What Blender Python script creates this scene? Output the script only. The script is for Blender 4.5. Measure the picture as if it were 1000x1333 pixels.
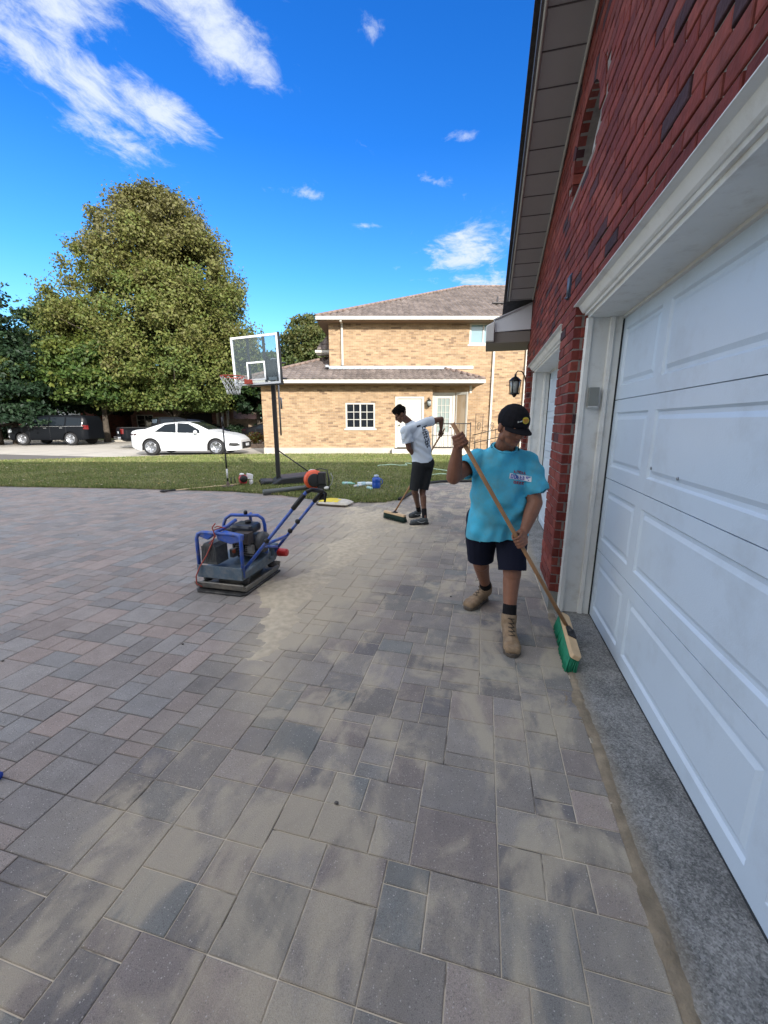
import bpy, bmesh, math, random
import numpy as np
from mathutils import Vector, Matrix, noise
from mathutils.bvhtree import BVHTree
random.seed(7); np.random.seed(7)
scene = bpy.context.scene
for o in list(bpy.data.objects): bpy.data.objects.remove(o)
R = math.radians
# ---------------------------------------------------------------- camera
CAM_H, FPX, PITCH = 1.55, 520.0, math.atan(116.5/520.0)
cam = bpy.data.cameras.new('camera'); cam_o = bpy.data.objects.new('camera', cam)
scene.collection.objects.link(cam_o); scene.camera = cam_o
cam.sensor_fit = 'VERTICAL'; cam.sensor_height = 36; cam.lens = 36*FPX/1333
cam.clip_start = .05; cam.clip_end = 2000
cam_o.location = (0, 0, CAM_H); cam_o.rotation_euler = (R(90)-PITCH, 0, 0)
# ---------------------------------------------------------------- light
SUN_EL, SUN_AZ = R(22), R(25)      # sun low, behind the camera and to its right
S = Vector((math.sin(SUN_AZ)*math.cos(SUN_EL), -math.cos(SUN_AZ)*math.cos(SUN_EL), math.sin(SUN_EL)))
sun = bpy.data.lights.new('sun', 'SUN'); sun.energy = 2.0; sun.angle = R(.5); sun.color = (1, .95, .88)
sun_o = bpy.data.objects.new('sun', sun); scene.collection.objects.link(sun_o)
sun_o.rotation_euler = S.to_track_quat('Z', 'Y').to_euler(); sun_o.location = (5, -10, 12)
scene.view_settings.view_transform = 'Standard'; scene.view_settings.look = 'None'
scene.view_settings.exposure = 1.8; scene.view_settings.gamma = 1.0
world = bpy.data.worlds.new('World'); scene.world = world; world.use_nodes = True
def build_world():
    nt = world.node_tree; N = nt.nodes; L = nt.links
    bg = N['Background']; bg.inputs['Strength'].default_value = .15
    sky = N.new('ShaderNodeTexSky'); sky.sky_type = 'NISHITA'; sky.sun_disc = False
    sky.sun_elevation = SUN_EL; sky.sun_rotation = math.atan2(S.x, S.y)
    sky.air_density = 1.0; sky.dust_density = .35; sky.ozone_density = 2.2; sky.altitude = 100
    hs = N.new('ShaderNodeHueSaturation'); hs.inputs['Saturation'].default_value = 1.12; hs.inputs['Value'].default_value = 1.0
    L.new(sky.outputs[0], hs.inputs['Color'])
    tc = N.new('ShaderNodeTexCoord'); sp = N.new('ShaderNodeSeparateXYZ'); L.new(tc.outputs['Generated'], sp.inputs[0])
    def m(op, a, b=None, c=None):
        n = N.new('ShaderNodeMath'); n.operation = op
        for i, v in enumerate((a, b, c)):
            if v is None: continue
            if isinstance(v, (int, float)): n.inputs[i].default_value = v
            else: L.new(v, n.inputs[i])
        return n.outputs[0]
    z = m('MAXIMUM', sp.outputs[2], .03)
    u = m('DIVIDE', sp.outputs[0], z); v = m('DIVIDE', sp.outputs[1], z)
    cb = N.new('ShaderNodeCombineXYZ'); L.new(u, cb.inputs[0]); L.new(v, cb.inputs[1])
    # warp then stretch along the streak direction of the cirrus
    wn = N.new('ShaderNodeTexNoise'); wn.inputs['Scale'].default_value = 2.3; wn.inputs['Detail'].default_value = 3; L.new(cb.outputs[0], wn.inputs[0])
    wv = N.new('ShaderNodeVectorMath'); wv.operation = 'SCALE'; wv.inputs['Scale'].default_value = .30; L.new(wn.outputs['Color'], wv.inputs[0])
    wa = N.new('ShaderNodeVectorMath'); wa.operation = 'ADD'; L.new(cb.outputs[0], wa.inputs[0]); L.new(wv.outputs[0], wa.inputs[1])
    mp = N.new('ShaderNodeMapping'); mp.inputs['Rotation'].default_value = (0, 0, R(-72)); L.new(wa.outputs[0], mp.inputs[0])
    mp2 = N.new('ShaderNodeMapping'); mp2.inputs['Scale'].default_value = (3.2, 4.2, 1); L.new(mp.outputs[0], mp2.inputs[0])
    n1 = N.new('ShaderNodeTexNoise'); n1.inputs['Scale'].default_value = 1.5; n1.inputs['Detail'].default_value = 9; n1.inputs['Roughness'].default_value = .68
    L.new(mp2.outputs[0], n1.inputs[0])
    total = None
    # (centre u, v, half length, half width, angle, weight)
    for (cu, cv, hl, hw, an, w) in [(-.92, 1.40, .30, .15, 60, 1.1), (-.76, 1.56, .26, .12, 62, 1.1), (-.98, 1.68, .26, .10, 85, 1.0), (-.80, 1.18, .20, .12, 60, .95),
                                   (-.42, 1.32, .16, .12, 65, 1.2), (-.48, 1.14, .20, .13, 60, 1.15), (-.02, 1.285, .04, .04, 20, .7), (-.40, 2.04, .13, .055, 20, .72),
                                   (.30, 1.68, .06, .04, 0, .75), (.50, 2.70, .24, .34, 0, 1.12), (.75, 3.2, .35, .3, 0, .9), (.18, 1.95, .09, .04, 30, .7), (-.1, 2.35, .1, .03, 10, .6), (.46, 1.49, .03, .05, 0, .5), (-1.5, 2.6, .5, .1, 40, .5), (2.0, 3.0, .8, .3, 20, .7), (1.2, 1.0, .5, .2, 40, .6), (-1.6, .4, .6, .2, 70, .6)]:
        a = R(an)
        du = m('SUBTRACT', u, cu); dv = m('SUBTRACT', v, cv)
        p = m('ADD', m('MULTIPLY', du, math.cos(a)/hl), m('MULTIPLY', dv, math.sin(a)/hl))
        q = m('ADD', m('MULTIPLY', du, -math.sin(a)/hw), m('MULTIPLY', dv, math.cos(a)/hw))
        r2 = m('ADD', m('MULTIPLY', p, p), m('MULTIPLY', q, q))
        g = m('MULTIPLY', m('EXPONENT', m('MULTIPLY', r2, -.75)), w)
        total = g if total is None else m('MAXIMUM', total, g)
    dens = m('ADD', m('MULTIPLY', n1.outputs['Fac'], 2.7), m('MULTIPLY', total, 1.05))
    mr = N.new('ShaderNodeMapRange'); mr.interpolation_type = 'SMOOTHSTEP'; mr.inputs['From Min'].default_value = 1.78; mr.inputs['From Max'].default_value = 2.75
    L.new(dens, mr.inputs['Value'])
    f = m('MULTIPLY', mr.outputs[0], .93)
    gt = m('GREATER_THAN', sp.outputs[2], .04); f = m('MULTIPLY', f, gt)
    mix = N.new('ShaderNodeMix'); mix.data_type = 'RGBA'
    # clear autumn air: the low sky is less milky and the high sky deeper than the model gives
    el = N.new('ShaderNodeValToRGB'); L.new(sp.outputs[2], el.inputs[0]); e = el.color_ramp.elements
    e[0].position = 0; e[0].color = (.18, .25, .31, 1); e[1].position = .75; e[1].color = (.05, .27, .56, 1)
    for p_, c_ in ((.12, (.32, .44, .50, 1)), (.3, (.17, .38, .56, 1)), (.5, (.07, .29, .55, 1))): x_ = e.new(p_); x_.color = c_
    vs = N.new('ShaderNodeVectorMath'); vs.operation = 'MULTIPLY'; L.new(hs.outputs[0], vs.inputs[0]); L.new(el.outputs[0], vs.inputs[1])
    rear = N.new('ShaderNodeMix'); rear.data_type = 'RGBA'    # unseen white cloud added behind and overhead to fill the shade
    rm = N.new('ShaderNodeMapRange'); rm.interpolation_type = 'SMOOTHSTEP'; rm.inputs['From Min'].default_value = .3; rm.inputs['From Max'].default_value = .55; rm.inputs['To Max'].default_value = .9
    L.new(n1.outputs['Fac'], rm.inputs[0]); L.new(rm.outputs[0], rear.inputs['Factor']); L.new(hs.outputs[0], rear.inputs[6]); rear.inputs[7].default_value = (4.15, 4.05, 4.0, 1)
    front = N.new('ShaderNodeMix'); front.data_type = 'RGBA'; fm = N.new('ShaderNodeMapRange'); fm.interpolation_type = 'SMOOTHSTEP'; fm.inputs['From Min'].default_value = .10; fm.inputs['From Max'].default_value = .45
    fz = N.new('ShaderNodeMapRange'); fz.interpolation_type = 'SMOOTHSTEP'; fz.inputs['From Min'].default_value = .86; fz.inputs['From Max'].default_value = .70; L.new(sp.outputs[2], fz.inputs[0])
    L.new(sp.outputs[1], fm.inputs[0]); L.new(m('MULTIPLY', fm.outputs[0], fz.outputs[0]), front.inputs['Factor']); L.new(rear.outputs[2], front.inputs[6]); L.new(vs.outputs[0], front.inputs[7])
    L.new(f, mix.inputs['Factor']); L.new(front.outputs[2], mix.inputs[6]); mix.inputs[7].default_value = (1.65, 1.82, 2.05, 1)
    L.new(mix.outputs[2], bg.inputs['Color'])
build_world()

# ---------------------------------------------------------------- helpers
YAW = R(-13.81)
ML = Matrix.Rotation(YAW, 4, 'Z')            # frame of the garage and its paving: x out of the wall, y along it
def at(px, py, Y):                            # a point of the photograph at forward distance Y
    f = Vector((0, math.cos(PITCH), -math.sin(PITCH))); u = Vector((0, math.sin(PITCH), math.cos(PITCH)))
    d = f + Vector((1, 0, 0))*(px-500)/FPX - u*(py-666.5)/FPX
    return Vector((0, 0, CAM_H)) + d*(Y/d.y)
def gnd(px, py, z=0):
    f = Vector((0, math.cos(PITCH), -math.sin(PITCH))); u = Vector((0, math.sin(PITCH), math.cos(PITCH)))
    d = f + Vector((1, 0, 0))*(px-500)/FPX - u*(py-666.5)/FPX
    return Vector((0, 0, CAM_H)) + d*((z-CAM_H)/d.z)

MATS = {}
def nmat(name, base, rough=.6, metal=0, var=.0, scale=8, bump=0, bscale=60, spec=.5, dirt=None, dscale=3, damt=.5, coat=0, coord='Object'):
    """Principled material with noise in colour and bump, optional dirt colour."""
    if name in MATS: return MATS[name]
    m = bpy.data.materials.new(name); m.use_nodes = True; nt = m.node_tree; N = nt.nodes; L = nt.links
    b = N['Principled BSDF']; b.inputs['Roughness'].default_value = rough; b.inputs['Metallic'].default_value = metal
    b.inputs['Specular IOR Level'].default_value = spec; b.inputs['Coat Weight'].default_value = coat
    tc = N.new('ShaderNodeTexCoord'); co = tc.outputs[coord]
    col = N.new('ShaderNodeRGB'); col.outputs[0].default_value = (*base, 1); out = col.outputs[0]
    if var:
        n = N.new('ShaderNodeTexNoise'); n.inputs['Scale'].default_value = scale; n.inputs['Detail'].default_value = 5; L.new(co, n.inputs[0])
        mr = N.new('ShaderNodeMapRange'); mr.inputs['From Min'].default_value = .3; mr.inputs['From Max'].default_value = .7
        mr.inputs['To Min'].default_value = 1-var; mr.inputs['To Max'].default_value = 1+var; L.new(n.outputs['Fac'], mr.inputs['Value'])
        vm = N.new('ShaderNodeVectorMath'); vm.operation = 'SCALE'; L.new(out, vm.inputs[0]); L.new(mr.outputs[0], vm.inputs['Scale']); out = vm.outputs[0]
    if dirt:
        n = N.new('ShaderNodeTexNoise'); n.inputs['Scale'].default_value = dscale; n.inputs['Detail'].default_value = 7; n.inputs['Roughness'].default_value = .7; L.new(co, n.inputs[0])
        mr = N.new('ShaderNodeMapRange'); mr.inputs['From Min'].default_value = .62-damt*.3; mr.inputs['From Max'].default_value = .72; mr.inputs['To Max'].default_value = damt
        L.new(n.outputs['Fac'], mr.inputs['Value'])
        mx = N.new('ShaderNodeMix'); mx.data_type = 'RGBA'; L.new(mr.outputs[0], mx.inputs['Factor']); L.new(out, mx.inputs[6]); mx.inputs[7].default_value = (*dirt, 1); out = mx.outputs[2]
    L.new(out, b.inputs['Base Color'])
    if bump:
        n = N.new('ShaderNodeTexNoise'); n.inputs['Scale'].default_value = bscale; n.inputs['Detail'].default_value = 4; L.new(co, n.inputs[0])
        bp = N.new('ShaderNodeBump'); bp.inputs['Strength'].default_value = bump; bp.inputs['Distance'].default_value = .01; L.new(n.outputs['Fac'], bp.inputs['Height']); L.new(bp.outputs[0], b.inputs['Normal'])
    MATS[name] = m; return m
def amat(name, rough=.8, speck=0, speckscale=200, bump=.2, bscale=80, spec=.3, var=.15, scale=15, trans=0):
    """Material whose colour is the per-face attribute 'col' with noise and mineral specks."""
    m = bpy.data.materials.new(name); m.use_nodes = True; nt = m.node_tree; N = nt.nodes; L = nt.links
    b = N['Principled BSDF']; b.inputs['Roughness'].default_value = rough; b.inputs['Specular IOR Level'].default_value = spec
    at_ = N.new('ShaderNodeAttribute'); at_.attribute_name = 'col'; out = at_.outputs['Color']
    tc = N.new('ShaderNodeTexCoord'); co = tc.outputs['Object']
    if var:
        n = N.new('ShaderNodeTexNoise'); n.inputs['Scale'].default_value = scale; n.inputs['Detail'].default_value = 6; L.new(co, n.inputs[0])
        mr = N.new('ShaderNodeMapRange'); mr.inputs['From Min'].default_value = .3; mr.inputs['From Max'].default_value = .7
        mr.inputs['To Min'].default_value = 1-var; mr.inputs['To Max'].default_value = 1+var; L.new(n.outputs['Fac'], mr.inputs['Value'])
        vm = N.new('ShaderNodeVectorMath'); vm.operation = 'SCALE'; L.new(out, vm.inputs[0]); L.new(mr.outputs[0], vm.inputs['Scale']); out = vm.outputs[0]
    L.new(out, b.inputs['Base Color'])
    if bump:
        n = N.new('ShaderNodeTexNoise'); n.inputs['Scale'].default_value = bscale; n.inputs['Detail'].default_value = 4; L.new(co, n.inputs[0])
        bp = N.new('ShaderNodeBump'); bp.inputs['Strength'].default_value = bump; bp.inputs['Distance'].default_value = .01; L.new(n.outputs['Fac'], bp.inputs['Height']); L.new(bp.outputs[0], b.inputs['Normal'])
    if trans:
        tr = N.new('ShaderNodeBsdfTranslucent'); ms = N.new('ShaderNodeMixShader'); ms.inputs[0].default_value = trans
        L.new(out, tr.inputs['Color']); L.new(b.outputs[0], ms.inputs[1]); L.new(tr.outputs[0], ms.inputs[2]); L.new(ms.outputs[0], N['Material Output'].inputs['Surface'])
    MATS[name] = m; return m
def glassmat(name, tint=(.02, .025, .03), rough=.03):
    m = nmat(name, tint, rough=rough, spec=.8); return m

def link(o): scene.collection.objects.link(o)
def tag(o, label=None, cat=None, group=None, kind=None):
    if label: o['label'] = label
    if cat: o['category'] = cat
    if group: o['group'] = group
    if kind: o['kind'] = kind
    return o
WM = {}
def thing(name, label, cat, loc=(0, 0, 0), rz=0, group=None):
    o = bpy.data.objects.new(name, None); link(o); o.empty_display_size = .1
    o.location = loc; o.rotation_euler = (0, 0, rz)
    WM[o.name] = Matrix.Translation(Vector(loc)) @ Matrix.Rotation(rz, 4, 'Z')
    return tag(o, label, cat, group)
def copy_tree(o, parent=None):
    c = o.copy(); link(c)
    if parent: c.parent = parent
    for ch in list(o.children): copy_tree(ch, c)
    return c

class MB:
    """Collects shapes; build() links them as one mesh object."""
    def __init__(s, M=None): s.v = []; s.f = []; s.m = []; s.c = []; s.sm = []; s.M = M or Matrix(); s.mi = 0; s.col = None; s.smooth = False
    def add(s, vs, fs, M=None):
        k = len(s.v); T = s.M @ M if M else s.M
        s.v += [T @ Vector(p) for p in vs]
        for f in fs: s.f.append([k+i for i in f]); s.m.append(s.mi); s.c.append(s.col); s.sm.append(s.smooth)
        return s
    def box(s, c, d, M=None):
        x, y, z = c; a, b, e = d[0]/2, d[1]/2, d[2]/2
        vs = [(x+i*a, y+j*b, z+k*e) for k in (-1, 1) for j in (-1, 1) for i in (-1, 1)]
        return s.add(vs, [(0, 2, 3, 1), (4, 5, 7, 6), (0, 1, 5, 4), (2, 6, 7, 3), (0, 4, 6, 2), (1, 3, 7, 5)], M)
    def bx(s, x0, x1, y0, y1, z0, z1, M=None): return s.box(((x0+x1)/2, (y0+y1)/2, (z0+z1)/2), (x1-x0, y1-y0, z1-z0), M)
    def prism(s, poly, h0, h1, axis='z', M=None):
        """extrude a 2-D polygon along an axis; poly coords are the two other axes in order"""
        n = len(poly)
        def P(p, h): return {'z': (p[0], p[1], h), 'y': (p[0], h, p[1]), 'x': (h, p[0], p[1])}[axis]
        vs = [P(p, h0) for p in poly]+[P(p, h1) for p in poly]
        fs = [list(range(n))[::-1], list(range(n, 2*n))]+[(i, (i+1) % n, n+(i+1) % n, n+i) for i in range(n)]
        return s.add(vs, fs, M)
    def tube(s, pts, r, seg=8, closed=False, cap=True, M=None, flat=None):
        pts = [Vector(p) for p in pts]; n = len(pts); rs = r if isinstance(r, (list, tuple)) else [r]*n
        vs = []; fs = []; up = None
        for i, p in enumerate(pts):
            if closed: t = pts[(i+1) % n]-pts[i-1]
            else: t = pts[min(i+1, n-1)]-pts[max(i-1, 0)]
            t.normalize()
            if up is None:
                up = Vector((0, 0, 1)) if abs(t.z) < .9 else Vector((1, 0, 0))
            a = (up - t*up.dot(t))
            if a.length < 1e-4: a = t.orthogonal()
            a.normalize(); b = t.cross(a); up = a
            for k in range(seg):
                th = 2*math.pi*k/seg
                vs.append(p + (a*math.cos(th)*(flat or 1) + b*math.sin(th))*rs[i])
        for i in range(n if closed else n-1):
            j = (i+1) % n
            for k in range(seg): fs.append((i*seg+k, i*seg+(k+1) % seg, j*seg+(k+1) % seg, j*seg+k))
        if cap and not closed: fs.append(list(range(seg))[::-1]); fs.append([(n-1)*seg+k for k in range(seg)])
        o = s.smooth; s.smooth = True; s.add(vs, fs, M); s.smooth = o; return s
    def lathe(s, prof, c=(0, 0, 0), seg=20, M=None, ax='z'):
        vs = []; fs = []; n = len(prof)
        for (r, h) in prof:
            for k in range(seg):
                th = 2*math.pi*k/seg; a, b = r*math.cos(th), r*math.sin(th)
                q = {'z': (a, b, h), 'y': (a, h, -b), 'x': (h, a, b)}[ax]
                vs.append((c[0]+q[0], c[1]+q[1], c[2]+q[2]))
        for i in range(n-1):
            for k in range(seg): fs.append((i*seg+k, i*seg+(k+1) % seg, (i+1)*seg+(k+1) % seg, (i+1)*seg+k))
        fs.append(list(range(seg))[::-1]); fs.append([(n-1)*seg+k for k in range(seg)])
        o = s.smooth; s.smooth = True; s.add(vs, fs, M); s.smooth = o; return s
    def ell(s, c, r, rot=None, seg=16, M=None):
        prof = []; vs = []; fs = []; n = seg//2
        T = Matrix.Translation(Vector(c)) @ (rot.to_4x4() if rot else Matrix()) @ Matrix.Diagonal((*r, 1))
        if M: T = M @ T
        vs.append((0, 0, -1))
        for i in range(1, n):
            a = -math.pi/2+math.pi*i/n
            for k in range(seg): th = 2*math.pi*k/seg; vs.append((math.cos(a)*math.cos(th), math.cos(a)*math.sin(th), math.sin(a)))
        vs.append((0, 0, 1)); e = len(vs)-1
        for k in range(seg): fs.append((0, 1+(k+1) % seg, 1+k)); fs.append((e, e-seg+k, e-seg+(k+1) % seg))
        for i in range(n-2):
            for k in range(seg): a = 1+i*seg; fs.append((a+k, a+(k+1) % seg, a+seg+(k+1) % seg, a+seg+k))
        o = s.smooth; s.smooth = True; s.add(vs, fs, T); s.smooth = o; return s
    def cap(s, a, b, r0, r1=None, seg=14):
        """tapered capsule"""
        r1 = r0 if r1 is None else r1; a = Vector(a); b = Vector(b); t = (b-a)
        if t.length < 1e-5: return s.ell(a, (r0, r0, r0))
        t.normalize(); n = 5; pts = []; rs = []
        for i in range(n): th = math.pi/2*(1-i/n); pts.append(a-t*r0*math.sin(th)); rs.append(max(r0*math.cos(th), 1e-4))
        for i in range(4): pts.append(a.lerp(b, i/3)); rs.append(r0+(r1-r0)*i/3)
        for i in range(1, n+1): th = math.pi/2*i/n; pts.append(b+t*r1*math.sin(th)); rs.append(max(r1*math.cos(th), 1e-4))
        return s.tube(pts, rs, seg)
    def loft(s, rings, seg=40, p=2.4, sub=4):
        """rings: (centre, rx, ry) bottom to top, horizontal superellipses blended smoothly"""
        R_ = []; n = len(rings)
        for i in range(n-1):
            a, b = rings[i], rings[i+1]; z = rings[max(i-1, 0)]; y = rings[min(i+2, n-1)]
            for k in range(sub):
                t = k/sub
                def cr(q0, q1, q2, q3): return .5*((2*q1)+(-q0+q2)*t+(2*q0-5*q1+4*q2-q3)*t*t+(-q0+3*q1-3*q2+q3)*t**3)
                R_.append((Vector([cr(z[0][j], a[0][j], b[0][j], y[0][j]) for j in range(3)]), cr(z[1], a[1], b[1], y[1]), cr(z[2], a[2], b[2], y[2])))
        R_.append((Vector(rings[-1][0]), rings[-1][1], rings[-1][2])); vs = []; fs = []
        for c, rx, ry in R_:
            for k in range(seg):
                th = 2*math.pi*k/seg; co, si = math.cos(th), math.sin(th)
                vs.append((c.x+rx*math.copysign(abs(co)**(2/p), co), c.y+ry*math.copysign(abs(si)**(2/p), si), c.z))
        for i in range(len(R_)-1):
            for k in range(seg): fs.append((i*seg+k, i*seg+(k+1) % seg, (i+1)*seg+(k+1) % seg, (i+1)*seg+k))
        fs.append(list(range(seg))[::-1]); fs.append([(len(R_)-1)*seg+k for k in range(seg)])
        return s.add(vs, fs)
    def build(s, name, mats, parent=None, bevel=0, world=False, smooth=None):
        me = bpy.data.meshes.new(name); vs = s.v
        if world and parent: inv = WM[parent.name].inverted(); vs = [inv @ p for p in vs]
        me.from_pydata([tuple(p) for p in vs], [], s.f)
        for m in (mats if isinstance(mats, (list, tuple)) else [mats]): me.materials.append(m)
        me.polygons.foreach_set('material_index', s.m)
        me.polygons.foreach_set('use_smooth', s.sm if smooth is None else [smooth]*len(s.f))
        if any(c is not None for c in s.c):
            a = me.attributes.new('col', 'FLOAT_COLOR', 'FACE'); arr = []
            for c in s.c: arr += [*(c or (.5, .5, .5)), 1]
            a.data.foreach_set('color', arr)
        me.validate(); me.update()
        o = bpy.data.objects.new(name, me); link(o); WM[o.name] = WM.get(parent.name, Matrix()) if parent else Matrix()
        if parent: o.parent = parent
        if bevel:
            b = o.modifiers.new('bevel', 'BEVEL'); b.width = bevel; b.segments = 2; b.limit_method = 'ANGLE'; b.angle_limit = R(40)
        return o
def npmesh(name, V, F, mat, cols=None, smooth=False, parent=None, attr_domain='FACE'):
    me = bpy.data.meshes.new(name); nv, nf, k = len(V), len(F), F.shape[1]
    me.vertices.add(nv); me.vertices.foreach_set('co', np.asarray(V, dtype=np.float32).ravel())
    me.loops.add(nf*k); me.loops.foreach_set('vertex_index', F.ravel().astype(np.int32))
    me.polygons.add(nf); me.polygons.foreach_set('loop_start', np.arange(0, nf*k, k, dtype=np.int32)); me.polygons.foreach_set('loop_total', np.full(nf, k, dtype=np.int32))
    me.update(calc_edges=True); me.polygons.foreach_set('use_smooth', np.full(nf, smooth))
    if cols is not None:
        a = me.attributes.new('col', 'FLOAT_COLOR', attr_domain); a.data.foreach_set('color', np.hstack([cols, np.ones((len(cols), 1))]).astype(np.float32).ravel())
    me.materials.append(mat); o = bpy.data.objects.new(name, me); link(o)
    if parent: o.parent = parent
    return o
def struct(o): o['kind'] = 'structure'; return o
# ================================================================ setting: ground
def pnode(m):
    m.use_nodes = True; return m.node_tree, m.node_tree.nodes, m.node_tree.links
def tomath(N, L):
    def m(op, a, b=None, c=None):
        n = N.new('ShaderNodeMath'); n.operation = op
        for i, v in enumerate((a, b, c)):
            if v is None: continue
            if isinstance(v, (int, float)): n.inputs[i].default_value = v
            else: L.new(v, n.inputs[i])
        return n.outputs[0]
    return m
# left edge of the swept sand, in the paving frame (x at a given y)
SAND_EDGE = [(-1, -1.75), (.7, -1.62), (1.06, -1.5), (1.6, -1.5), (2.2, -1.72), (2.7, -1.72), (3.3, -1.86), (4.1, -1.80), (5.0, -1.80), (6.0, -2.1), (7.5, -2.3), (9, -2.3), (11, -2.0)]
def sand_edge(y):
    e = SAND_EDGE
    for i in range(len(e)-1):
        if e[i][0] <= y <= e[i+1][0]: t = (y-e[i][0])/(e[i+1][0]-e[i][0]); return e[i][1]+t*(e[i+1][1]-e[i][1])
    return e[0][1] if y < e[0][0] else e[-1][1]
SAND = (.47, .41, .31)
def sand_mask(N, L, co, m):
    """returns (dust, heavy, d) where d is the distance right of the sand edge"""
    sp = N.new('ShaderNodeSeparateXYZ'); L.new(co, sp.inputs[0])
    t = m('DIVIDE', m('ADD', sp.outputs[1], 1), 12.0)
    cr = N.new('ShaderNodeValToRGB'); L.new(t, cr.inputs[0]); el = cr.color_ramp.elements
    while len(el) > 1: el.remove(el[-1])
    el[0].position = 0; g = (SAND_EDGE[0][1]+2.5)/1.5; el[0].color = (g, g, g, 1)
    for (y, x) in SAND_EDGE[1:]:
        e = el.new((y+1)/12.0); g = (x+2.5)/1.5; e.color = (g, g, g, 1)
    xb = m('SUBTRACT', m('MULTIPLY', cr.outputs[0], 1.5), 2.5)
    n = N.new('ShaderNodeTexNoise'); n.inputs['Scale'].default_value = 1.6; n.inputs['Detail'].default_value = 6; L.new(co, n.inputs[0])
    wob = m('MULTIPLY', m('SUBTRACT', n.outputs['Fac'], .5), .9)
    d = m('ADD', m('SUBTRACT', sp.outputs[0], xb), wob)
    return d, sp, n
def make_paver_mats():
    m_ = amat('paver_concrete', rough=.85, bump=.55, bscale=260, var=.10, scale=9)
    nt, N, L = pnode(m_); m = tomath(N, L)
    b = N['Principled BSDF']; base = b.inputs['Base Color'].links[0].from_socket
    co = [n for n in N if n.type == 'TEX_COORD'][0].outputs['Object']
    # mineral chips
    vo = N.new('ShaderNodeTexVoronoi'); vo.inputs['Scale'].default_value = 150; L.new(co, vo.inputs[0])
    s2 = N.new('ShaderNodeSeparateColor'); L.new(vo.outputs['Color'], s2.inputs[0])
    chip = m('MULTIPLY', m('LESS_THAN', vo.outputs['Distance'], m('MULTIPLY', s2.outputs[1], .36)), m('GREATER_THAN', s2.outputs[0], .74))
    dchip = m('MULTIPLY', m('LESS_THAN', vo.outputs['Distance'], .36), m('LESS_THAN', s2.outputs[0], .2))
    def mix(f, a, col):
        x = N.new('ShaderNodeMix'); x.data_type = 'RGBA'
        if isinstance(f, float): x.inputs['Factor'].default_value = f
        else: L.new(f, x.inputs['Factor'])
        L.new(a, x.inputs[6])
        if isinstance(col, tuple): x.inputs[7].default_value = (*col, 1)
        else: L.new(col, x.inputs[7])
        return x.outputs[2]
    c = mix(m('MULTIPLY', chip, .8), base, (.5, .47, .44)); c = mix(m('MULTIPLY', dchip, .45), c, (.05, .05, .055))
    # fine grain
    g = N.new('ShaderNodeTexNoise'); g.inputs['Scale'].default_value = 420; g.inputs['Detail'].default_value = 2; L.new(co, g.inputs[0])
    gs = N.new('ShaderNodeVectorMath'); gs.operation = 'SCALE'; L.new(c, gs.inputs[0]); L.new(m('ADD', m('MULTIPLY', g.outputs['Fac'], 1.5), .25), gs.inputs['Scale']); c = gs.outputs[0]
    d, sp, n0 = sand_mask(N, L, co, m)
    inside = N.new('ShaderNodeMapRange'); inside.interpolation_type = 'SMOOTHSTEP'; inside.inputs['From Min'].default_value = -.12; inside.inputs['From Max'].default_value = .35; L.new(d, inside.inputs[0])
    # broom-swept dusting: patches, streaks
    mp = N.new('ShaderNodeMapping'); mp.inputs['Scale'].default_value = (1, .8, 1); mp.inputs['Rotation'].default_value = (0, 0, R(28)); L.new(co, mp.inputs[0])
    n1 = N.new('ShaderNodeTexNoise'); n1.inputs['Scale'].default_value = 1.9; n1.inputs['Detail'].default_value = 8; n1.inputs['Roughness'].default_value = .62; n1.inputs['Distortion'].default_value = .9; L.new(mp.outputs[0], n1.inputs[0])
    mp2 = N.new('ShaderNodeMapping'); mp2.inputs['Scale'].default_value = (5.5, 2.4, 1); mp2.inputs['Rotation'].default_value = (0, 0, R(-35)); L.new(co, mp2.inputs[0])
    n2 = N.new('ShaderNodeTexNoise'); n2.inputs['Scale'].default_value = 1.3; n2.inputs['Detail'].default_value = 6; n2.inputs['Distortion'].default_value = 1.2; L.new(mp2.outputs[0], n2.inputs[0])
    pat = N.new('ShaderNodeMapRange'); pat.interpolation_type = 'SMOOTHSTEP'; pat.inputs['From Min'].default_value = .475; pat.inputs['From Max'].default_value = .60; L.new(m('ADD', m('MULTIPLY', n1.outputs['Fac'], .78), m('MULTIPLY', n2.outputs['Fac'], .24)), pat.inputs[0])
    film = m('ADD', m('MULTIPLY', n2.outputs['Fac'], .30), m('MULTIPLY', pat.outputs[0], .60))
    dust = m('MULTIPLY', inside.outputs[0], film)
    # heavy band just inside the sand edge, wider away from the camera
    w = m('ADD', m('MULTIPLY', m('MAXIMUM', m('SUBTRACT', sp.outputs[1], 2.2), 0), .19), .36)
    band = m('EXPONENT', m('MULTIPLY', m('POWER', m('DIVIDE', m('SUBTRACT', d, .40), w), 2), -1))
    ylim = N.new('ShaderNodeMapRange'); ylim.inputs['From Min'].default_value = 1.2; ylim.inputs['From Max'].default_value = 2.8; ylim.inputs['To Min'].default_value = .22; L.new(sp.outputs[1], ylim.inputs[0])
    ylim2 = N.new('ShaderNodeMapRange'); ylim2.inputs['From Min'].default_value = 7.8; ylim2.inputs['From Max'].default_value = 6.0; L.new(sp.outputs[1], ylim2.inputs[0])
    heavy = m('MULTIPLY', m('MULTIPLY', m('MULTIPLY', band, ylim.outputs[0]), ylim2.outputs[0]), m('ADD', m('MULTIPLY', n2.outputs['Fac'], .9), m('SUBTRACT', m('MULTIPLY', n1.outputs['Fac'], 1.9), .28)))
    tot = m('MINIMUM', m('MAXIMUM', dust, heavy), .93)
    light = m('MULTIPLY', m('SUBTRACT', 1, inside.outputs[0]), m('MULTIPLY', n0.outputs['Fac'], .10))
    tot = m('MAXIMUM', tot, light)
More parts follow.
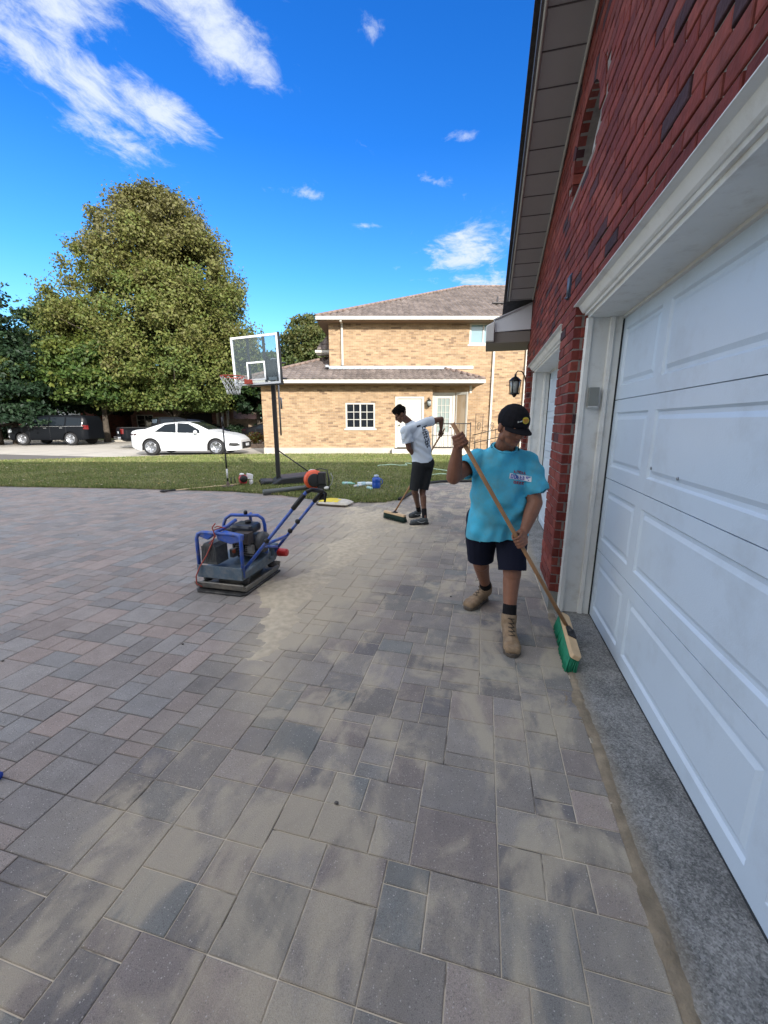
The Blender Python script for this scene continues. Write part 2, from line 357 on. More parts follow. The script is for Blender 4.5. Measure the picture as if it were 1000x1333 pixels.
    sc = N.new('ShaderNodeVectorMath'); sc.operation = 'SCALE'; sc.inputs[0].default_value = SAND; L.new(m('ADD', m('MULTIPLY', g.outputs['Fac'], .5), .72), sc.inputs['Scale'])
    c = mix(tot, c, sc.outputs[0]); L.new(c, b.inputs['Base Color'])
    # joints
    j = bpy.data.materials.new('joint_sand'); nt, N, L = pnode(j); m = tomath(N, L); b = N['Principled BSDF']; b.inputs['Roughness'].default_value = 1
    tc = N.new('ShaderNodeTexCoord'); co = tc.outputs['Object']; d, sp, n0 = sand_mask(N, L, co, m)
    inside = N.new('ShaderNodeMapRange'); inside.interpolation_type = 'SMOOTHSTEP'; inside.inputs['From Min'].default_value = -.1; inside.inputs['From Max'].default_value = .25; L.new(d, inside.inputs[0])
    n = N.new('ShaderNodeTexNoise'); n.inputs['Scale'].default_value = 5; n.inputs['Detail'].default_value = 5; L.new(co, n.inputs[0])
    rr = N.new('ShaderNodeMapRange'); rr.inputs['From Min'].default_value = .36; rr.inputs['From Max'].default_value = .46; L.new(n.outputs['Fac'], rr.inputs[0])
    x = N.new('ShaderNodeMix'); x.data_type = 'RGBA'; L.new(m('MULTIPLY', inside.outputs[0], rr.outputs[0]), x.inputs['Factor']); x.inputs[6].default_value = (.11, .10, .09, 1); x.inputs[7].default_value = (.62, .55, .44, 1)
    L.new(x.outputs[2], b.inputs['Base Color'])
    s = nmat('loose_sand', (.48, .415, .305), rough=1, var=.16, scale=16, bump=.5, bscale=120)
    return m_, j, s
PAVER, JOINT, SANDM = make_paver_mats()
# lawn / paving boundary seen from the camera, left to right (world)
EDGE = [(-30, 12.4), (-18, 10.9), (-12, 10.15), (-9.45, 9.75), (-6.3, 9.45), (-3.5, 9.02), (-2.2, 8.5), (-1.3, 7.95), (-.61, 7.70), (0, 7.72), (.38, 8.1), (.62, 8.8), (.80, 9.6), (1.05, 10.2), (1.5, 10.5), (2.3, 10.6), (4, 10.6), (7.5, 10.4), (14, 10.4)]
def edge_y(x):
    for (a, b), (c, d) in zip(EDGE, EDGE[1:]):
        if a <= x <= c: return b+(d-b)*(x-a)/(c-a)
    return 12
def build_paving():
    rnd = random.Random(11); U = .0775
    x0, x1, y0, y1 = -24.0, .595, -1.6, 14.6
    nx, ny = int((x1-x0)/U), int((y1-y0)/U)
    occ = np.zeros((nx+6, ny+6), bool); occ[nx:, :] = True; occ[:, ny:] = True
    sizes = [(3, 3), (3, 3), (3, 2), (3, 2), (3, 2), (3, 2), (2, 3), (2, 2), (2, 2), (2, 2), (4, 3), (2, 1), (3, 1), (3, 4)]
    pal_g = [(.205, .192, .182), (.235, .218, .205), (.180, .170, .166), (.250, .232, .215), (.205, .178, .172), (.220, .202, .190), (.140, .135, .145), (.190, .188, .182), (.165, .155, .152), (.165, .175, .175)]
    pal_r = [(.295, .250, .228), (.275, .245, .228), (.305, .252, .228), (.262, .240, .228), (.285, .250, .230), (.262, .248, .238), (.275, .235, .215), (.245, .240, .236), (.225, .212, .205)]
    V = []; F = []; C = []
    inv = ML
    for j in range(ny):
        for i in range(nx):
            if occ[i, j]: continue
            opts = [s_ for s_ in sizes if s_ != (3, 4) or rnd.random() < .3]; rnd.shuffle(opts); pick = None
            run = 0
            while run < 6 and not occ[i+run, j]: run += 1
            for (w, l) in opts:
                if w > run: continue
                if run-w == 1: continue
                if occ[i:i+w, j:j+l].any(): continue
                pick = (w, l); break
            if pick is None:
                w = min(run, 3); l = 2
                while l > 1 and occ[i:i+w, j:j+l].any(): l -= 1
                if run == 1 and not occ[i, j:j+3].any(): l = 3
                pick = (w, l)
            w, l = pick; occ[i:i+w, j:j+l] = True
            cx, cy = x1-(nx-i-w/2)*U, y0+(j+l/2)*U
            wp = inv @ Vector((cx, cy, 0))
            if wp.y > edge_y(wp.x)+.25: continue
            if wp.y < -.6: continue
            g = .0021; a, b = w*U/2-g, l*U/2-g; ch = .0036; zt = rnd.gauss(0, .0007)
            tx, ty = rnd.gauss(0, .0022), rnd.gauss(0, .0022)
            k = len(V)
            near = wp.y < 9
            for (q, r, z) in ([(a, b, -.012), (a, b, -.0022), (a-ch, b-ch, 0)] if near else [(a, b, -.01), (a, b, 0)]):
                for sx, sy in ((-1, -1), (1, -1), (1, 1), (-1, 1)):
                    V.append((cx+sx*q, cy+sy*r, z+zt+tx*sx*q+ty*sy*r))
            left = cx < sand_edge(cy)
            pal = pal_r if (left or rnd.random() < .10) else pal_g
            c0 = rnd.choice(pal); e = rnd.uniform(.9, 1.1); c = (c0[0]*e, c0[1]*e, c0[2]*e)
            rings = 3 if near else 2
            for q in range(rings-1):
                for t in range(4): F.append((k+q*4+t, k+q*4+(t+1) % 4, k+q*4+4+(t+1) % 4, k+q*4+4+t)); C.append(c)
            t0 = k+(rings-1)*4; F.append((t0, t0+1, t0+2, t0+3)); C.append(c)
    o = npmesh('paving', np.array(V), np.array(F), PAVER, np.array(C)); struct(o); o.matrix_world = ML
    mb = MB(); mb.add([(-24, -1.6, -.0048), (.66, -1.6, -.0048), (.66, 15, -.0048), (-24, 15, -.0048)], [(0, 1, 2, 3)])
    j = mb.build('paving_bed', JOINT); j.matrix_world = ML; struct(j)
build_paving()
def build_sand():
    """low ridges of loose sand lying on the pavers; the sheet dips under them where it is thin"""
    st = .022; V = []; F = []; idx = {}
    def h(x, y):
        d = x-sand_edge(y) + .55*(noise.noise(Vector((x*1.1, y*1.1, 3)))) 
        w = .15+.10*max(0, y-2.4)
        ramp = min(1, max(0, (y-1.7)/.8))*min(1, max(0, (7.4-y)/.9))
        n1 = noise.fractal(Vector((x*2.3, y*1.4, 0)), 1.0, 2.1, 5); n2 = noise.fractal(Vector(((x*.8-y*.5)*9, (x*.5+y*.8)*2.4, 1)), 1, 2, 3)
        a = math.exp(-((d-.22-.05*max(0, y-3.4))/w)**2)
        b = .8*math.exp(-((x+1.15)/.42)**2-((y-5.9)/.65)**2)+.7*math.exp(-((x+1.4)/.5)**2-((y-6.7)/.28)**2)
        t = max(a, b)*ramp
        n3 = noise.fractal(Vector((x*22, y*15, 2)), 1, 2, 3); return t*.0125+(.0085*n1+.0080*n2+.0038*n3)*min(1, t*2.2)-.0068
    def strip(x, y):
        n1 = noise.fractal(Vector((x*12, y*3, 5)), 1.0, 2.1, 4)
        c = .622+.02*noise.noise(Vector((0, y*2.5, 9)))
        w = .028+.012*noise.noise(Vector((3, y*1.7, 2)))
        n2 = noise.fractal(Vector((x*60, y*25, 1)), 1, 2, 3); return .0085*math.exp(-((x-c)/w)**2)+.0045*n1+.003*n2-.0045
    def grid(xa, xb, ya, yb, fn, s):
        nx, ny = int((xb-xa)/s), int((yb-ya)/s); X = np.linspace(xa, xb, nx); Y = np.linspace(ya, yb, ny)
        Z = np.array([[fn(x, y) for y in Y] for x in X]); k = len(V)
        for i in range(nx):
            for j in range(ny): V.append((X[i], Y[j], Z[i, j]))
        for i in range(nx-1):
            for j in range(ny-1):
                if max(Z[i, j], Z[i+1, j], Z[i, j+1], Z[i+1, j+1]) < -.0012: continue
                F.append((k+i*ny+j, k+(i+1)*ny+j, k+(i+1)*ny+j+1, k+i*ny+j+1))
    grid(-2.7, -.1, 1.5, 7.6, h, st)
    k0 = len(F); grid(.52, .70, .2, 3.3, strip, .009)
    o = npmesh('jointing_sand', np.array(V), np.array(F), SANDM, smooth=True); o.matrix_world = ML
    o.data.materials.append(nmat('damp_sand', (.26, .21, .145), rough=1, var=.3, scale=14, bump=.6, bscale=150, dirt=(.12, .10, .075), dscale=9, damt=.6)); o.data.polygons.foreach_set('material_index', [0]*k0+[1]*(len(F)-k0))
    tag(o, 'pale jointing sand swept into ridges across the grey pavers', 'sand', kind='stuff')
build_sand()
# concrete apron under the garage doors
def build_apron():
    m_ = bpy.data.materials.new('weathered_concrete'); nt, N, L = pnode(m_); m = tomath(N, L); b = N['Principled BSDF']; b.inputs['Roughness'].default_value = .92
    tc = N.new('ShaderNodeTexCoord'); co = tc.outputs['Object']
    n = N.new('ShaderNodeTexNoise'); n.inputs['Scale'].default_value = 5; n.inputs['Detail'].default_value = 8; n.inputs['Roughness'].default_value = .65; L.new(co, n.inputs[0])
    mp = N.new('ShaderNodeMapping'); mp.inputs['Scale'].default_value = (1, .6, 1); L.new(co, mp.inputs[0])
    n2 = N.new('ShaderNodeTexNoise'); n2.inputs['Scale'].default_value = 95; n2.inputs['Detail'].default_value = 5; n2.inputs['Roughness'].default_value = .7; L.new(mp.outputs[0], n2.inputs[0])
    vo = N.new('ShaderNodeTexVoronoi'); vo.inputs['Scale'].default_value = 210; L.new(co, vo.inputs[0])
    cr = N.new('ShaderNodeValToRGB'); cr.color_ramp.elements[0].position = .36; cr.color_ramp.elements[0].color = (.10, .10, .098, 1); cr.color_ramp.elements[1].position = .68; cr.color_ramp.elements[1].color = (.36, .355, .34, 1)
    e = cr.color_ramp.elements.new(.5); e.color = (.20, .20, .19, 1)
    sv = N.new('ShaderNodeSeparateColor'); L.new(vo.outputs['Color'], sv.inputs[0])
    vo2 = N.new('ShaderNodeTexVoronoi'); vo2.inputs['Scale'].default_value = 105; L.new(co, vo2.inputs[0]); sv2 = N.new('ShaderNodeSeparateColor'); L.new(vo2.outputs['Color'], sv2.inputs[0])
    L.new(m('ADD', m('ADD', m('MULTIPLY', n.outputs['Fac'], .55), m('MULTIPLY', sv.outputs[0], .20)), m('ADD', m('MULTIPLY', n2.outputs['Fac'], .12), m('MULTIPLY', sv2.outputs[1], .13))), cr.inputs[0])
    sp = N.new('ShaderNodeSeparateXYZ'); L.new(co, sp.inputs[0])
    # dusty sand near the pavers
    x = N.new('ShaderNodeMix'); x.data_type = 'RGBA'; mr = N.new('ShaderNodeMapRange'); mr.interpolation_type = 'SMOOTHSTEP'; mr.inputs['From Min'].default_value = .74; mr.inputs['From Max'].default_value = .62; mr.inputs['To Max'].default_value = .75
    L.new(m('ADD', sp.outputs[0], m('MULTIPLY', n.outputs['Fac'], .06)), mr.inputs[0]); L.new(mr.outputs[0], x.inputs['Factor']); L.new(cr.outputs[0], x.inputs[6]); x.inputs[7].default_value = (.33, .28, .20, 1)
    L.new(x.outputs[2], b.inputs['Base Color'])
    bp = N.new('ShaderNodeBump'); bp.inputs['Strength'].default_value = .8; bp.inputs['Distance'].default_value = .006; L.new(m('ADD', n2.outputs['Fac'], m('MULTIPLY', vo.outputs['Distance'], .7)), bp.inputs['Height']); L.new(bp.outputs[0], b.inputs['Normal'])
    V = []; F = []; X = np.linspace(.60, .98, 40); Y = np.linspace(-1.2, 7.0, 500)
    for x_ in X:
        for y_ in Y:
            t = (x_-.60)/.38; V.append((x_, y_, -.001+.012*min(1, t*2)+.004*noise.fractal(Vector((x_*14, y_*6, 0)), 1, 2, 3)*min(1, t*4)))
    n_ = len(Y)
    F = [(i*n_+j, (i+1)*n_+j, (i+1)*n_+j+1, i*n_+j+1) for i in range(len(X)-1) for j in range(n_-1)]
    o = npmesh('concrete_apron', np.array(V), np.array(F), m_, smooth=True); o.matrix_world = ML; struct(o)
build_apron()
# ground sheets
GROUND = nmat('ground_soil', (.09, .10, .045), rough=1, var=.3, scale=.5)
mb = MB(); mb.add([(-400, -200, -.06), (400, -200, -.06), (400, 600, -.06), (-400, 600, -.06)], [(0, 1, 2, 3)]); struct(mb.build('ground', GROUND))
CONC = nmat('street_concrete', (.42, .385, .33), rough=.95, var=.12, scale=1.2, dirt=(.25, .22, .18), dscale=.6, damt=.4, bump=.2, bscale=50)
mb = MB(); mb.add([(-90, 15.0, -.02), (-4, 19.0, -.02), (-4.4, 33.5, -.02), (-90, 36.5, -.02)], [(0, 1, 2, 3)]); struct(mb.build('street', CONC))
mb = MB()
for x in np.arange(-88, -5, 3.6): mb.add([(x, 15.3, -.016), (x+.03, 15.3, -.016), (x+.03+1.5, 34, -.016), (x+1.5, 34, -.016)], [(0, 1, 2, 3)])
struct(mb.build('street_joints', nmat('joint_dark', (.12, .11, .1), rough=1)))
# kerb beyond the street and far verge
mb = MB()
for a in range(24):
    x0, x1 = -90+a*3.6, -90+a*3.6+3.58; f = lambda x: 36.5+(33.5-36.5)*(x+90)/85.6
    mb.add([(x0, f(x0), -.02), (x1, f(x1), -.02), (x1, f(x1), .1), (x0, f(x0), .1), (x0, f(x0)+.3, .1), (x1, f(x1)+.3, .1)], [(0, 1, 2, 3), (3, 2, 5, 4)])
struct(mb.build('kerb', CONC))
VERGE = nmat('verge_grass', (.05, .075, .02), rough=1, var=.4, scale=1.5, dirt=(.12, .09, .03), dscale=2, damt=.5)
mb = MB(); mb.add([(-90, 36.8, .09), (-4.4, 33.8, .09), (-4.4, 120, .2), (-90, 120, .2)], [(0, 1, 2, 3)]); struct(mb.build('far_lawn', VERGE))
# lawn
LAWN_FAR = [(-31, 14.6), (-22, 15.6), (-15.9, 16.6), (-14.6, 16.95), (-12.1, 18.05), (-9, 19.3), (-6.3, 19.95), (-2, 20.25), (14, 20.25)]
def far_y(x):
    for (a, b), (c, d) in zip(LAWN_FAR, LAWN_FAR[1:]):
        if a <= x <= c: return b+(d-b)*(x-a)/(c-a)
    return 20
def build_lawn():
    soil = nmat('lawn_soil', (.11, .115, .045), rough=1, var=.35, scale=3)
    V = []; F = []; xs = np.concatenate([np.linspace(-30, -6, 60), np.linspace(-5.8, 3, 110), np.linspace(3.2, 14, 30)]); M = 24
    for x in xs:
        a, b = edge_y(x), far_y(x)
        for k in range(M):
            t = k/(M-1); y = a+(b-a)*t
            e = min(1, (y-a)/.12)*min(1, (b-y)/.1+.2)
            V.append((x, y, -.014+.04*e+.015*e*noise.noise(Vector((x*.8, y*.8, 0)))))
    F = [(i*M+j, (i+1)*M+j, (i+1)*M+j+1, i*M+j+1) for i in range(len(xs)-1) for j in range(M-1)]
    struct(npmesh('lawn_soil', np.array(V), np.array(F), soil, smooth=True))
    g = amat('grass_blade', rough=.75, bump=0, var=0, trans=.25)
    rng = np.random.default_rng(3); n = 230000
    # denser close to the paving
    X = rng.uniform(-19, 5.5, n*2); ya = np.interp(X, [e[0] for e in EDGE], [e[1] for e in EDGE]); yb = np.interp(X, [e[0] for e in LAWN_FAR], [e[1] for e in LAWN_FAR])
    t = rng.random(n*2)**1.5; Y = ya+.01+(yb-ya-.02)*t
    k = np.abs(X)/np.maximum(Y, 1) < 1.15; X, Y, ya = X[k][:n], Y[k][:n], ya[k][:n]; n = len(X)
    h = rng.uniform(.025, .065, n)*(1+.3*rng.standard_normal(n).clip(-1, 1)); w = rng.uniform(.006, .014, n)*(1+(Y-8)*.07)
    th = rng.uniform(0, np.pi, n); lx, ly = rng.normal(0, .02, n), rng.normal(0, .02, n)
    z0 = np.full(n, .012)
    A = np.stack([X-np.cos(th)*w, Y-np.sin(th)*w, z0], 1); B = np.stack([X+np.cos(th)*w, Y+np.sin(th)*w, z0], 1); Cc = np.stack([X+lx, Y+ly, z0+h], 1)
    V = np.stack([A, B, Cc], 1).reshape(-1, 3); F = np.arange(3*n).reshape(-1, 3)
    patch = np.array([noise.noise(Vector((x*.9, y*.9, 4)))+.6*noise.noise(Vector((x*3, y*3, 8))) for x, y in zip(X, Y)])
    c1, c2, c3 = np.array([.175, .215, .062]), np.array([.30, .30, .13]), np.array([.105, .15, .042])
    s = np.clip(patch*.9+.35+rng.normal(0, .25, n), 0, 1)[:, None]; col = c1*(1-s)+c2*s
    dk = (rng.random(n) < .25)[:, None]; col = np.where(dk, c3, col); dry = (rng.random(n) < .07)[:, None]; col = np.where(dry, np.array([.30, .25, .12]), col)
    col *= rng.uniform(.75, 1.25, n)[:, None]
    o = npmesh('grass', V, F, g, col); tag(o, 'short green lawn grass between the paving and the tan brick house', 'grass', kind='stuff')
    # fallen leaves scattered over the lawn
    n = 1500; lm = amat('dry_leaf', rough=.8, bump=0, var=0, trans=.2)
    X = rng.uniform(-16, 1.5, n*3); ya = np.interp(X, [e[0] for e in EDGE], [e[1] for e in EDGE]); yb = np.interp(X, [e[0] for e in LAWN_FAR], [e[1] for e in LAWN_FAR])
    keep = rng.random(n*3) < np.clip(.9-(X+16)/16, .05, 1); X, ya, yb = X[keep][:n], ya[keep][:n], yb[keep][:n]; n = len(X); Y = ya+.05+(yb-ya-.1)*rng.random(n)**1.4
    V = []; F = []
    for x, y in zip(X, Y):
        a = rng.uniform(0, 6.28); r = rng.uniform(.02, .04); z = .05+rng.uniform(-.01, .02); k = len(V); ca, sa = math.cos(a)*r, math.sin(a)*r
        V += [(x+ca, y+sa, z), (x-sa*.6, y+ca*.6, z+rng.uniform(-.01, .02)), (x-ca, y-sa, z+rng.uniform(0, .015)), (x+sa*.6, y-ca*.6, z)]; F.append((k, k+1, k+2, k+3))
    col = np.array([[.45, .38, .16], [.38, .28, .10], [.5, .45, .28]])[rng.integers(0, 3, n)]*rng.uniform(.7, 1.1, n)[:, None]
    o = npmesh('fallen_leaves', np.array(V), np.array(F), lm, col); tag(o, 'small dry yellow leaves scattered over the lawn', 'leaves', kind='stuff')
build_lawn()
# dark plastic edging along the curved lawn edge
mb = MB(); pts = []
xs = np.linspace(.30, 3.4, 60)
mb.tube([(x, edge_y(x)-.02, .028) for x in xs], .036, 6)
tag(mb.build('lawn_edging', nmat('edging_black', (.012, .012, .013), rough=.7)), 'black plastic lawn edging curving along the grass by the pavers', 'edging')
# ================================================================ red brick garage (right)
BRICK = amat('red_brick', rough=.85, bump=.5, bscale=45, var=.22, scale=22, spec=.3)
MORTAR = nmat('mortar_grey', (.22, .19, .17), rough=1, var=.2, scale=20, bump=.3)
WHITE = nmat('white_paint', (.66, .69, .72), rough=.45, var=.03, scale=3, bump=.04, bscale=30)
TRIM = nmat('trim_paint_worn', (.72, .72, .68), rough=.55, var=.05, scale=5, dirt=(.33, .27, .19), dscale=7, damt=.35, bump=.1, bscale=40)
DOORW = nmat('door_steel_white', (.56, .65, .74), rough=.38, var=.03, scale=2.0, bump=.10, bscale=160, dirt=(.36, .40, .43), dscale=2.6, damt=.35)
SOFFIT = nmat('soffit_aluminium', (.36, .37, .375), rough=.6, var=.05, scale=2)
FASCIA = nmat('fascia_dark', (.10, .10, .105), rough=.5)
CEM = nmat('parging_grey', (.24, .24, .22), rough=.95, var=.2, scale=8, bump=.4, bscale=60)
BLACKMETAL = nmat('black_metal', (.012, .012, .013), rough=.45)
GW = .595           # wall face
SLOPE = .326
def rake_z(y): return 3.246+SLOPE*(6.73-y) if y > -1.2 else 3.246+SLOPE*(6.73+1.2)-SLOPE*(-1.2-y)
garage = thing('brick_garage', 'red brick garage with white sectional doors filling the right side of the photo', 'house', tuple(ML @ Vector((1.2, 4.9, 0))), YAW)
rb = random.Random(5)
BCOL = [(.180, .036, .026), (.158, .030, .023), (.205, .048, .034), (.135, .027, .022), (.190, .048, .038), (.168, .034, .025)]
BDARK = [(.050, .024, .028), (.060, .022, .025), (.078, .026, .027)]
def bcol(p=.10):
    c = rb.choice(BDARK if rb.random() < p else BCOL); e = rb.uniform(.82, 1.18); return (c[0]*e, c[1]*e, c[2]*e)
BH, BL, MJ = .0763, .232, .010
def brick_face(mb, face, a0, a1, z0, z1, plane, depth=.05, test=None, p=.1, off=0):
    """bricks laid on a plane; face 'x-' has outward normal -x (a = y), 'y-' has outward normal -y (a = x)"""
    k = 0; z = z0
    while z < z1-.02:
        h = min(BH-MJ, z1-z); row = int(round(z/BH)); a = a0-((row % 2)*BL/2+off)
        while a < a1:
            s, e = max(a, a0), min(a+BL-MJ, a1); a += BL
            if e-s < .03: continue
            mid = (s+e)/2, z+h/2
            if test and not test(*mid): continue
            mb.col = bcol(p); j = rb.uniform(-.0022, .0028); q = [rb.uniform(-.0028, .0028) for _ in range(8)]
            if face == 'x-':
                x = plane+j; o = [(x+depth, s, z), (x+depth, e, z), (x+depth, e, z+h), (x+depth, s, z+h)]
                f = [(x+.003, s+q[0]*.5, z+q[1]), (x+.003, e+q[2]*.5, z+q[3]), (x+.003, e+q[4]*.5, z+h+q[5]), (x+.003, s+q[6]*.5, z+h+q[7])]
                g = [(x, s+.005, z+.005), (x, e-.005, z+.005), (x, e-.005, z+h-.005), (x, s+.005, z+h-.005)]
            else:
                y = plane+j; o = [(s, y+depth, z), (e, y+depth, z), (e, y+depth, z+h), (s, y+depth, z+h)]
                f = [(s, y+.003, z+q[1]*.6), (e, y+.003, z+q[3]*.6), (e, y+.003, z+h+q[5]*.6), (s, y+.003, z+h+q[7]*.6)]
                g = [(s+.005, y, z+.005), (e-.005, y, z+.005), (e-.005, y, z+h-.005), (s+.005, y, z+h-.005)]
            vs = o+f+g; fs = [(8, 9, 10, 11)]
            for r0, r1 in ((0, 4), (4, 8)):
                for t in range(4): fs.append((r0+t, r0+(t+1) % 4, r1+(t+1) % 4, r1+t))
            mb.add(vs, fs)
        z += BH
def in_niche(y, z, g=0.0):
    if 3.24-g < y < 4.02+g and 3.285-g < z < 3.46: return True
    return ((y-3.63)/(.39+g))**2+((z-3.46)/(.33+g))**2 < 1 and z >= 3.46
OP1, OP2 = (-1.60, 3.36), (3.93, 6.68)        # door openings along the wall
ZL = 2.365
def build_garage():
    w = MB(ML)
    # above the openings, below the rake
    brick_face(w, 'x-', -2.4, 7.05, ZL, 6.2, GW, test=lambda y, z: z < rake_z(y)+.10 and not in_niche(y, z, .0) and not (((y-3.63)/.50)**2+((z-3.46)/.45)**2 < 1 and z > 3.46), p=.13)
    # arch of upright bricks over the niche
    for k in range(15):
        a0, a1 = math.pi*k/15+.008, math.pi*(k+1)/15-.008; w.col = bcol(.05)
        P = lambda a, r, x: (x, 3.63+math.cos(a)*(.40+r), 3.46+math.sin(a)*(.34+r))
        vs = [P(a0, 0, GW+.06), P(a1, 0, GW+.06), P(a1, .12, GW+.06), P(a0, .12, GW+.06), P(a0, 0, GW-.002), P(a1, 0, GW-.002), P(a1, .12, GW-.002), P(a0, .12, GW-.002)]
        w.add(vs, [(4, 5, 6, 7), (0, 1, 5, 4), (1, 2, 6, 5), (2, 3, 7, 6), (3, 0, 4, 7)])
    # niche reveal (far jamb is brick)
    for k_ in range(8): w.col = bcol(.15); w.bx(GW+.001, GW+.168, 4.012, 4.045, 3.288+k_*BH, 3.288+k_*BH+BH-MJ)
    # piers
    brick_face(w, 'x-', 3.37, 3.925, .17, ZL, GW, p=.08)
    brick_face(w, 'y-', GW+.052, GW+.16, .17, ZL-.004, 3.362, p=.03, off=.1)
    brick_face(w, 'x-', 6.69, 7.05, .17, ZL, GW, p=.08)
    brick_face(w, 'y-', GW+.052, GW+.16, .17, ZL-.004, 6.672, p=.03, off=.1)
    brick_face(w, 'x-', -2.4, -1.62, .17, ZL, GW)
    wall = w.build('wall', BRICK, garage, world=True)
    m = MB(ML); d = .009
    # mortar backing, with holes for the doors and niche
    for (a, b, z0, z1) in [(-2.4, 3.2, ZL, 3.0), (3.2, 7.05, ZL, 3.25), (3.372, 3.92, .17, ZL), (6.695, 7.05, .17, ZL), (-2.4, -1.63, .17, ZL)]:
        m.bx(GW+d, GW+.15, a, b, z0, z1-.001)
    ys = [-2.4, -1.2, 0, 1, 2, 3.2]
    for a, b in zip(ys, ys[1:]): m.add([(GW+d, a, 3.0), (GW+d, b, 3.0), (GW+d, b, rake_z(b)), (GW+d, a, rake_z(a))], [(0, 1, 2, 3)])
    m.add([(GW+d, 4.04, 3.25), (GW+d, 7.05, 3.25), (GW+d, 6.72, 3.25), (GW+d, 4.04, rake_z(4.04))], [(0, 1, 3)])
    # around the arch
    n = 24; arc = [(3.63+.40*math.cos(math.pi*i/n), 3.46+.34*math.sin(math.pi*i/n)) for i in range(n+1)]
    for (y0, z0), (y1, z1) in zip(arc, arc[1:]):
        m.add([(GW+d, y0, z0), (GW+d, y1, z1), (GW+d, y1, rake_z(y1)), (GW+d, y0, rake_z(y0))], [(0, 1, 2, 3)])
        m.add([(GW+d, y0, z0), (GW+d, y1, z1), (GW+.17, y1, z1), (GW+.17, y0, z0)], [(0, 1, 2, 3)])
    m.add([(GW+d, 3.2, 3.25), (GW+d, 3.23, 3.25), (GW+d, 3.23, rake_z(3.23)), (GW+d, 3.2, rake_z(3.2))], [(0, 1, 2, 3)])
    m.add([(GW+d, 4.03, 3.25), (GW+d, 4.045, 3.25), (GW+d, 4.045, rake_z(4.04)), (GW+d, 4.03, rake_z(4.03))], [(0, 1, 2, 3)])
    m.add([(GW+d, 4.03, 3.25), (GW+.17, 4.03, 3.25), (GW+.17, 4.03, 3.52), (GW+d, 4.03, 3.52)], [(0, 1, 2, 3)])
    m.add([(GW+d, 3.23, 3.25), (GW+.17, 3.23, 3.25), (GW+.17, 3.23, 3.52), (GW+d, 3.23, 3.52)], [(0, 1, 2, 3)])
    m.bx(GW+.0, GW+.17, 3.23, 4.03, 3.25, 3.284)
    # closed body of the building: far end, and interior darkness
    m.bx(GW+.16, 7.0, 7.02, 7.05, 0, 3.2); m.bx(.93+.09, 1.2, -2.4, 7.02, 2.2, 3.2)
    m.build('mortar', MORTAR, wall, world=True) if False else m.build('mortar', MORTAR, garage, world=True)
    for a_, b_ in ((3.375, 3.918), (6.70, 7.05), (-2.4, -1.63)): f = MB(ML); f.bx(GW+.006, GW+.15, a_, b_, 0, .168); f.build('foundation', CEM, garage, world=True)
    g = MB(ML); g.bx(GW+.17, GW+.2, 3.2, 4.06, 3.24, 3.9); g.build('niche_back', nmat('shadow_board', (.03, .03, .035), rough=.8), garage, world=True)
    g = MB(ML)
    n = 20; rim = [(3.63+.385*math.cos(math.pi*i/n), 3.46+.325*math.sin(math.pi*i/n)) for i in range(n+1)]
    path = [(GW+.135, 3.245, 3.30)]+[(GW+.135, y, z) for y, z in rim[::-1]]+[(GW+.135, 4.015, 3.30)]
    g.tube(path, .022, 6, closed=True); g.tube([(GW+.13, 3.63, 3.30), (GW+.13, 3.63, 3.78)], .012, 6); g.tube([(GW+.13, 3.25, 3.46), (GW+.13, 4.01, 3.46)], .012, 6)
    wn = g.build('window', WHITE, garage, world=True)
    g = MB(ML); vs = [(GW+.15, 3.245, 3.30)]+[(GW+.15, y, z) for y, z in rim[::-1]]+[(GW+.15, 4.015, 3.30)]; g.add(vs, [list(range(len(vs)))]); g.build('pane', glassmat('pane_pale', (.10, .16, .2), .08), wn, world=True)
    # ---- roof: rake soffit, fascia, shingles, eave return
    so = MB(ML); fa = MB(ML); ro = MB(ML); seam = MB(ML); tr = MB(ML)
    x_out = .235
    ysr = [6.62, -1.2, -9.0]
    for a, b in zip(ysr, ysr[1:]):
        za, zb = rake_z(a), rake_z(b)
        so.add([(x_out, a, za), (GW+.02, a, za), (GW+.02, b, zb), (x_out, b, zb)], [(0, 1, 2, 3)])
        fa.add([(x_out-.012, a, za-.012), (x_out-.012, b, zb-.012), (x_out-.012, b, zb+.14), (x_out-.012, a, za+.14), (x_out+.008, a, za-.012), (x_out+.008, b, zb-.012)], [(0, 1, 2, 3), (0, 1, 5, 4)])
    # panels of the soffit step a few mm and meet at dark seams
    pw = .235; y = 6.6
    while y > -2:
        z = rake_z(y); seam.bx(x_out+.012, GW-.02, y-.004, y+.004, z-.0045, z+.002); y -= pw
    tr.tube([(x_out+.02, y, rake_z(y)-.012) for y in (6.6, 3, 0, -1.2)], .012, 4)
    tr.tube([(GW-.012, y, rake_z(y)-.014) for y in (6.6, 3, 0, -1.2)], .014, 4)
    ro.add([(x_out-.05, 7.55, rake_z(7.55)+.15), (x_out-.05, -1.2, rake_z(-1.2)+.15), (8, -1.2, rake_z(-1.2)+.15), (8, 7.55, rake_z(7.55)+.15)], [(0, 1, 2, 3)])
    ro.add([(x_out-.05, 7.55, rake_z(7.55)+.12), (x_out-.05, -1.2, rake_z(-1.2)+.12), (8, -1.2, rake_z(-1.2)+.12), (8, 7.55, rake_z(7.55)+.12)], [(3, 2, 1, 0)])
    ro.add([(x_out-.05, 7.55, rake_z(7.55)+.12), (x_out-.05, -1.2, rake_z(-1.2)+.12), (x_out-.05, -1.2, rake_z(-1.2)+.16), (x_out-.05, 7.55, rake_z(7.55)+.16)], [(0, 1, 2, 3)])
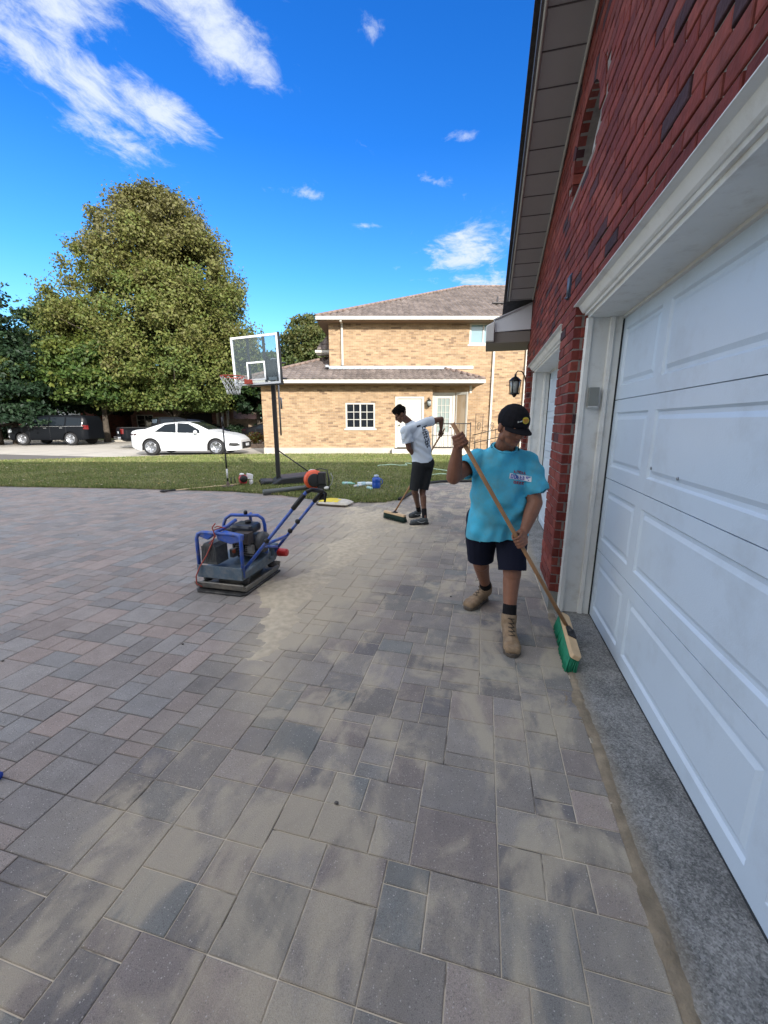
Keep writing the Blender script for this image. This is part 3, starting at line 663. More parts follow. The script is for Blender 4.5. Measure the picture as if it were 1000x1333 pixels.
    ro.add([(x_out-.05, -1.2, rake_z(-1.2)+.15), (x_out-.05, -10, rake_z(-10)+.15), (8, -10, rake_z(-10)+.15), (8, -1.2, rake_z(-1.2)+.15)], [(0, 1, 2, 3)])
    so.build('soffit', SOFFIT, garage, world=True); seam.build('soffit_seams', FASCIA, garage, world=True)
    fa.build('fascia', FASCIA, garage, world=True); ro.build('roof', nmat('shingle_dark', (.05, .045, .045), rough=.95, var=.3, scale=20), garage, world=True)
    tr.build('soffit_trim', nmat('trim_alu', (.5, .49, .46), rough=.5), garage, world=True)
    # cornice return at the far eave
    c = MB(ML)
    c.prism([(.075, 2.885), (GW-.001, 2.905), (GW-.001, 3.255), (.075, 3.055)], 6.72, 7.5, axis='y')
    c.build('eave_return', WHITE, garage, bevel=.004, world=True)
    c = MB(ML); c.prism([(.06, 3.052), (GW-.003, 3.252), (GW-.003, 3.27), (.055, 3.07)], 6.70, 7.52, axis='y'); c.build('return_flashing', nmat('flash_grey', (.45, .47, .5), rough=.4), garage, world=True)
    c = MB(ML); c.prism([(-.05, 2.75), (.07, 2.75), (.07, 3.03), (-.05, 2.97)], 6.66, 7.52, axis='y'); gt = c.build('gutter', nmat('gutter_cream', (.62, .62, .6), rough=.4), garage, bevel=.01, world=True)
    c = MB(ML); c.bx(-.045, GW-.002, 6.73, 7.5, 2.735, 2.884); c.bx(.1, 7, 7.05, 7.5, 2.74, 2.9); c.build('eave_soffit', nmat('soffit_brown', (.19, .17, .15), rough=.7), garage, world=True)
    # ---- door openings: lintel moulding, jamb casing, sectional door
    def opening(y0, y1, det):
        zc = 2.365; zi = 2.262; xd = .918
        t = MB(ML)     # head: crown moulding profile run along y (x, z)
        prof = [(GW-.012, zc), (GW+.02, zc-.006), (GW+.045, zc-.045), (GW+.055, zc-.052), (GW+.062, zc-.052), (GW+.068, zc-.066), (GW+.085, zc-.066), (GW+.09, zc-.085), (GW+.10, zc-.085), (xd-.02, zc-.088), (xd-.02, zc-.103), (xd+.02, zc-.105), (xd+.02, zc+.03), (GW-.012, zc+.004)]
        t.prism(prof, y0-.005, y1+.03, axis='y')
        hd = t.build('door_head', TRIM, garage, world=True)
        for (yy, s) in ((y1, 1), (y0, -1)):
            j = MB(ML)
            pr = [(GW+.075, 0), (GW+.085, -.018), (GW+.115, -.018), (GW+.12, -.004), (GW+.23, .004), (GW+.235, -.018), (GW+.26, -.022), (GW+.268, -.008), (.905, -.012), (.905, .05), (GW+.075, .05)]
            j.prism([(x, yy-.012+s*q) for x, q in pr], .012, zc-.087, axis='z')
            j.build('door_casing', TRIM, garage, world=True)
        # sectional door with raised panels
        dm = MB(ML); H = 4; sh = 2.262/H; xs = xd
        L_ = y1-.02-y0-.02; cols = []
        b = y1-.075
        seq = [.60, 1.28, 1.28, .60, 1.28] if L_ > 4 else [.58, 1.28, .45]
        for wd in seq:
            if b-wd < y0+.05: break
            cols.append((b-wd, b)); b -= wd+.105
        for k in range(H):
            z0 = .014+k*sh; z1 = z0+sh-.005
            # rails and stiles
            pz0, pz1 = z0+.09, z1-.085
            ys_ = [y0+.01]+[v for c in cols[::-1] for v in c]+[y1-.02]
            dm.bx(xs, xs+.035, ys_[0], ys_[-1], z0, pz0); dm.bx(xs, xs+.035, ys_[0], ys_[-1], pz1, z1)
            for q in range(0, len(ys_), 2): dm.bx(xs, xs+.035, ys_[q], ys_[q+1], pz0, pz1)
            for (a, b_) in cols:
                # bevel in, field, bevel out
                e0, e1, e2 = .0, .014, .045
                P = lambda e, x: [(x, a+e, pz0+e), (x, b_-e, pz0+e), (x, b_-e, pz1-e), (x, a+e, pz1-e)]
                r = [P(0, xs), P(.012, xs+.013), P(.030, xs+.013), P(.052, xs+.003)]
                vs = sum(r, []); fs = [(12, 13, 14, 15)]
                for i in range(3):
                    for t_ in range(4): fs.append((i*4+t_, i*4+(t_+1) % 4, i*4+4+(t_+1) % 4, i*4+4+t_))
                dm.add(vs, fs)
        dm.bx(xs+.02, xs+.05, y0, y1-.01, .02, 2.262)
        o = dm.build('garage_door', DOORW, garage, world=True)
        if det:
            for (yy, zz) in ((2.53, 1.30), (2.20, 1.285)):
                n_ = MB(ML); n_.lathe([(.009, 0), (.009, -.004), (.004, -.006)], (xs+.002, yy, zz), 10, ax='x')
                n_.build('dent_screw', nmat('screw_grey', (.3, .33, .36), rough=.4, metal=.6), o, world=True)
        ws = MB(ML); ws.bx(xd-.004, xd+.02, y0+.01, y1-.02, .003, .018); ws.build('weather_strip', nmat('rubber_dark', (.03, .035, .04), rough=.9), garage, world=True)
        gp = MB(ML); gp.bx(xd-.008, xd+.06, y1-.021, y1-.015, .012, 2.275); gp.build('side_seal', nmat('rubber_dark', (.03, .035, .04), rough=.9), garage, world=True)
    opening(*OP1, True); opening(*OP2, False)
    # keypad on the near jamb
    k = MB(ML); cx = GW+.17; yj = 3.344
    k.bx(cx-.034, cx+.034, yj-.028, yj, 1.66, 1.80); k.bx(cx-.034, cx+.034, yj-.031, yj-.028, 1.675, 1.797)
    ko = k.build('keypad_box', nmat('keypad_grey', (.22, .23, .21), rough=.6), garage, bevel=.006, world=True)
    k = MB(ML); k.box((cx, yj-.030, 1.663), (.066, .012, .012)); k.build('keypad_lip', nmat('keypad_lip', (.5, .5, .48), rough=.5), ko, world=True)
    # wall bracket above the pier
    k = MB(ML)
    for dy in (0, .05): k.tube([(GW-.012, 3.66+dy, 2.50), (GW-.012, 3.66+dy, 2.66)], .008, 6)
    k.tube([(GW-.005, 3.66, 2.51), (GW-.03, 3.685, 2.505), (GW-.005, 3.71, 2.51)], .007, 6); k.bx(GW-.008, GW+.004, 3.64, 3.73, 2.5, 2.67)
    tag(k.build('wall_bracket', nmat('bracket_blue', (.10, .13, .18), rough=.35, metal=.6)), 'slim metal wall bracket on the red bricks between the two garage doors', 'bracket')
    # unseen house block behind the camera, added and sized to shade the driveway
    h = MB(); h.bx(-8.5, 14, -12, -4.5, 0, 6.2); hw = h.build('shade_block', nmat('shade_block_brick', (.24, .06, .05), rough=.9, var=.2, scale=6), garage, world=True)
    h = MB(); h.prism([(-13, 6.0), (-3.7, 6.0), (-3.7, 6.2), (-8.2, 10.7), (-13, 6.2)], -9.1, 14.6, axis='x'); h.build('shade_block_roof', nmat('shingle_dark', (.05, .045, .045)), garage, world=True)
build_garage()
# lantern on the far pier
def lantern(name, label, M, s=1, par=None):
    if par is None: t = thing(name, label, 'lantern', tuple(M.to_translation()), M.to_euler().z)
    else: t = None
    mb = MB(M @ Matrix.Scale(s, 4))
    mb.lathe([(.012, .33), (.02, .32), (.018, .29), (.05, .275), (.105, .225), (.11, .215)], seg=6); mb.lathe([(.085, -.01), (.09, 0), (.075, .01)], seg=6); mb.lathe([(.01, -.06), (.025, -.045), (.04, -.02), (.05, -.01)], seg=6)
    for k in range(6):
        a = math.pi*k/3; mb.tube([(.078*math.cos(a), .078*math.sin(a), 0), (.098*math.cos(a), .098*math.sin(a), .22)], .007, 4)
    mb.tube([(0, 0, .33), (.03, 0, .38), (.1, 0, .37), (.15, 0, .3), (.17, 0, .2)], .010, 6); mb.box((.178, 0, .16), (.015, .1, .22))
    o = mb.build('lantern_frame', BLACKMETAL, t or par, world=True)
    g = MB(M @ Matrix.Scale(s, 4)); g.lathe([(.068, .01), (.088, .21)], seg=6); g.build('lantern_glass', nmat('lantern_glass', (.35, .38, .36), rough=.15), o, world=True)
    return t
lantern('wall_lantern', 'black six-sided wall lantern hanging at the far end of the red brick garage', ML @ Matrix.Translation((GW-.155, 7.0, 2.0)), .92)
# ================================================================ tan brick house facing the camera
def brickmat(name, c1, c2, mort, dark, scale=1.0, off=.0):
    m_ = bpy.data.materials.new(name); nt, N, L = pnode(m_); m = tomath(N, L); b = N['Principled BSDF']; b.inputs['Roughness'].default_value = .9
    tc = N.new('ShaderNodeTexCoord'); mp = N.new('ShaderNodeSeparateXYZ'); L.new(tc.outputs['Object'], mp.inputs[0])
    cb = N.new('ShaderNodeCombineXYZ'); L.new(m('ADD', mp.outputs[0], mp.outputs[1]), cb.inputs[0]); L.new(mp.outputs[2], cb.inputs[1])
    bt = N.new('ShaderNodeTexBrick'); L.new(cb.outputs[0], bt.inputs[0]); bt.inputs['Scale'].default_value = 1
    bt.inputs['Brick Width'].default_value = .25*scale; bt.inputs['Row Height'].default_value = .078*scale; bt.inputs['Mortar Size'].default_value = .007*scale; bt.inputs['Mortar Smooth'].default_value = .2
    bt.inputs['Color1'].default_value = (*c1, 1); bt.inputs['Color2'].default_value = (*c2, 1); bt.inputs['Mortar'].default_value = (*mort, 1)
    # scattered dark bricks, one value per brick cell
    row = m('FLOOR', m('DIVIDE', mp.outputs[2], .078*scale)); hx = m('ADD', m('DIVIDE', m('ADD', mp.outputs[0], mp.outputs[1]), .25*scale), m('MULTIPLY', m('MODULO', row, 2), .5))
    cell = N.new('ShaderNodeCombineXYZ'); L.new(m('FLOOR', hx), cell.inputs[0]); L.new(row, cell.inputs[1])
    wn = N.new('ShaderNodeTexWhiteNoise'); wn.noise_dimensions = '2D'; L.new(cell.outputs[0], wn.inputs['Vector'])
    x = N.new('ShaderNodeMix'); x.data_type = 'RGBA'; L.new(m('MULTIPLY', m('GREATER_THAN', wn.outputs['Value'], .925), .65), x.inputs['Factor']); L.new(bt.outputs['Color'], x.inputs[6]); x.inputs[7].default_value = (*dark, 1)
    sepc = N.new('ShaderNodeSeparateColor'); L.new(wn.outputs['Color'], sepc.inputs[0])
    n = N.new('ShaderNodeTexNoise'); n.inputs['Scale'].default_value = 1.3; n.inputs['Detail'].default_value = 5; L.new(tc.outputs['Object'], n.inputs[0])
    vs = N.new('ShaderNodeVectorMath'); vs.operation = 'SCALE'; L.new(x.outputs[2], vs.inputs[0]); L.new(m('ADD', m('ADD', m('MULTIPLY', n.outputs['Fac'], .3), .66), m('MULTIPLY', sepc.outputs[1], .38)), vs.inputs['Scale'])
    L.new(vs.outputs[0], b.inputs['Base Color'])
    bp = N.new('ShaderNodeBump'); bp.inputs['Strength'].default_value = .6; bp.inputs['Distance'].default_value = .01; L.new(m('SUBTRACT', 1, bt.outputs['Fac']), bp.inputs['Height']); L.new(bp.outputs[0], b.inputs['Normal'])
    return m_
TAN = brickmat('tan_brick', (.39, .262, .15), (.33, .212, .115), (.39, .315, .23), (.16, .10, .066))
CREAM = nmat('cream_trim', (.50, .475, .42), rough=.5, var=.03)
TILE = amat('roof_tile', rough=.8, bump=.2, bscale=20, var=.2, scale=1.2)
house = thing('tan_brick_house', 'two-storey tan brick house with brown tiled roofs across the lawn', 'house', (0, 21.4, 0), 0)
rh = random.Random(9)
def tile_plane(name, P, ex, up, width, top, parent, c0=(.175, .145, .13), step=.36, tw=.30, lo=None):
    """wavy roof tiles. P eave corner; ex unit along eave; up unit up the slope; top(s) slope length at s"""
    mb = MB(); P = Vector(P); ex = Vector(ex); up = Vector(up); nn = ex.cross(up).normalized()
    if nn.z < 0: nn = -nn
    sub = 6; ns = int(width/tw)*sub
    for i in range(ns):
        s0, s1 = width*i/ns, width*(i+1)/ns
        w = lambda s: .060*abs(math.sin(math.pi*s/tw))
        t1 = min(top(s0), top(s1)); tb = max(lo(s0), lo(s1)) if lo else 0; k0 = int(tb/step); k = k0
        while k*step < t1-.02:
            a, b = max(k*step, tb), min((k+1)*step, t1)
            if b-a > .01:
                rn = random.Random(int(i/sub)*1000+k); e = rn.uniform(.75, 1.2); mb.col = tuple(x*e for x in c0)
                q = [P+ex*s0+up*a+nn*(w(s0)+.035), P+ex*s1+up*a+nn*(w(s1)+.035), P+ex*s1+up*b+nn*w(s1), P+ex*s0+up*b+nn*w(s0)]
                f = [P+ex*s0+up*a+nn*(w(s0)-.01), P+ex*s1+up*a+nn*(w(s1)-.01)]
                mb.smooth = False; mb.add(q+f, [(0, 1, 2, 3), (4, 5, 1, 0)])
            k += 1
    return mb.build(name, TILE, parent, world=True)
def window_grid(x0, x1, z0, z1, y, nx, nz, parent, glass, fr=.07, mat=None, sill=True):
    mat = mat or CREAM
    f = MB(); f.bx(x0, x1, y-.04, y+.02, z1-fr, z1); f.bx(x0, x1, y-.04, y+.02, z0, z0+fr); f.bx(x0, x0+fr, y-.04, y+.02, z0+fr, z1-fr); f.bx(x1-fr, x1, y-.04, y+.02, z0+fr, z1-fr)
    if nx % 2 == 0: f.bx((x0+x1)/2-.035, (x0+x1)/2+.035, y-.035, y+.02, z0+fr, z1-fr)
    for i in range(1, nx):
        if nx % 2 == 0 and i == nx//2: continue
        x = x0+fr+(x1-x0-2*fr)*i/nx; f.bx(x-.015, x+.015, y-.02, y+.015, z0+fr, z1-fr)
    for i in range(1, nz): z = z0+fr+(z1-z0-2*fr)*i/nz; f.bx(x0+fr, x1-fr, y-.022, y+.014, z-.015, z+.015)
    if sill: f.bx(x0-.07, x1+.07, y-.09, y-.041, z0-.07, z0+.01)
    w = f.build('window', mat, parent, world=True)
    g = MB(); g.bx(x0+fr, x1-fr, y+.004, y+.01, z0+fr, z1-fr); g.build('pane', glass, w, world=True)
    return w
def build_tan():
    YL, YM = 20.3, 21.3
    DG = glassmat('glass_dark', (.012, .016, .02), .05); PG = glassmat('glass_sky', (.22, .33, .36), .06)
    w = MB()
    # lower wing wall with the window and door openings left out
    def wall(x0, x1, z0, z1, y, holes, t=.25):
        xs = sorted({x0, x1, *[h[0] for h in holes], *[h[1] for h in holes]})
        for a, b in zip(xs, xs[1:]):
            hz = sorted([(h[2], h[3]) for h in holes if h[0] <= a+1e-6 and h[1] >= b-1e-6]); z = z0
            for (q, r) in hz:
                if q > z: w.bx(a, b, y, y+t, z, q)
                z = r
            if z1 > z: w.bx(a, b, y, y+t, z, z1)
    wall(-6.0, 2.38, .32, 3.32, YL, [(-1.90, -.44, 1.25, 2.50), (.55, 1.98, .0, 2.80)])
    wall(2.38, 4.2, .32, 3.32, YL+.35, [(2.40, 3.55, .3, 3.0)])
    w.bx(-6.0, -5.75, YL+.25, 30, .32, 3.32)
    wall(-2.75, 13, 0, 6.5, YM, [(4.25, 5.65, 5.35, 6.36)]); w.bx(-2.75, -2.5, YM+.25, 36, 0, 6.5)
    w.build('wall', TAN, house, world=True)
    f = MB(); f.bx(-6.03, .52, YL-.03, YL+.1, -.1, .318); f.bx(2.0, 2.4, YL-.03, YL+.1, -.1, .318); f.build('foundation', nmat('foundation_pale', (.44, .40, .34), rough=.95, var=.08, scale=3), house, world=True)
    # roofs
    pit = math.atan(.45); up = Vector((0, math.cos(pit), math.sin(pit))); cz = math.cos(pit)
    Ze = 6.47; Ye = 20.72; X0 = -3.25; Hd = 8.6
    upper = tile_plane('roof', (X0, Ye, Ze), (1, 0, 0), up, 17, lambda s: min(s, Hd)/cz, house)
    # left hip plane of the upper roof
    m2 = MB(); m2.add([(X0, Ye, Ze), (X0+Hd, Ye+Hd, Ze+Hd*.45), (X0, Ye+2*Hd, Ze)], [(0, 1, 2)]); m2.add([(X0+Hd, Ye+Hd, Ze+Hd*.45), (14, Ye+Hd, Ze+Hd*.45), (14, Ye+2*Hd, Ze), (X0, Ye+2*Hd, Ze)], [(0, 1, 2, 3)])
    m2.col = (.15, .13, .12); m2.build('roof_back', nmat('tile_plain', (.17, .14, .12), rough=.8, var=.2), house, world=True)
    # hip and ridge caps
    def caps(name, p, q):
        c = MB(); p = Vector(p); q = Vector(q); n = max(2, int((q-p).length/.34))
        for i in range(n):
            a = p.lerp(q, i/n); b = p.lerp(q, (i+.98)/n); c.tube([a+Vector((0, 0, .02)), b+Vector((0, 0, .045))], [.085, .07], 8)
        c.build(name, nmat('tile_cap', (.20, .145, .12), rough=.8, var=.2, scale=2), house, world=True)
    caps('roof_hip_cap', (X0, Ye, Ze+.05), (X0+Hd, Ye+Hd, Ze+Hd*.45+.05)); caps('roof_ridge_cap', (X0+Hd, Ye+Hd, Ze+Hd*.45+.05), (14, Ye+Hd, Ze+Hd*.45+.05))
    # lower roof: hip at the left, runs into the main wall
    pl_ = math.atan(.40); upl = Vector((0, math.cos(pl_), math.sin(pl_))); cl = math.cos(pl_); LX, LY, LZ = -6.75, 19.65, 3.50
    def ltop(s):
        x = LX+s
        if x < -2.75: return min(s, 5.0)/cl
        return min((21.3-LY), max(0, 4.72-x)*1.0)/cl
    tile_plane('lower_roof', (LX, LY, LZ), (1, 0, 0), upl, 11.45, ltop, house)
    m3 = MB(); m3.add([(LX, LY, LZ), (LX+5, LY+5, LZ+2.0), (LX, LY+10, LZ)], [(0, 1, 2)]); m3.add([(4.72, LY, LZ), (4.72-1.65, LY+1.65, LZ+.66), (4.72, LY+1.65, LZ)], [(0, 1, 2)]); m3.build('lower_roof_side', nmat('tile_plain', (.17, .14, .12)), house, world=True)
    caps('lower_hip_cap', (LX, LY, LZ+.04), (LX+5, LY+5, LZ+2.04)); caps('lower_hip_cap', (4.72, LY, LZ+.03), (4.72-1.65, LY+1.65, LZ+.69))
    # side dormer eave left of the main block
    # flashing along the main wall
    fl = MB(); fl.box((.85, 21.28, LZ+1.65*.40+.10), (7.3, .06, .14)); fl.box((-2.82, 21.25, LZ+.78), (.14, .8, .10)); fl.build('flashing', nmat('flash_metal', (.42, .47, .52), rough=.35, metal=.3), house, world=True)
    # eaves: gutter, fascia, soffit
    g = MB(); g.bx(X0-.02, 14, Ye-.11, Ye+.0, Ze-.12, Ze+.02); g.bx(X0-.02, 14, Ye-.12, Ye-.112, Ze-.02, Ze+.03); g.build('gutter', CREAM, house, world=True)
    g = MB(); g.bx(LX-.02, 4.75, LY-.11, LY, LZ-.15, LZ+.0); g.bx(LX-.02, 4.75, LY-.12, LY-.112, LZ-.04, LZ+.01); g.build('gutter', CREAM, house, world=True)
    so = MB(); so.bx(X0, 14, Ye, YM+.1, Ze-.14, Ze-.10); so.bx(X0, X0+.5, Ye, 36, Ze-.139, Ze-.101); so.build('soffit', nmat('soffit_brownish', (.22, .15, .10), rough=.7), house, world=True)
    so = MB(); so.bx(LX, 4.70, LY, YM, LZ-.18, LZ-.14); so.build('soffit', nmat('soffit_brownish', (.22, .15, .10), rough=.7), house, world=True)
    for (x, y, z0, z1) in ((-2.08, YM-.06, 4.35, 6.35), (5.50, YM-.06, .2, 6.35), (7.15, YM-.06, .2, 6.35)):
        d = MB(); d.bx(x-.05, x+.05, y-.05, y+.03, z0, z1); d.bx(x-.05, x+.05, Ye-.06, y-.05, z1-.08, z1-.02); d.build('downspout', CREAM, house, world=True, bevel=.01)
    d = MB(); d.bx(4.17, 4.27, YL-.06, YL+.02, 2.95, 3.3); d.build('downspout', CREAM, house, world=True)
    window_grid(-1.90, -.44, 1.25, 2.50, YL+.06, 4, 3, house, DG, fr=.08)
    window_grid(4.25, 5.65, 5.35, 6.36, YM+.08, 2, 1, house, PG, fr=.09)
    # white door
    f = MB(); f.bx(.55, .66, YL+.02, YL+.12, .30, 2.80); f.bx(1.87, 1.98, YL+.02, YL+.12, .30, 2.80); f.bx(.66, 1.87, YL+.02, YL+.12, 2.69, 2.80); f.build('door_frame', CREAM, house, world=True)
    f = MB(); f.bx(.67, 1.86, YL+.07, YL+.12, .33, 2.68)
    for (a, b, z0, z1) in ((.80, 1.20, 1.75, 2.5), (1.33, 1.73, 1.75, 2.5), (.80, 1.20, .55, 1.5), (1.33, 1.73, .55, 1.5)): f.bx(a, b, YL+.058, YL+.068, z0, z1)
    dr = f.build('door', nmat('door_cream', (.50, .475, .42), rough=.45), house, bevel=.01, world=True)
    BR = nmat('brass_dark', (.06, .045, .03), rough=.3, metal=.8)
    k = MB(); k.ell((.76, YL+.02, 1.42), (.035, .035, .035)); k.build('handle', BR, dr, world=True); k = MB(); k.ell((.76, YL+.03, 1.62), (.03, .03, .03)); k.build('lock', BR, dr, world=True)
    f = MB(); f.bx(.40, 2.12, YL-.28, YL-.032, .0, .26); f.build('door_step', nmat('step_concrete', (.58, .54, .46), rough=.95), house, bevel=.01, world=True)
    # french door with its frame and side return
    f = MB(); y = YL+.36
    f.bx(2.40, 2.52, y, y+.1, .3, 3.0); f.bx(3.44, 3.55, y, y+.1, .3, 3.0); f.bx(2.52, 3.44, y, y+.1, 2.88, 3.0); f.build('door_frame', CREAM, house, world=True)
    f = MB(); f.bx(2.53, 2.68, y+.03, y+.08, .32, 2.87); f.bx(3.28, 3.43, y+.03, y+.08, .32, 2.87); f.bx(2.68, 3.28, y+.03, y+.08, .32, 1.05); f.bx(2.68, 3.28, y+.03, y+.08, 2.72, 2.87)
    for i in (1, 2): x = 2.68+.6*i/3; f.bx(x-.012, x+.012, y+.03, y+.06, 1.05, 2.72)
    for i in range(1, 5): z = 1.05+1.67*i/5; f.bx(2.68, 3.28, y+.032, y+.058, z-.012, z+.012)
    dr = f.build('glazed_door', nmat('door_cream', (.50, .475, .42)), house, world=True)
    g = MB(); g.bx(2.68, 3.28, y+.065, y+.07, 1.05, 2.72); g.build('pane', nmat('pane_green', (.27, .32, .30), rough=.1), dr, world=True)
    k = MB(); k.ell((3.36, y+.0, 1.30), (.035, .04, .035)); k.build('handle', BR, dr, world=True); k = MB(); k.ell((3.36, y+.0, 1.48), (.03, .03, .03)); k.build('lock', BR, dr, world=True)
    # storm door standing open
    T = Matrix.Translation((3.60, YL+.34, 0)) @ Matrix.Rotation(R(-48), 4, 'Z'); f = MB(T)
    f.bx(0, .06, -.03, .01, .33, 3.0); f.bx(.62, .70, -.03, .01, .33, 3.0); f.bx(.06, .62, -.03, .01, 2.88, 3.0); f.bx(.06, .62, -.03, .01, .33, .6)
    sd = f.build('storm_door', nmat('door_cream', (.50, .475, .42)), house, world=True)
    g = MB(T); g.bx(.06, .62, -.012, -.008, .6, 2.88); g.build('pane', nmat('pane_amber', (.38, .28, .18), rough=.1), sd, world=True)
    st = MB(); st.bx(2.30, 4.3, YL-1.0, YL+.34, 0, .28); st.bx(4.3, 5.6, YL-1.0, YL+.1, -.02, .12); st.build('porch_slab', nmat('step_concrete', (.58, .54, .46), rough=.95), house, bevel=.01, world=True)
    # wall lamp by the door
    lantern('x', 'x', Matrix.Translation((2.19, YL-.19, 2.33)) @ Matrix.Rotation(R(90), 4, 'Z'), 1.15, par=house)
    # side roof piece peeking left of the main block
    tile_plane('side_roof', (-3.55, 22.6, 5.30), (1, 0, 0), Vector((.0, .55, .83)), .8, lambda s: min(.95, s*1.6+.25), house)
    g = MB(); g.bx(-3.65, -2.75, 22.48, 22.6, 5.16, 5.29); g.bx(-3.6, -2.75, 22.6, 23.2, 5.10, 5.16); g.build('side_gutter', CREAM, house, world=True)
    # roof vent pipe
    VD = nmat('vent_dark', (.05, .045, .045), rough=.6); v = MB(); v.lathe([(.05, .0), (.06, .03), (.05, .2)], (7.1, Ye+3.4, Ze+3.4*.45), 8); v.build('roof_pipe', VD, house, world=True)
    v = MB(); p = Vector((6.15, Ye+2.9, Ze+2.9*.45)); v.box((p.x, p.y-.05, p.z+.05), (.6, .4, .04), Matrix()); v.lathe([(.12, 0), (.10, .06), (.05, .10), (.05, .42)], p, 10)
    v.build('roof_vent', VD, house, world=True)
build_tan()
# black railing on the porch
def railing(name, label, pts, h, step, loc):
    t = thing(name, label, 'railing', loc); a, b = Vector(pts[0]), Vector(pts[1]); n = int((b-a).length/step)
    m = MB(); U = Vector((0, 0, 1)); m.tube([a+U*h, b+U*h], .022, 6); m.build('rail', BLACKMETAL, t, world=True); m = MB(); m.tube([a+U*.12, b+U*.12], .014, 6)
    m.build('rail', BLACKMETAL, t, world=True)
    for i in range(n+1):
        p = a.lerp(b, i/n); m = MB(); e = .022 if i in (0, n) else .010; m.tube([p+U*(0 if i in (0, n) else .12), p+U*(h+(.06 if i in (0, n) else 0))], e, 5); m.build('post' if i in (0, n) else 'baluster', BLACKMETAL, t, world=True)
    return t
railing('porch_railing', 'black metal railing with thin upright bars in front of the glazed porch door', [(2.32, 19.36, .28), (4.1, 19.36, .28)], 1.22, .17, (3.2, 19.36, .28))
def step_rail():
    t = thing('step_railing', 'scrolled black iron step railing against the tan brick wall beside the porch', 'railing', (5.1, 19.9, .1))
    for k, (x0, x1, z0, z1) in enumerate([(4.35, 5.6, .95, 1.25), (4.35, 5.6, .55, .85)]):
        m = MB(); m.tube([(x0, 19.9, z0), (x1, 19.9, z1)], .02, 6); m.build('rail', BLACKMETAL, t, world=True)
    for x in (4.45, 4.75, 5.1, 5.45):
        m = MB(); m.tube([(x, 19.9, .1), (x, 19.9, 1.0+(x-4.35)*.24)], .014, 5); m.build('post', BLACKMETAL, t, world=True)
    for x in (4.62, 5.25):
        m = MB(); m.tube([(x+.11*math.cos(a)*(1-a/14), 19.9, 1.25+.22*math.sin(a)*(1-a/14)+.1) for a in np.linspace(0, 9.4, 26)], .013, 5); m.build('scroll', BLACKMETAL, t, world=True)
    m = MB(); m.tube([(4.45, 19.9, 1.0), (4.45, 19.9, 1.95), (4.8, 19.9, 1.95), (4.8, 19.9, 1.1)], .013, 5); m.build('bracket', BLACKMETAL, t, world=True)
step_rail()

# ================================================================ background houses and fence
RED2 = brickmat('far_red_brick', (.26, .075, .05), (.20, .06, .045), (.25, .2, .17), (.08, .04, .04), 1.3)
PINK2 = brickmat('far_pink_brick', (.30, .15, .12), (.24, .12, .10), (.3, .25, .22), (.1, .06, .05), 1.3)
def far_house(name, label, x0, x1, Y, h, mat, doors, wins, rh_, over=.8, rmat=(.10, .095, .095)):
    t = thing(name, label, 'house', ((x0+x1)/2, Y, 0)); m = MB(); m.bx(x0, x1, Y, Y+8, 0, h); wl = m.build('wall', mat, t, world=True)
    m = MB(); m.prism([(Y-over, h-.05), (Y+8+over, h-.05), (Y+4, h+rh_)], x0-over, x1+over, axis='x'); m.build('roof', nmat('far_roof'+name, rmat, rough=.9, var=.25, scale=3), t, world=True)
    m = MB(); m.bx(x0-over, x1+over, Y-over-.14, Y-over-.002, h-.14, h+.03); m.build('gutter', CREAM, t, world=True)
    for (a, b, z0, z1) in doors:
        m = MB(); m.bx(a, b, Y-.05, Y-.003, z0, z1)
        for k in range(1, 4): z = z0+(z1-z0)*k/4; m.bx(a+.05, b-.05, Y-.06, Y-.051, z-.27, z-.05)
        m.build('garage_door', nmat('far_door', (.75, .78, .82), rough=.5), t, world=True)
    for (a, b, z0, z1) in wins: window_grid(a, b, z0, z1, Y-.06, 2, 3, t, glassmat('glass_dark', (.012, .016, .02)), fr=.09)
    return t
h1 = far_house('red_brick_house', 'low red brick house with two white garage doors behind the black van at the left', -44, -26.5, 37.5, 3.3, RED2, [(-32.9, -30.4, .2, 2.9), (-30.0, -27.7, .2, 2.9)], [(-37.3, -36.2, .9, 2.5), (-40, -38.8, .9, 2.5)], 1.9)
m = MB(); m.bx(-35.4, -34.2, 37.42, 37.498, .2, 2.7); m.build('door', nmat('door_dark', (.03, .02, .02), rough=.5), h1, world=True)
h2 = far_house('pink_brick_house', 'pinkish brick house with a dark garage opening behind the pickup truck', -25.6, -15.2, 41.5, 3.1, PINK2, [], [(-25.0, -23.3, .9, 2.3)], 1.7, rmat=(.30, .31, .33))
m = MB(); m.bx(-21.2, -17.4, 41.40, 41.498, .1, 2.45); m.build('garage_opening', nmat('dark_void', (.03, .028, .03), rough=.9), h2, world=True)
for x in (-16.6, -16.1, -15.6): m = MB(); m.bx(x-.1, x+.1, 40.9, 41.1, .1, 3.0); m.build('porch_column', CREAM, h2, world=True)
h3 = far_house('dark_trimmed_house', 'distant low house half hidden in the shade under the big tree', -13.5, -2.5, 50, 3.0, PINK2, [(-7.4, -5.3, .1, 2.5)], [(-12.3, -10.9, .9, 2.2)], 2.2)
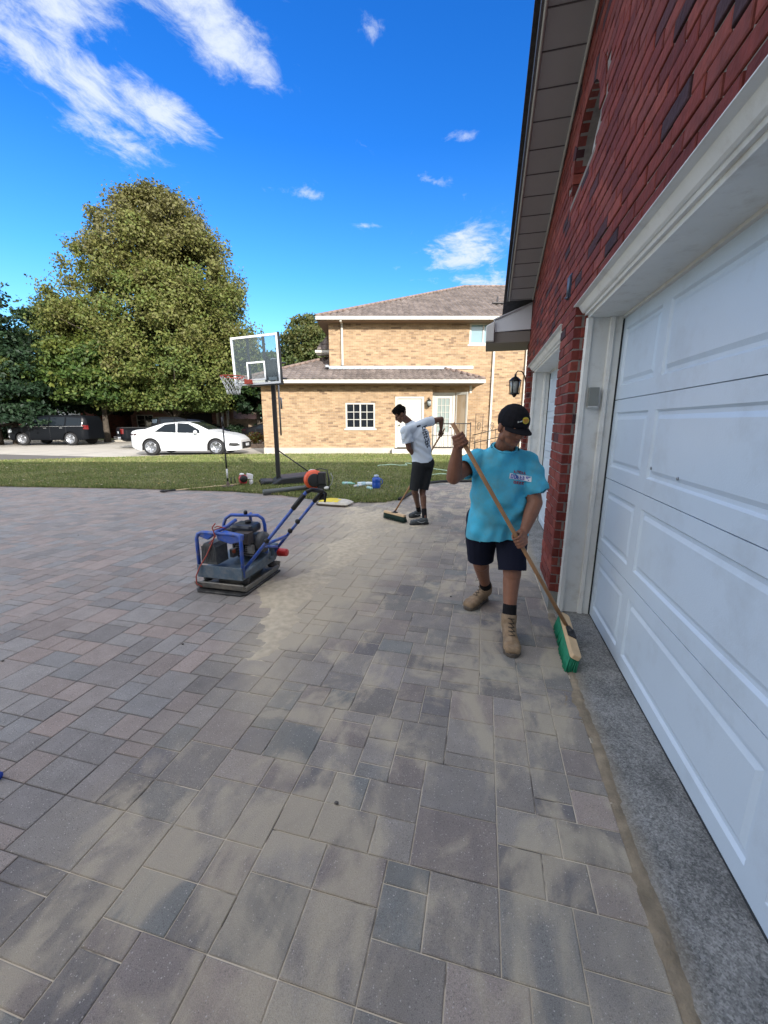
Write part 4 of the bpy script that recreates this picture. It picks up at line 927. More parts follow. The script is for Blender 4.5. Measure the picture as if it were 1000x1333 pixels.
def fence(name, label, x0, x1, Y, h):
    t = thing(name, label, 'fence', ((x0+x1)/2, Y, 0)); m = MB(); x = x0; r_ = random.Random(2)
    while x < x1: w_ = .14; m.bx(x, x+w_-.012, Y, Y+.02, .1, h+r_.uniform(-.03, .03)); x += w_
    m.bx(x0, x1, Y+.021, Y+.06, .5, .6); m.bx(x0, x1, Y+.021, Y+.06, h-.4, h-.3)
    m.build('boards', nmat('fence_wood', (.24, .18, .125), rough=.9, var=.3, scale=3), t, world=True)
    for x in np.arange(x0, x1+.1, 2.4): m = MB(); m.bx(x-.06, x+.06, Y-.08, Y-.002, 0, h+.1); m.build('post', nmat('fence_post', (.28, .22, .16), rough=.9), t, world=True)
fence('wooden_fence', 'weathered upright board fence in the shade behind the white sedan', -16, -8.6, 41.0, 1.9)
# pale planter wall and shrubs to the right of the sedan
t = thing('flower_bed', 'low flower bed with yellow-green plants at the left corner of the tan house', 'flower bed', (-7.4, 26.2, 0))
m = MB(); m.prism([(-8.8, 25.4), (-6.1, 25.2), (-6.0, 27.4), (-8.6, 27.4)], -.02, .22); m.build('bed_kerb', nmat('bed_stone', (.25, .18, .13), rough=.95, var=.3), t, world=True)
# ================================================================ trees
LEAF = amat('leaf', rough=.55, bump=0, var=0, trans=.30, spec=.35)
BARK = nmat('bark', (.075, .06, .045), rough=.95, var=.35, scale=6, bump=.8, bscale=14)
def tree(name, label, base, H, prof, n, leaf, cols, z0=1.0, clumps=260, seed=0, trunk=.35, group=None, cat='tree', flat=.55, fill=.25, zmin=0, droop=0, limbs=14, csz=1.0, hole=.0, spread=.085):
    """prof(t) = crown radius at height fraction t. Leaves gather in clumps on limbs through the crown."""
    rng = np.random.default_rng(seed); t = thing(name, label, cat, base, 0, group)
    ph = rng.uniform(0, 6.28, 4)
    def rad(tt, a): return prof(tt)*(1+.10*np.sin(3*a+ph[0])+.07*np.sin(5*a+ph[1]+tt*6)+.06*np.sin(9*a+ph[2]+tt*11))
    C = []; 
    while len(C) < clumps:
        tt = rng.random(); a = rng.uniform(0, 2*np.pi); pr = rad(tt, a)
        if rng.random() > pr/max(prof(x) for x in (0.05, .2, .35, .5)): continue
        k = rng.random()**.38 if rng.random() > fill else rng.random()**.8
        r = pr*k*.93; z = z0+(H-z0)*tt-droop*k*k*(1-tt)
        C.append((r*np.cos(a), r*np.sin(a), z, k, tt))
    C = np.array(C)
    if hole: keep = np.array([noise.noise(Vector((c[0]*.35, c[1]*.35, c[2]*.35+seed))) > -hole for c in C]); C = C[keep]
    ci = rng.integers(0, len(C), n); cc = C[ci]
    s = H*spread*csz*rng.uniform(.6, 1.3, len(C))[ci]
    off = rng.normal(0, 1, (n, 3)).clip(-1.75, 1.75)*np.stack([s*.5, s*.5, s*.5*flat], 1)
    # twigs: leaves in short rows pointing outward and slightly up
    P = cc[:, :3]+off; P[:, 2] = np.maximum(P[:, 2], max(z0*.86, zmin)+rng.random(n)*.35)
    out = P.copy(); out[:, 2] *= .15; out /= (np.linalg.norm(out, axis=1)[:, None]+1e-6)
    nrm = out*.55+rng.normal(0, .75, (n, 3)); nrm[:, 2] += .35; nrm /= np.linalg.norm(nrm, axis=1)[:, None]
    tx = np.cross(nrm, rng.normal(0, 1, (n, 3))); tx /= np.linalg.norm(tx, axis=1)[:, None]; ty = np.cross(nrm, tx)
    sz = leaf*rng.uniform(.6, 1.35, n)[:, None]
    A = P-tx*sz*.55; B = P+ty*sz*.36+nrm*sz*.08; D = P+tx*sz*.6; E_ = P-ty*sz*.36+nrm*sz*.08
    V = np.stack([A, B, D, E_], 1).reshape(-1, 3); F = np.arange(4*n).reshape(-1, 4)
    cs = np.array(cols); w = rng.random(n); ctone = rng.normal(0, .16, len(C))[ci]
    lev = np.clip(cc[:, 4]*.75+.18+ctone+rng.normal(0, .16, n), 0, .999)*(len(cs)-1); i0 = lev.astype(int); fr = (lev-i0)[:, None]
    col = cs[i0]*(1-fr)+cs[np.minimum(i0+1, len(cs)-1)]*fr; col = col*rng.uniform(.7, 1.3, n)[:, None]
    npmesh('crown', V, F, LEAF, col, parent=t)
    b = MB(); pts = [(0, 0, -.1), (.03*H*.2, 0, H*.12), (0, .02*H, H*.35), (.01*H, 0, H*.6), (0, 0, H*.82)]
    b.tube(pts, [trunk*1.25, trunk, trunk*.75, trunk*.45, trunk*.1], 9)
    idx = rng.choice(len(C), min(limbs, len(C)), replace=False)
    for i in idx:
        c = C[i]; zt = max(H*.1, c[2]-.35*np.hypot(c[0], c[1])-.3); a = Vector((0, .0, zt)); e = Vector(c[:3]); mid = a.lerp(e, .5)+Vector((0, 0, -.04*H*.4)); r0 = trunk*.30*(1-.5*c[4])
        b.tube([a, mid, e], [r0, r0*.6, r0*.15], 5)
    b.build('trunk', BARK, t)
    return t
OL = [(.080, .120, .028), (.120, .155, .034), (.155, .168, .042), (.150, .145, .044), (.128, .118, .045)]
def bigprof(t):
    # ovate crown, widest a quarter of the way up
    pts = [(0, 4.0), (.06, 6.4), (.16, 7.7), (.3, 7.8), (.45, 7.2), (.6, 6.5), (.75, 5.3), (.88, 3.6), (.96, 2.1), (1, .6)]
    for (a, b), (c, d) in zip(pts, pts[1:]):
        if a <= t <= c: return b+(d-b)*(t-a)/(c-a)
    return .2
gB = 'trees beyond the street'
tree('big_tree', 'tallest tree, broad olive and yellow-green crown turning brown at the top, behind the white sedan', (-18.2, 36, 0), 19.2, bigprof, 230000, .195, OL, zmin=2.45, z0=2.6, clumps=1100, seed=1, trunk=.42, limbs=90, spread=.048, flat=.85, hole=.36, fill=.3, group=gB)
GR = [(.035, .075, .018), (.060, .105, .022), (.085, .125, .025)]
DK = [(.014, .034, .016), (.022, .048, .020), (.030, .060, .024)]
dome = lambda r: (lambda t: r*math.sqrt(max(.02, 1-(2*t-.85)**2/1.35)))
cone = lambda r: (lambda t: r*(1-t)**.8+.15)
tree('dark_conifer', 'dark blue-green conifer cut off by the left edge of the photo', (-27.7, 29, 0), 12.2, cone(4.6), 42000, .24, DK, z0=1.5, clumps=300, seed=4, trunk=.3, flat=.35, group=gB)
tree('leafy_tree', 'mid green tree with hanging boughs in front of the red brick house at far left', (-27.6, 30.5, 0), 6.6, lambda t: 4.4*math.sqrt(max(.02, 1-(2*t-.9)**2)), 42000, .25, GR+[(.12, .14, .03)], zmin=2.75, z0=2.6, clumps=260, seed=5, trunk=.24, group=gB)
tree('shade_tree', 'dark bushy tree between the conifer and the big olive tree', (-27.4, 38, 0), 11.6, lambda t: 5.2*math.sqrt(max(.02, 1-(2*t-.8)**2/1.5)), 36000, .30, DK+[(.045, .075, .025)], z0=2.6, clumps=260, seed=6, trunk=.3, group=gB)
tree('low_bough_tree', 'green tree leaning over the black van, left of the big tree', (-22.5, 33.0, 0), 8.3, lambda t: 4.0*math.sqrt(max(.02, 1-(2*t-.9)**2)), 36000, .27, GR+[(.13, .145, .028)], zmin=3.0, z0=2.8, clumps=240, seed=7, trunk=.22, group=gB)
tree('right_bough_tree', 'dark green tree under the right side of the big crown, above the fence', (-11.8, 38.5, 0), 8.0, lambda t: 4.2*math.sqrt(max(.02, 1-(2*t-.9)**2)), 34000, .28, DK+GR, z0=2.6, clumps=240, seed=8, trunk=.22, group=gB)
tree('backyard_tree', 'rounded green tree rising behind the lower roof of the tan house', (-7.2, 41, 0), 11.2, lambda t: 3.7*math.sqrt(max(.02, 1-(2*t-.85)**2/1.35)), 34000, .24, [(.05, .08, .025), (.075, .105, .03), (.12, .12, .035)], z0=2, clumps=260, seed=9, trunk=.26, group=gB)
for k, (x, y, h, r_) in enumerate([(-46, 60, 9, 6), (-38, 62, 8, 6.5), (-9, 62, 8.5, 6), (-15.5, 58, 7, 6), (-31, 60, 8, 6), (-52, 52, 10, 7), (-23, 60, 7.5, 6)]):
    tree('distant_tree', ['pale distant tree behind the red brick house roof', 'broad distant tree behind the two garage doors', 'distant tree seen just left of the tan house corner', 'distant tree behind the wooden fence', 'distant tree between the red and pink brick houses', 'distant tree at the left edge beyond the conifer', 'distant tree behind the pink brick house'][k], (x, y, 0), h, dome(r_), 7000, .5, DK+GR, z0=.6, clumps=120, seed=20+k, trunk=.2, group='distant trees')
def shrub(name, label, base, H, r_, n, leaf, cols, seed, group=None):
    rng = np.random.default_rng(seed); t = thing(name, label, 'shrub', base, 0, group)
    u = rng.normal(0, 1, (n, 3)); u /= np.linalg.norm(u, axis=1)[:, None]; k = rng.random(n)**.35; P = u*k[:, None]*np.array([r_, r_, H/2])*(1+.2*np.sin(u[:, :1]*7+u[:, 2:]*5)); P[:, 2] += H/2
    nr = rng.normal(0, 1, (n, 3)); nr /= np.linalg.norm(nr, axis=1)[:, None]; tx = np.cross(nr, u+.01); tx /= np.linalg.norm(tx, axis=1)[:, None]; ty = np.cross(nr, tx); s = leaf*rng.uniform(.6, 1.3, n)[:, None]
    V = np.stack([P-tx*s*.5, P+ty*s*.3, P+tx*s*.5, P-ty*s*.3], 1).reshape(-1, 3); F = np.arange(4*n).reshape(-1, 4); col = np.array(cols)[rng.integers(0, len(cols), n)]*rng.uniform(.7, 1.3, n)[:, None]
    npmesh('foliage', V, F, LEAF, col, parent=t); b = MB(); b.tube([(0, 0, -.02), (0, 0, H*.5)], .03, 5)
    for q in range(4): b.tube([(0, 0, H*.15), (r_*.5*math.cos(q*1.6), r_*.5*math.sin(q*1.6), H*.6)], .015, 4)
    b.build('stem', BARK, t); return t
for k, (x, y, h) in enumerate([(-8.3, 26.0, .75), (-7.5, 26.3, .6), (-6.8, 26.1, .7)]):
    shrub('bed_shrub', ['yellow-green shrub at the sedan end of the flower bed', 'middle yellow-green shrub of the flower bed with reddish tips', 'shrub of the flower bed nearest the tan house corner'][k], (x, y, .2), h, .5, 1400, .10, [(.12, .16, .03), (.2, .17, .03), (.22, .06, .04)], 40+k, 'shrubs in the flower bed')
for k, (x, y) in enumerate([(-34.0, 36.2), (-38.0, 36.3), (-14.5, 39.8), (-12.0, 39.6), (-9.8, 39.7), (-17.0, 40.0)]):
    shrub('hedge_shrub', ['dark shrub by the front door of the red brick house', 'dark shrub below the windows of the red brick house', 'dark shrub at the left end of the wooden fence', 'dark shrub at the middle of the wooden fence', 'dark shrub at the right end of the wooden fence', 'dark shrub beside the porch columns of the pink brick house'][k], (x, y, .1), 1.3, .9, 2500, .16, DK, 60+k, 'dark shrubs along the far houses')
# broken twiggy plant at the foot of the pier between the garage doors
# ================================================================ vehicles
def interp(tab, x):
    if x <= tab[0][0]: return tab[0][1]
    for (a, b), (c, d) in zip(tab, tab[1:]):
        if a <= x <= c:
            t = (x-a)/(c-a); return b+(d-b)*t
    return tab[-1][1]
def wheel(par, x, y, r, side, rimmat, spokes=5, w=.22):
    wt = MB(); pr = [(r*.70, -w/2), (r*.93, -w/2), (r, -w/2+.03), (r, w/2-.03), (r*.93, w/2), (r*.70, w/2)]
    wt.lathe(pr, (x, y, r), 28, ax='y'); t = wt.build('wheel', nmat('tyre', (.018, .018, .019), rough=.9), par)
    m = MB(); yo = y+side*(w/2+.004); n = 28
    m.lathe([(r*.71, 0), (r*.71, side*.012), (r*.64, side*.010), (r*.62, -side*.03)] if side > 0 else [(r*.62, .03), (r*.64, -.010), (r*.71, -.012), (r*.71, 0)], (x, yo, r), 28, ax='y')
    for k in range(spokes):
        a = 2*math.pi*k/spokes+.3
        for d in (-.16, .16):
            p0 = Vector((x+math.cos(a)*r*.1, yo+side*.004, r+math.sin(a)*r*.1)); p1 = Vector((x+math.cos(a+d)*r*.66, yo+side*.006, r+math.sin(a+d)*r*.66)); m.tube([p0, p1], r*.05, 5)
    m.lathe([(r*.16, -.02), (r*.16, .0), (r*.10, side*.012)] if side > 0 else [(r*.10, -.012), (r*.16, .0), (r*.16, .02)], (x, yo, r), 14, ax='y')
    m.build('rim', rimmat, t)
    d = MB(); d.lathe([(r*.66, -.002), (r*.66, .002)], (x, yo-side*.02, r), 24, ax='y'); d.build('brake_disc', nmat('brake_dark', (.02, .02, .022), rough=.6), t)
def car(name, label, cat, loc, rz, P, paint, scale=1, group='vehicles parked along the street'):
    """P: half width W, length L, wheels (xr, xf, r), tables top(x), belt(x), base; x from tail (0) to nose (L)"""
    t = thing(name, label, cat, loc, rz, group); t.scale = (scale,)*3
    L_, W = P['L'], P['W']; xr, xf, r = P['wheels']; ar = r+.055
    top, belt = P['top'], P['belt']
    def zb(x):
        b = interp(P['base'], x)
        for xw in (xr, xf):
            if abs(x-xw) < ar: b = max(b, r+math.sqrt(ar*ar-(x-xw)**2))
        return b
    def hw(x, z):
        e = 1.0
        d = min(x, L_-x); k = P.get('round', .55)
        if d < k: e = 1-.30*(1-d/k)**2.2
        zt = interp(belt, x); v = 1.0
        if z < .45: v = .955+.045*(z/.45)
        if z > zt: hh = max(.05, P['roof']-zt); v = 1-P.get('tumble', .24)*min(1, (z-zt)/hh)**1.15
        elif z > .62: v = 1-.03*((z-.62)/max(.05, zt-.62))
        return W*e*v
    xs = sorted(set([round(v, 4) for v in np.arange(0, L_+.001, .05)]+[xw+s*ar*c for xw in (xr, xf) for s in (-1, 1) for c in (1, .97, .9)]))
    xs = [x for x in xs if 0 <= x <= L_]
    rows = 7; V = []; F = []
    for x in xs:
        b = zb(x); tp = interp(top, x); bl = min(interp(belt, x), tp-.03); b = min(b, bl-.02)
        ring = [(hw(x, b)-.02, b-.0)]
        for i in range(rows): z = b+(bl-b)*i/(rows-1); ring.append((hw(x, z), z))
        for i in range(1, 5): z = bl+(tp-.035-bl)*i/4; ring.append((hw(x, z), z))
        yr = hw(x, tp-.035); ring += [(yr*.93, tp-.008), (yr*.75, tp+.004), (yr*.4, tp+.012), (0, tp+.015)]
        full = [(y, z) for y, z in ring]+[(-y, z) for y, z in ring[::-1][1:]]
        V += [(x, y, z) for y, z in full]; m_ = len(full)
    n = len(xs)
    for i in range(n-1):
        for k in range(m_-1): F.append((i*m_+k, (i+1)*m_+k, (i+1)*m_+k+1, i*m_+k+1))
    F.append([k for k in range(m_)]); F.append([(n-1)*m_+k for k in range(m_)][::-1])
    b = MB(); b.smooth = True; b.add(V, F); body = b.build('body', paint, t)
    body.modifiers.new('ws', 'WEIGHTED_NORMAL')
    u = MB(); xa, xb = .25, L_-.25; u.bx(xa, xb, -W*.84, W*.84, min(interp(P['base'], L_/2)+.02, r), r*2+.02)
    for xw in (xr, xf): pass
    u.build('underbody', nmat('under_black', (.008, .008, .009), rough=.95), t)
    dark = nmat('car_glass', (.010, .014, .018), rough=.08, spec=.15)
    def side_panel(name_, poly, mat, sgn, off=.004, par=t):
        # fill polygon (x,z) with a grid following the side surface
        x0, x1 = min(p[0] for p in poly), max(p[0] for p in poly); m = MB(); m.smooth = True; N_ = 26
        def zr(x):
            zz = []
            for (a, c), (d, e) in zip(poly, poly[1:]+poly[:1]):
                if a != d and min(a, d)-1e-6 <= x <= max(a, d)+1e-6: zz.append(c+(e-c)*(x-a)/(d-a))
            return min(zz), max(zz)
        vs = []; fs = []
        for i in range(N_+1):
            x = x0+(x1-x0)*(i+.0)/N_; x = min(max(x, x0+1e-4), x1-1e-4); lo, hi = zr(x)
            for k in range(5): z = lo+(hi-lo)*k/4; vs.append((x, sgn*(hw(x, z)+off), z))
        for i in range(N_):
            for k in range(4): fs.append((i*5+k, (i+1)*5+k, (i+1)*5+k+1, i*5+k+1))
        m.add(vs, fs); return m.build(name_, mat, par)
    for sgn in (-1, 1):
        for poly in P['windows']: side_panel('window', poly, dark, sgn)
        for poly in P.get('chrome', []): side_panel('trim', poly, nmat('chrome', (.6, .6, .6), rough=.2, metal=.9), sgn, .006)
        # door gaps and handles
        for x in P['gaps']:
            m = MB(); z0, z1 = interp(P['base'], x)+.05, interp(belt, x)-.01
            vs = [];
            for k in range(6): z = z0+(z1-z0)*k/5; vs += [(x-.006, sgn*(hw(x, z)+.0015), z), (x+.006, sgn*(hw(x, z)+.0015), z)]
            m.add(vs, [(2*k, 2*k+1, 2*k+3, 2*k+2) for k in range(5)]); m.build('door_gap', nmat('gap_dark', (.03, .03, .032)), t)
        for x in P['handles']:
            z = interp(belt, x)-.10; m = MB(); m.box((x, sgn*(hw(x, z)+.018), z), (.20, .028, .030)); m.build('door_handle', P.get('hmat') or paint, t, bevel=.008)
        x, z = P['mirror']; m = MB(); m.ell((x, sgn*(hw(x, z)+.13), z+.02), (.075, .12, .085)); m.box((x, sgn*(hw(x, z)+.03), z-.02), (.05, .1, .03)); m.build('mirror', paint, t)
        for (xw) in (xr, xf): wheel(t, xw, sgn*(W-.115), r, sgn, nmat(*P['rim']), P.get('spokes', 5))
        for nm, poly, mat in P['lights']: side_panel(nm, poly, mat, sgn, .007)
    # screens across the body (windshield, rear window) follow the top surface
    for nm, xa, xb, za, zb_ in P['screens']:
        m = MB(); m.smooth = True; vs = []; fs = []; K = 8
        for i in range(K+1):
            x = xa+(xb-xa)*i/K; tp = interp(top, x); yr = hw(x, tp-.035)*.88
            for k in range(9): y = yr*(k/4-1); vs.append((x, y, tp+.022-.018*abs(k/4-1)**2+.0))
        for i in range(K):
            for k in range(8): fs.append((i*9+k, (i+1)*9+k, (i+1)*9+k+1, i*9+k+1))
        m.add(vs, fs); m.build(nm, dark, t)
    return t, hw
RIMDK = ('rim_black_silver', (.32, .33, .35), .3, .7)
BLK = nmat('plastic_black', (.012, .012, .013), rough=.5)
HL = nmat('headlight_glass', (.55, .58, .62), rough=.08, metal=.3); TLR = nmat('tail_red', (.13, .008, .008), rough=.2)
sedanP = dict(L=4.88, W=.92, roof=1.44, wheels=(.98, 3.82, .345), round=.75, tumble=.25,
    top=[(0, .88), (.06, 1.04), (.35, 1.10), (.75, 1.13), (1.15, 1.27), (1.6, 1.40), (2.1, 1.445), (2.6, 1.435), (3.0, 1.33), (3.45, 1.12), (3.7, 1.02), (4.2, .95), (4.6, .84), (4.80, .70), (4.88, .56)],
    belt=[(0, .80), (.4, .98), (1.2, .995), (2.6, .94), (3.5, .90), (4.3, .84), (4.88, .52)],
    base=[(0, .36), (.3, .24), (.6, .20), (4.3, .19), (4.6, .20), (4.88, .26)],
    windows=[[(1.22, 1.02), (1.62, 1.32), (2.08, 1.385), (2.13, .985)], [(2.19, .985), (2.15, 1.385), (2.62, 1.36), (3.12, 1.10), (3.16, .96)]],
    gaps=(1.25, 2.17, 3.22), handles=(1.50, 2.45), mirror=(3.02, .98), rim=RIMDK,
    lights=[('headlight', [(4.12, .80), (4.18, .85), (4.62, .745), (4.80, .66), (4.62, .66)], HL), ('headlight_lower', [(4.36, .42), (4.42, .54), (4.72, .52), (4.84, .42), (4.60, .38)], BLK), ('tail_light', [(.02, .86), (.03, .93), (.42, .93), (.30, .85)], nmat('tail_dark', (.05, .012, .014), rough=.2))],
    screens=[('windshield', 2.66, 3.50, 0, 0), ('rear_window', .80, 1.55, 0, 0)])
WHT = nmat('car_white', (.60, .61, .62), rough=.22)
# white sedan: nose to the right, tail to the left
sed, shw = car('white_sedan', 'white sedan parked nose to the right on the street behind the lawn', 'car', (-12.35, 20.5, 0), R(1), sedanP, WHT, 1.10)
m = MB(); m.prism([(4.60, .28), (4.89, .28), (4.91, .50), (4.78, .62), (4.66, .60)], -.55, .55, axis='y'); m.build('grille', BLK, sed)
m = MB(); m.box((4.915, .0, .44), (.012, .42, .12)); m.build('number_plate', nmat('plate_white', (.6, .62, .65), rough=.5), sed)
m = MB(); m.tube([(1.0, -.70, 1.30), (1.6, -.71, 1.405), (2.1, -.715, 1.43), (2.65, -.70, 1.40), (3.2, -.75, 1.16)], .012, 5); m.build('roof_trim', BLK, sed)
suvP = dict(L=5.25, W=1.0, roof=1.88, wheels=(1.05, 4.15, .40), round=.5, tumble=.17,
    top=[(0, 1.45), (.08, 1.72), (.25, 1.86), (1.2, 1.90), (2.6, 1.89), (3.1, 1.80), (3.5, 1.52), (3.85, 1.28), (4.3, 1.20), (4.9, 1.10), (5.15, .98), (5.25, .75)],
    belt=[(0, 1.20), (2.5, 1.19), (3.9, 1.14), (4.9, 1.02), (5.25, .70)],
    base=[(0, .42), (.3, .34), (4.8, .33), (5.25, .42)],
    windows=[[(.18, 1.26), (.32, 1.72), (1.20, 1.77), (1.22, 1.24)], [(1.30, 1.24), (1.28, 1.77), (2.24, 1.77), (2.26, 1.23)], [(2.34, 1.23), (2.32, 1.77), (3.02, 1.71), (3.60, 1.24)]],
    gaps=(1.26, 2.30, 3.62), handles=(1.55, 2.58), mirror=(3.42, 1.24), rim=('rim_grey', (.35, .36, .38), .3, .7), hmat=nmat('chrome', (.6, .6, .6), rough=.2, metal=.9),
    lights=[('headlight', [(4.72, .84), (4.74, 1.02), (5.05, .98), (5.22, .84), (5.20, .74)], HL), ('fog_light', [(4.95, .48), (4.96, .60), (5.16, .60), (5.20, .50)], HL), ('tail_light', [(.0, 1.0), (.0, 1.26), (.26, 1.28), (.20, 1.02)], TLR)],
    chrome=[[(.15, 1.195), (.15, 1.215), (3.70, 1.185), (3.70, 1.165)]],
    screens=[('windshield', 3.12, 3.80, 0, 0)])
BLKP = nmat('car_black', (.006, .007, .009), rough=.3, spec=.08)
suv, _ = car('black_van', 'long black van parked nose to the left under the trees at far left', 'van', (-20.6, 29.2, 0), R(180), suvP, BLKP, 1.08)
m = MB(); m.box((5.24, 0, .80), (.04, 1.1, .30)); m.build('grille', nmat('chrome', (.6, .6, .6)), suv)
# pickup seen from behind at an angle
pickP = dict(L=5.6, W=1.0, roof=1.90, wheels=(1.15, 4.55, .42), round=.35, tumble=.16,
    top=[(0, 1.22), (1.95, 1.24), (1.98, 1.30), (2.08, 1.80), (2.25, 1.89), (3.3, 1.90), (3.75, 1.78), (4.2, 1.36), (4.5, 1.26), (5.2, 1.18), (5.5, 1.05), (5.6, .8)],
    belt=[(0, 1.18), (2.0, 1.20), (4.2, 1.18), (5.2, 1.08), (5.6, .75)],
    base=[(0, .55), (5.2, .45), (5.6, .5)],
    windows=[[(2.18, 1.26), (2.22, 1.76), (2.98, 1.78), (3.0, 1.25)], [(3.08, 1.25), (3.06, 1.78), (3.64, 1.72), (4.08, 1.27)]],
    gaps=(2.12, 3.04, 4.12), handles=(2.32, 3.22), mirror=(3.92, 1.28), rim=('rim_grey', (.35, .36, .38), .3, .7),
    lights=[('tail_light', [(.0, .88), (.0, 1.18), (.16, 1.18), (.14, .88)], TLR)],
    screens=[('windshield', 3.85, 4.15, 0, 0)])
pk, _ = car('black_pickup', 'black pickup truck seen from behind between the van and the white sedan', 'truck', (-16.3, 25.0, 0), R(40), pickP, BLKP, 1.0)
m = MB(); m.bx(-.02, -.004, -.80, .80, .72, 1.16); m.build('tailgate', BLKP, pk, bevel=.01)
m = MB(); m.box((-.10, 0, .62), (.16, 1.86, .17)); m.build('bumper', nmat('chrome', (.6, .6, .6)), pk, bevel=.03)
m = MB(); m.bx(1.99, 2.03, -.62, .62, 1.36, 1.74, Matrix.Translation((.03, 0, 0))); m.build('rear_window', glassmat('rear_glass', (.10, .14, .18), .05), pk)
m = MB(); m.box((-.026, 0, .95), (.01, .32, .14)); m.build('number_plate', nmat('plate_white', (.6, .62, .65)), pk)
m = MB(); m.bx(.05, 1.9, -.82, .82, 1.235, 1.262); m.build('bed_cover', BLK, pk)
sp2 = dict(suvP); sp2['windows'] = suvP['windows']; sp2['chrome'] = []
car('dark_suv', 'dark blue sport utility car parked beyond the pickup truck', 'car', (-17.2, 31.5, 0), R(10), sp2, nmat('car_navy', (.010, .014, .025), rough=.3, spec=.1), .95)
car('dark_hatchback', 'dark car parked in the shade under the trees right of the white sedan', 'car', (-12.6, 36.5, 0.02), R(6), dict(sedanP, rim=('rim_grey', (.35, .36, .38), .3, .7)), nmat('car_charcoal', (.008, .008, .009), rough=.3, spec=.1), 1.0)
# ================================================================ basketball hoop
def hoop():
    base = Vector((-2.72, 10.25, .03)); t = thing('basketball_hoop', 'portable basketball hoop with clear backboard on the lawn', 'basketball hoop', tuple(base))
    fwd = Vector((-.62, -.78, 0)).normalized(); rt = Vector((fwd.y, -fwd.x, 0)); rt = Vector((.955, -.295, 0)).normalized()   # board runs almost across the view
    fwd = Vector((rt.y, -rt.x, 0)); Up = Vector((0, 0, 1))
    P = base
    m = MB(); m.box((0, 0, 1.35), (.10, .10, 2.7), Matrix.Translation(P)); m.build('pole', BLACKMETAL, t, world=True, bevel=.012)
    m = MB(); m.tube([P+Vector((.12, .02, 1.2)), P+Vector((.12, .02, 2.75))], .022, 8); m.tube([P+Vector((.1, .0, 2.15)), P+Vector((.17, .02, 2.1)), P+Vector((.17, .02, 1.85))], .022, 6); m.build('lift_bar', nmat('grey_metal', (.25, .26, .27), rough=.4, metal=.6), t, world=True)
    # board: corners from the photograph at its distance
    bl = P+Vector((-.78, -.28, 2.46)); br = P+Vector((.36, -.14, 2.55)); ex = (br-bl); w = ex.length; ex.normalize(); h = 1.04
    ex = Vector((ex.x, ex.y, 0)).normalized(); nb = Vector((ex.y, -ex.x, 0))     # towards the camera
    ex = Vector((rt.x, rt.y, 0)); nb = fwd; bl = P+Vector((-.90, -.12, 2.38)); w = 1.27; h = 1.10
    T = Matrix.Translation(bl) @ Matrix(((ex.x, -nb.x, 0, 0), (ex.y, -nb.y, 0, 0), (0, 0, 1, 0), (0, 0, 0, 1))) @ Matrix.Rotation(R(-1.8), 4, 'Y')
    fw = nmat('board_white', (.75, .77, .78), rough=.4)
    m = MB(T); m.bx(0, w, 0, .035, 0, .045); m.bx(0, w, 0, .035, h-.045, h); m.bx(0, .045, 0, .035, .045, h-.045); m.bx(w-.045, w, 0, .035, .045, h-.045)
    bd = m.build('backboard_frame', fw, t, world=True)
    g = bpy.data.materials.new('clear_acrylic'); nt, N, L = pnode(g); b = N['Principled BSDF']; b.inputs['Transmission Weight'].default_value = 0; b.inputs['Base Color'].default_value = (.25, .3, .33, 1); b.inputs['Roughness'].default_value = .05; tr = N.new('ShaderNodeBsdfTransparent'); tr.inputs[0].default_value = (.82, .86, .88, 1); ms = N.new('ShaderNodeMixShader'); ms.inputs[0].default_value = .12
    L.new(tr.outputs[0], ms.inputs[1]); L.new(b.outputs[0], ms.inputs[2]); L.new(ms.outputs[0], N['Material Output'].inputs[0])
    m = MB(T); m.bx(.045, w-.045, .012, .018, .045, h-.045); m.build('backboard', g, t, world=True)
    m = MB(T); a0, a1, z0, z1 = .38, .88, .10, .52; e = .035
    m.bx(a0, a1, .006, .0115, z0, z0+e); m.bx(a0, a1, .006, .0115, z1-e, z1); m.bx(a0, a0+e, .006, .0115, z0+e, z1-e); m.bx(a1-e, a1, .006, .0115, z0+e, z1-e); m.build('target_square', fw, t, world=True)
    m = MB(T); m.bx(.40, .455, .04, .07, .0, h-.02); m.bx(.83, .89, .04, .07, .0, h-.02); m.bx(.40, w+.03, .04, .08, -.03, .05); m.bx(w-.0, w+.03, .0, .06, -.03, h+.02); m.bx(.9, 1.15, .05, .2, .08, .55); m.build('board_brace', BLACKMETAL, t, world=True)
    for (q, r) in ((.93, .12), (.93, .50), (1.16, .12), (1.16, .48)):
        m = MB(T); m.tube([(q, .08, r), (q+.03, .42, r+.02)], .022, 6); m.build('support_arm', BLACKMETAL, t, world=True)
    m = MB(T); m.ell((1.04, .12, .42), (.16, .05, .17)); m.box((1.04, .05, .12), (.22, .03, .07)); m.build('height_crank', nmat('crank_grey', (.30, .31, .32), rough=.35, metal=.5), t, world=True)
    # rim and net
    rc = T @ Vector((.24, -.38, .17)); red = nmat('rim_orange', (.52, .07, .035), rough=.4)
    m = MB(); n = 28; m.tube([rc+Vector((.27*math.cos(2*math.pi*k/n), .27*math.sin(2*math.pi*k/n), 0)) for k in range(n)], .011, 6, closed=True)
    m.tube([rc+Vector((-.06, .22, -.01)), T @ Vector((.36, 0, .08))], .010, 5); m.tube([rc+Vector((.1, .2, -.01)), T @ Vector((.5, 0, .08))], .010, 5); m.box((.43, -.05, .07), (.17, .09, .10), T); rm = m.build('rim', red, t, world=True)
    m = MB(); K = 12
    def np_(k, r, z): a = 2*math.pi*k/K; return rc+Vector((r*math.cos(a), r*math.sin(a), z))
    lv = [(.267, -.01), (.235, -.10), (.19, -.20), (.155, -.30), (.14, -.40)]
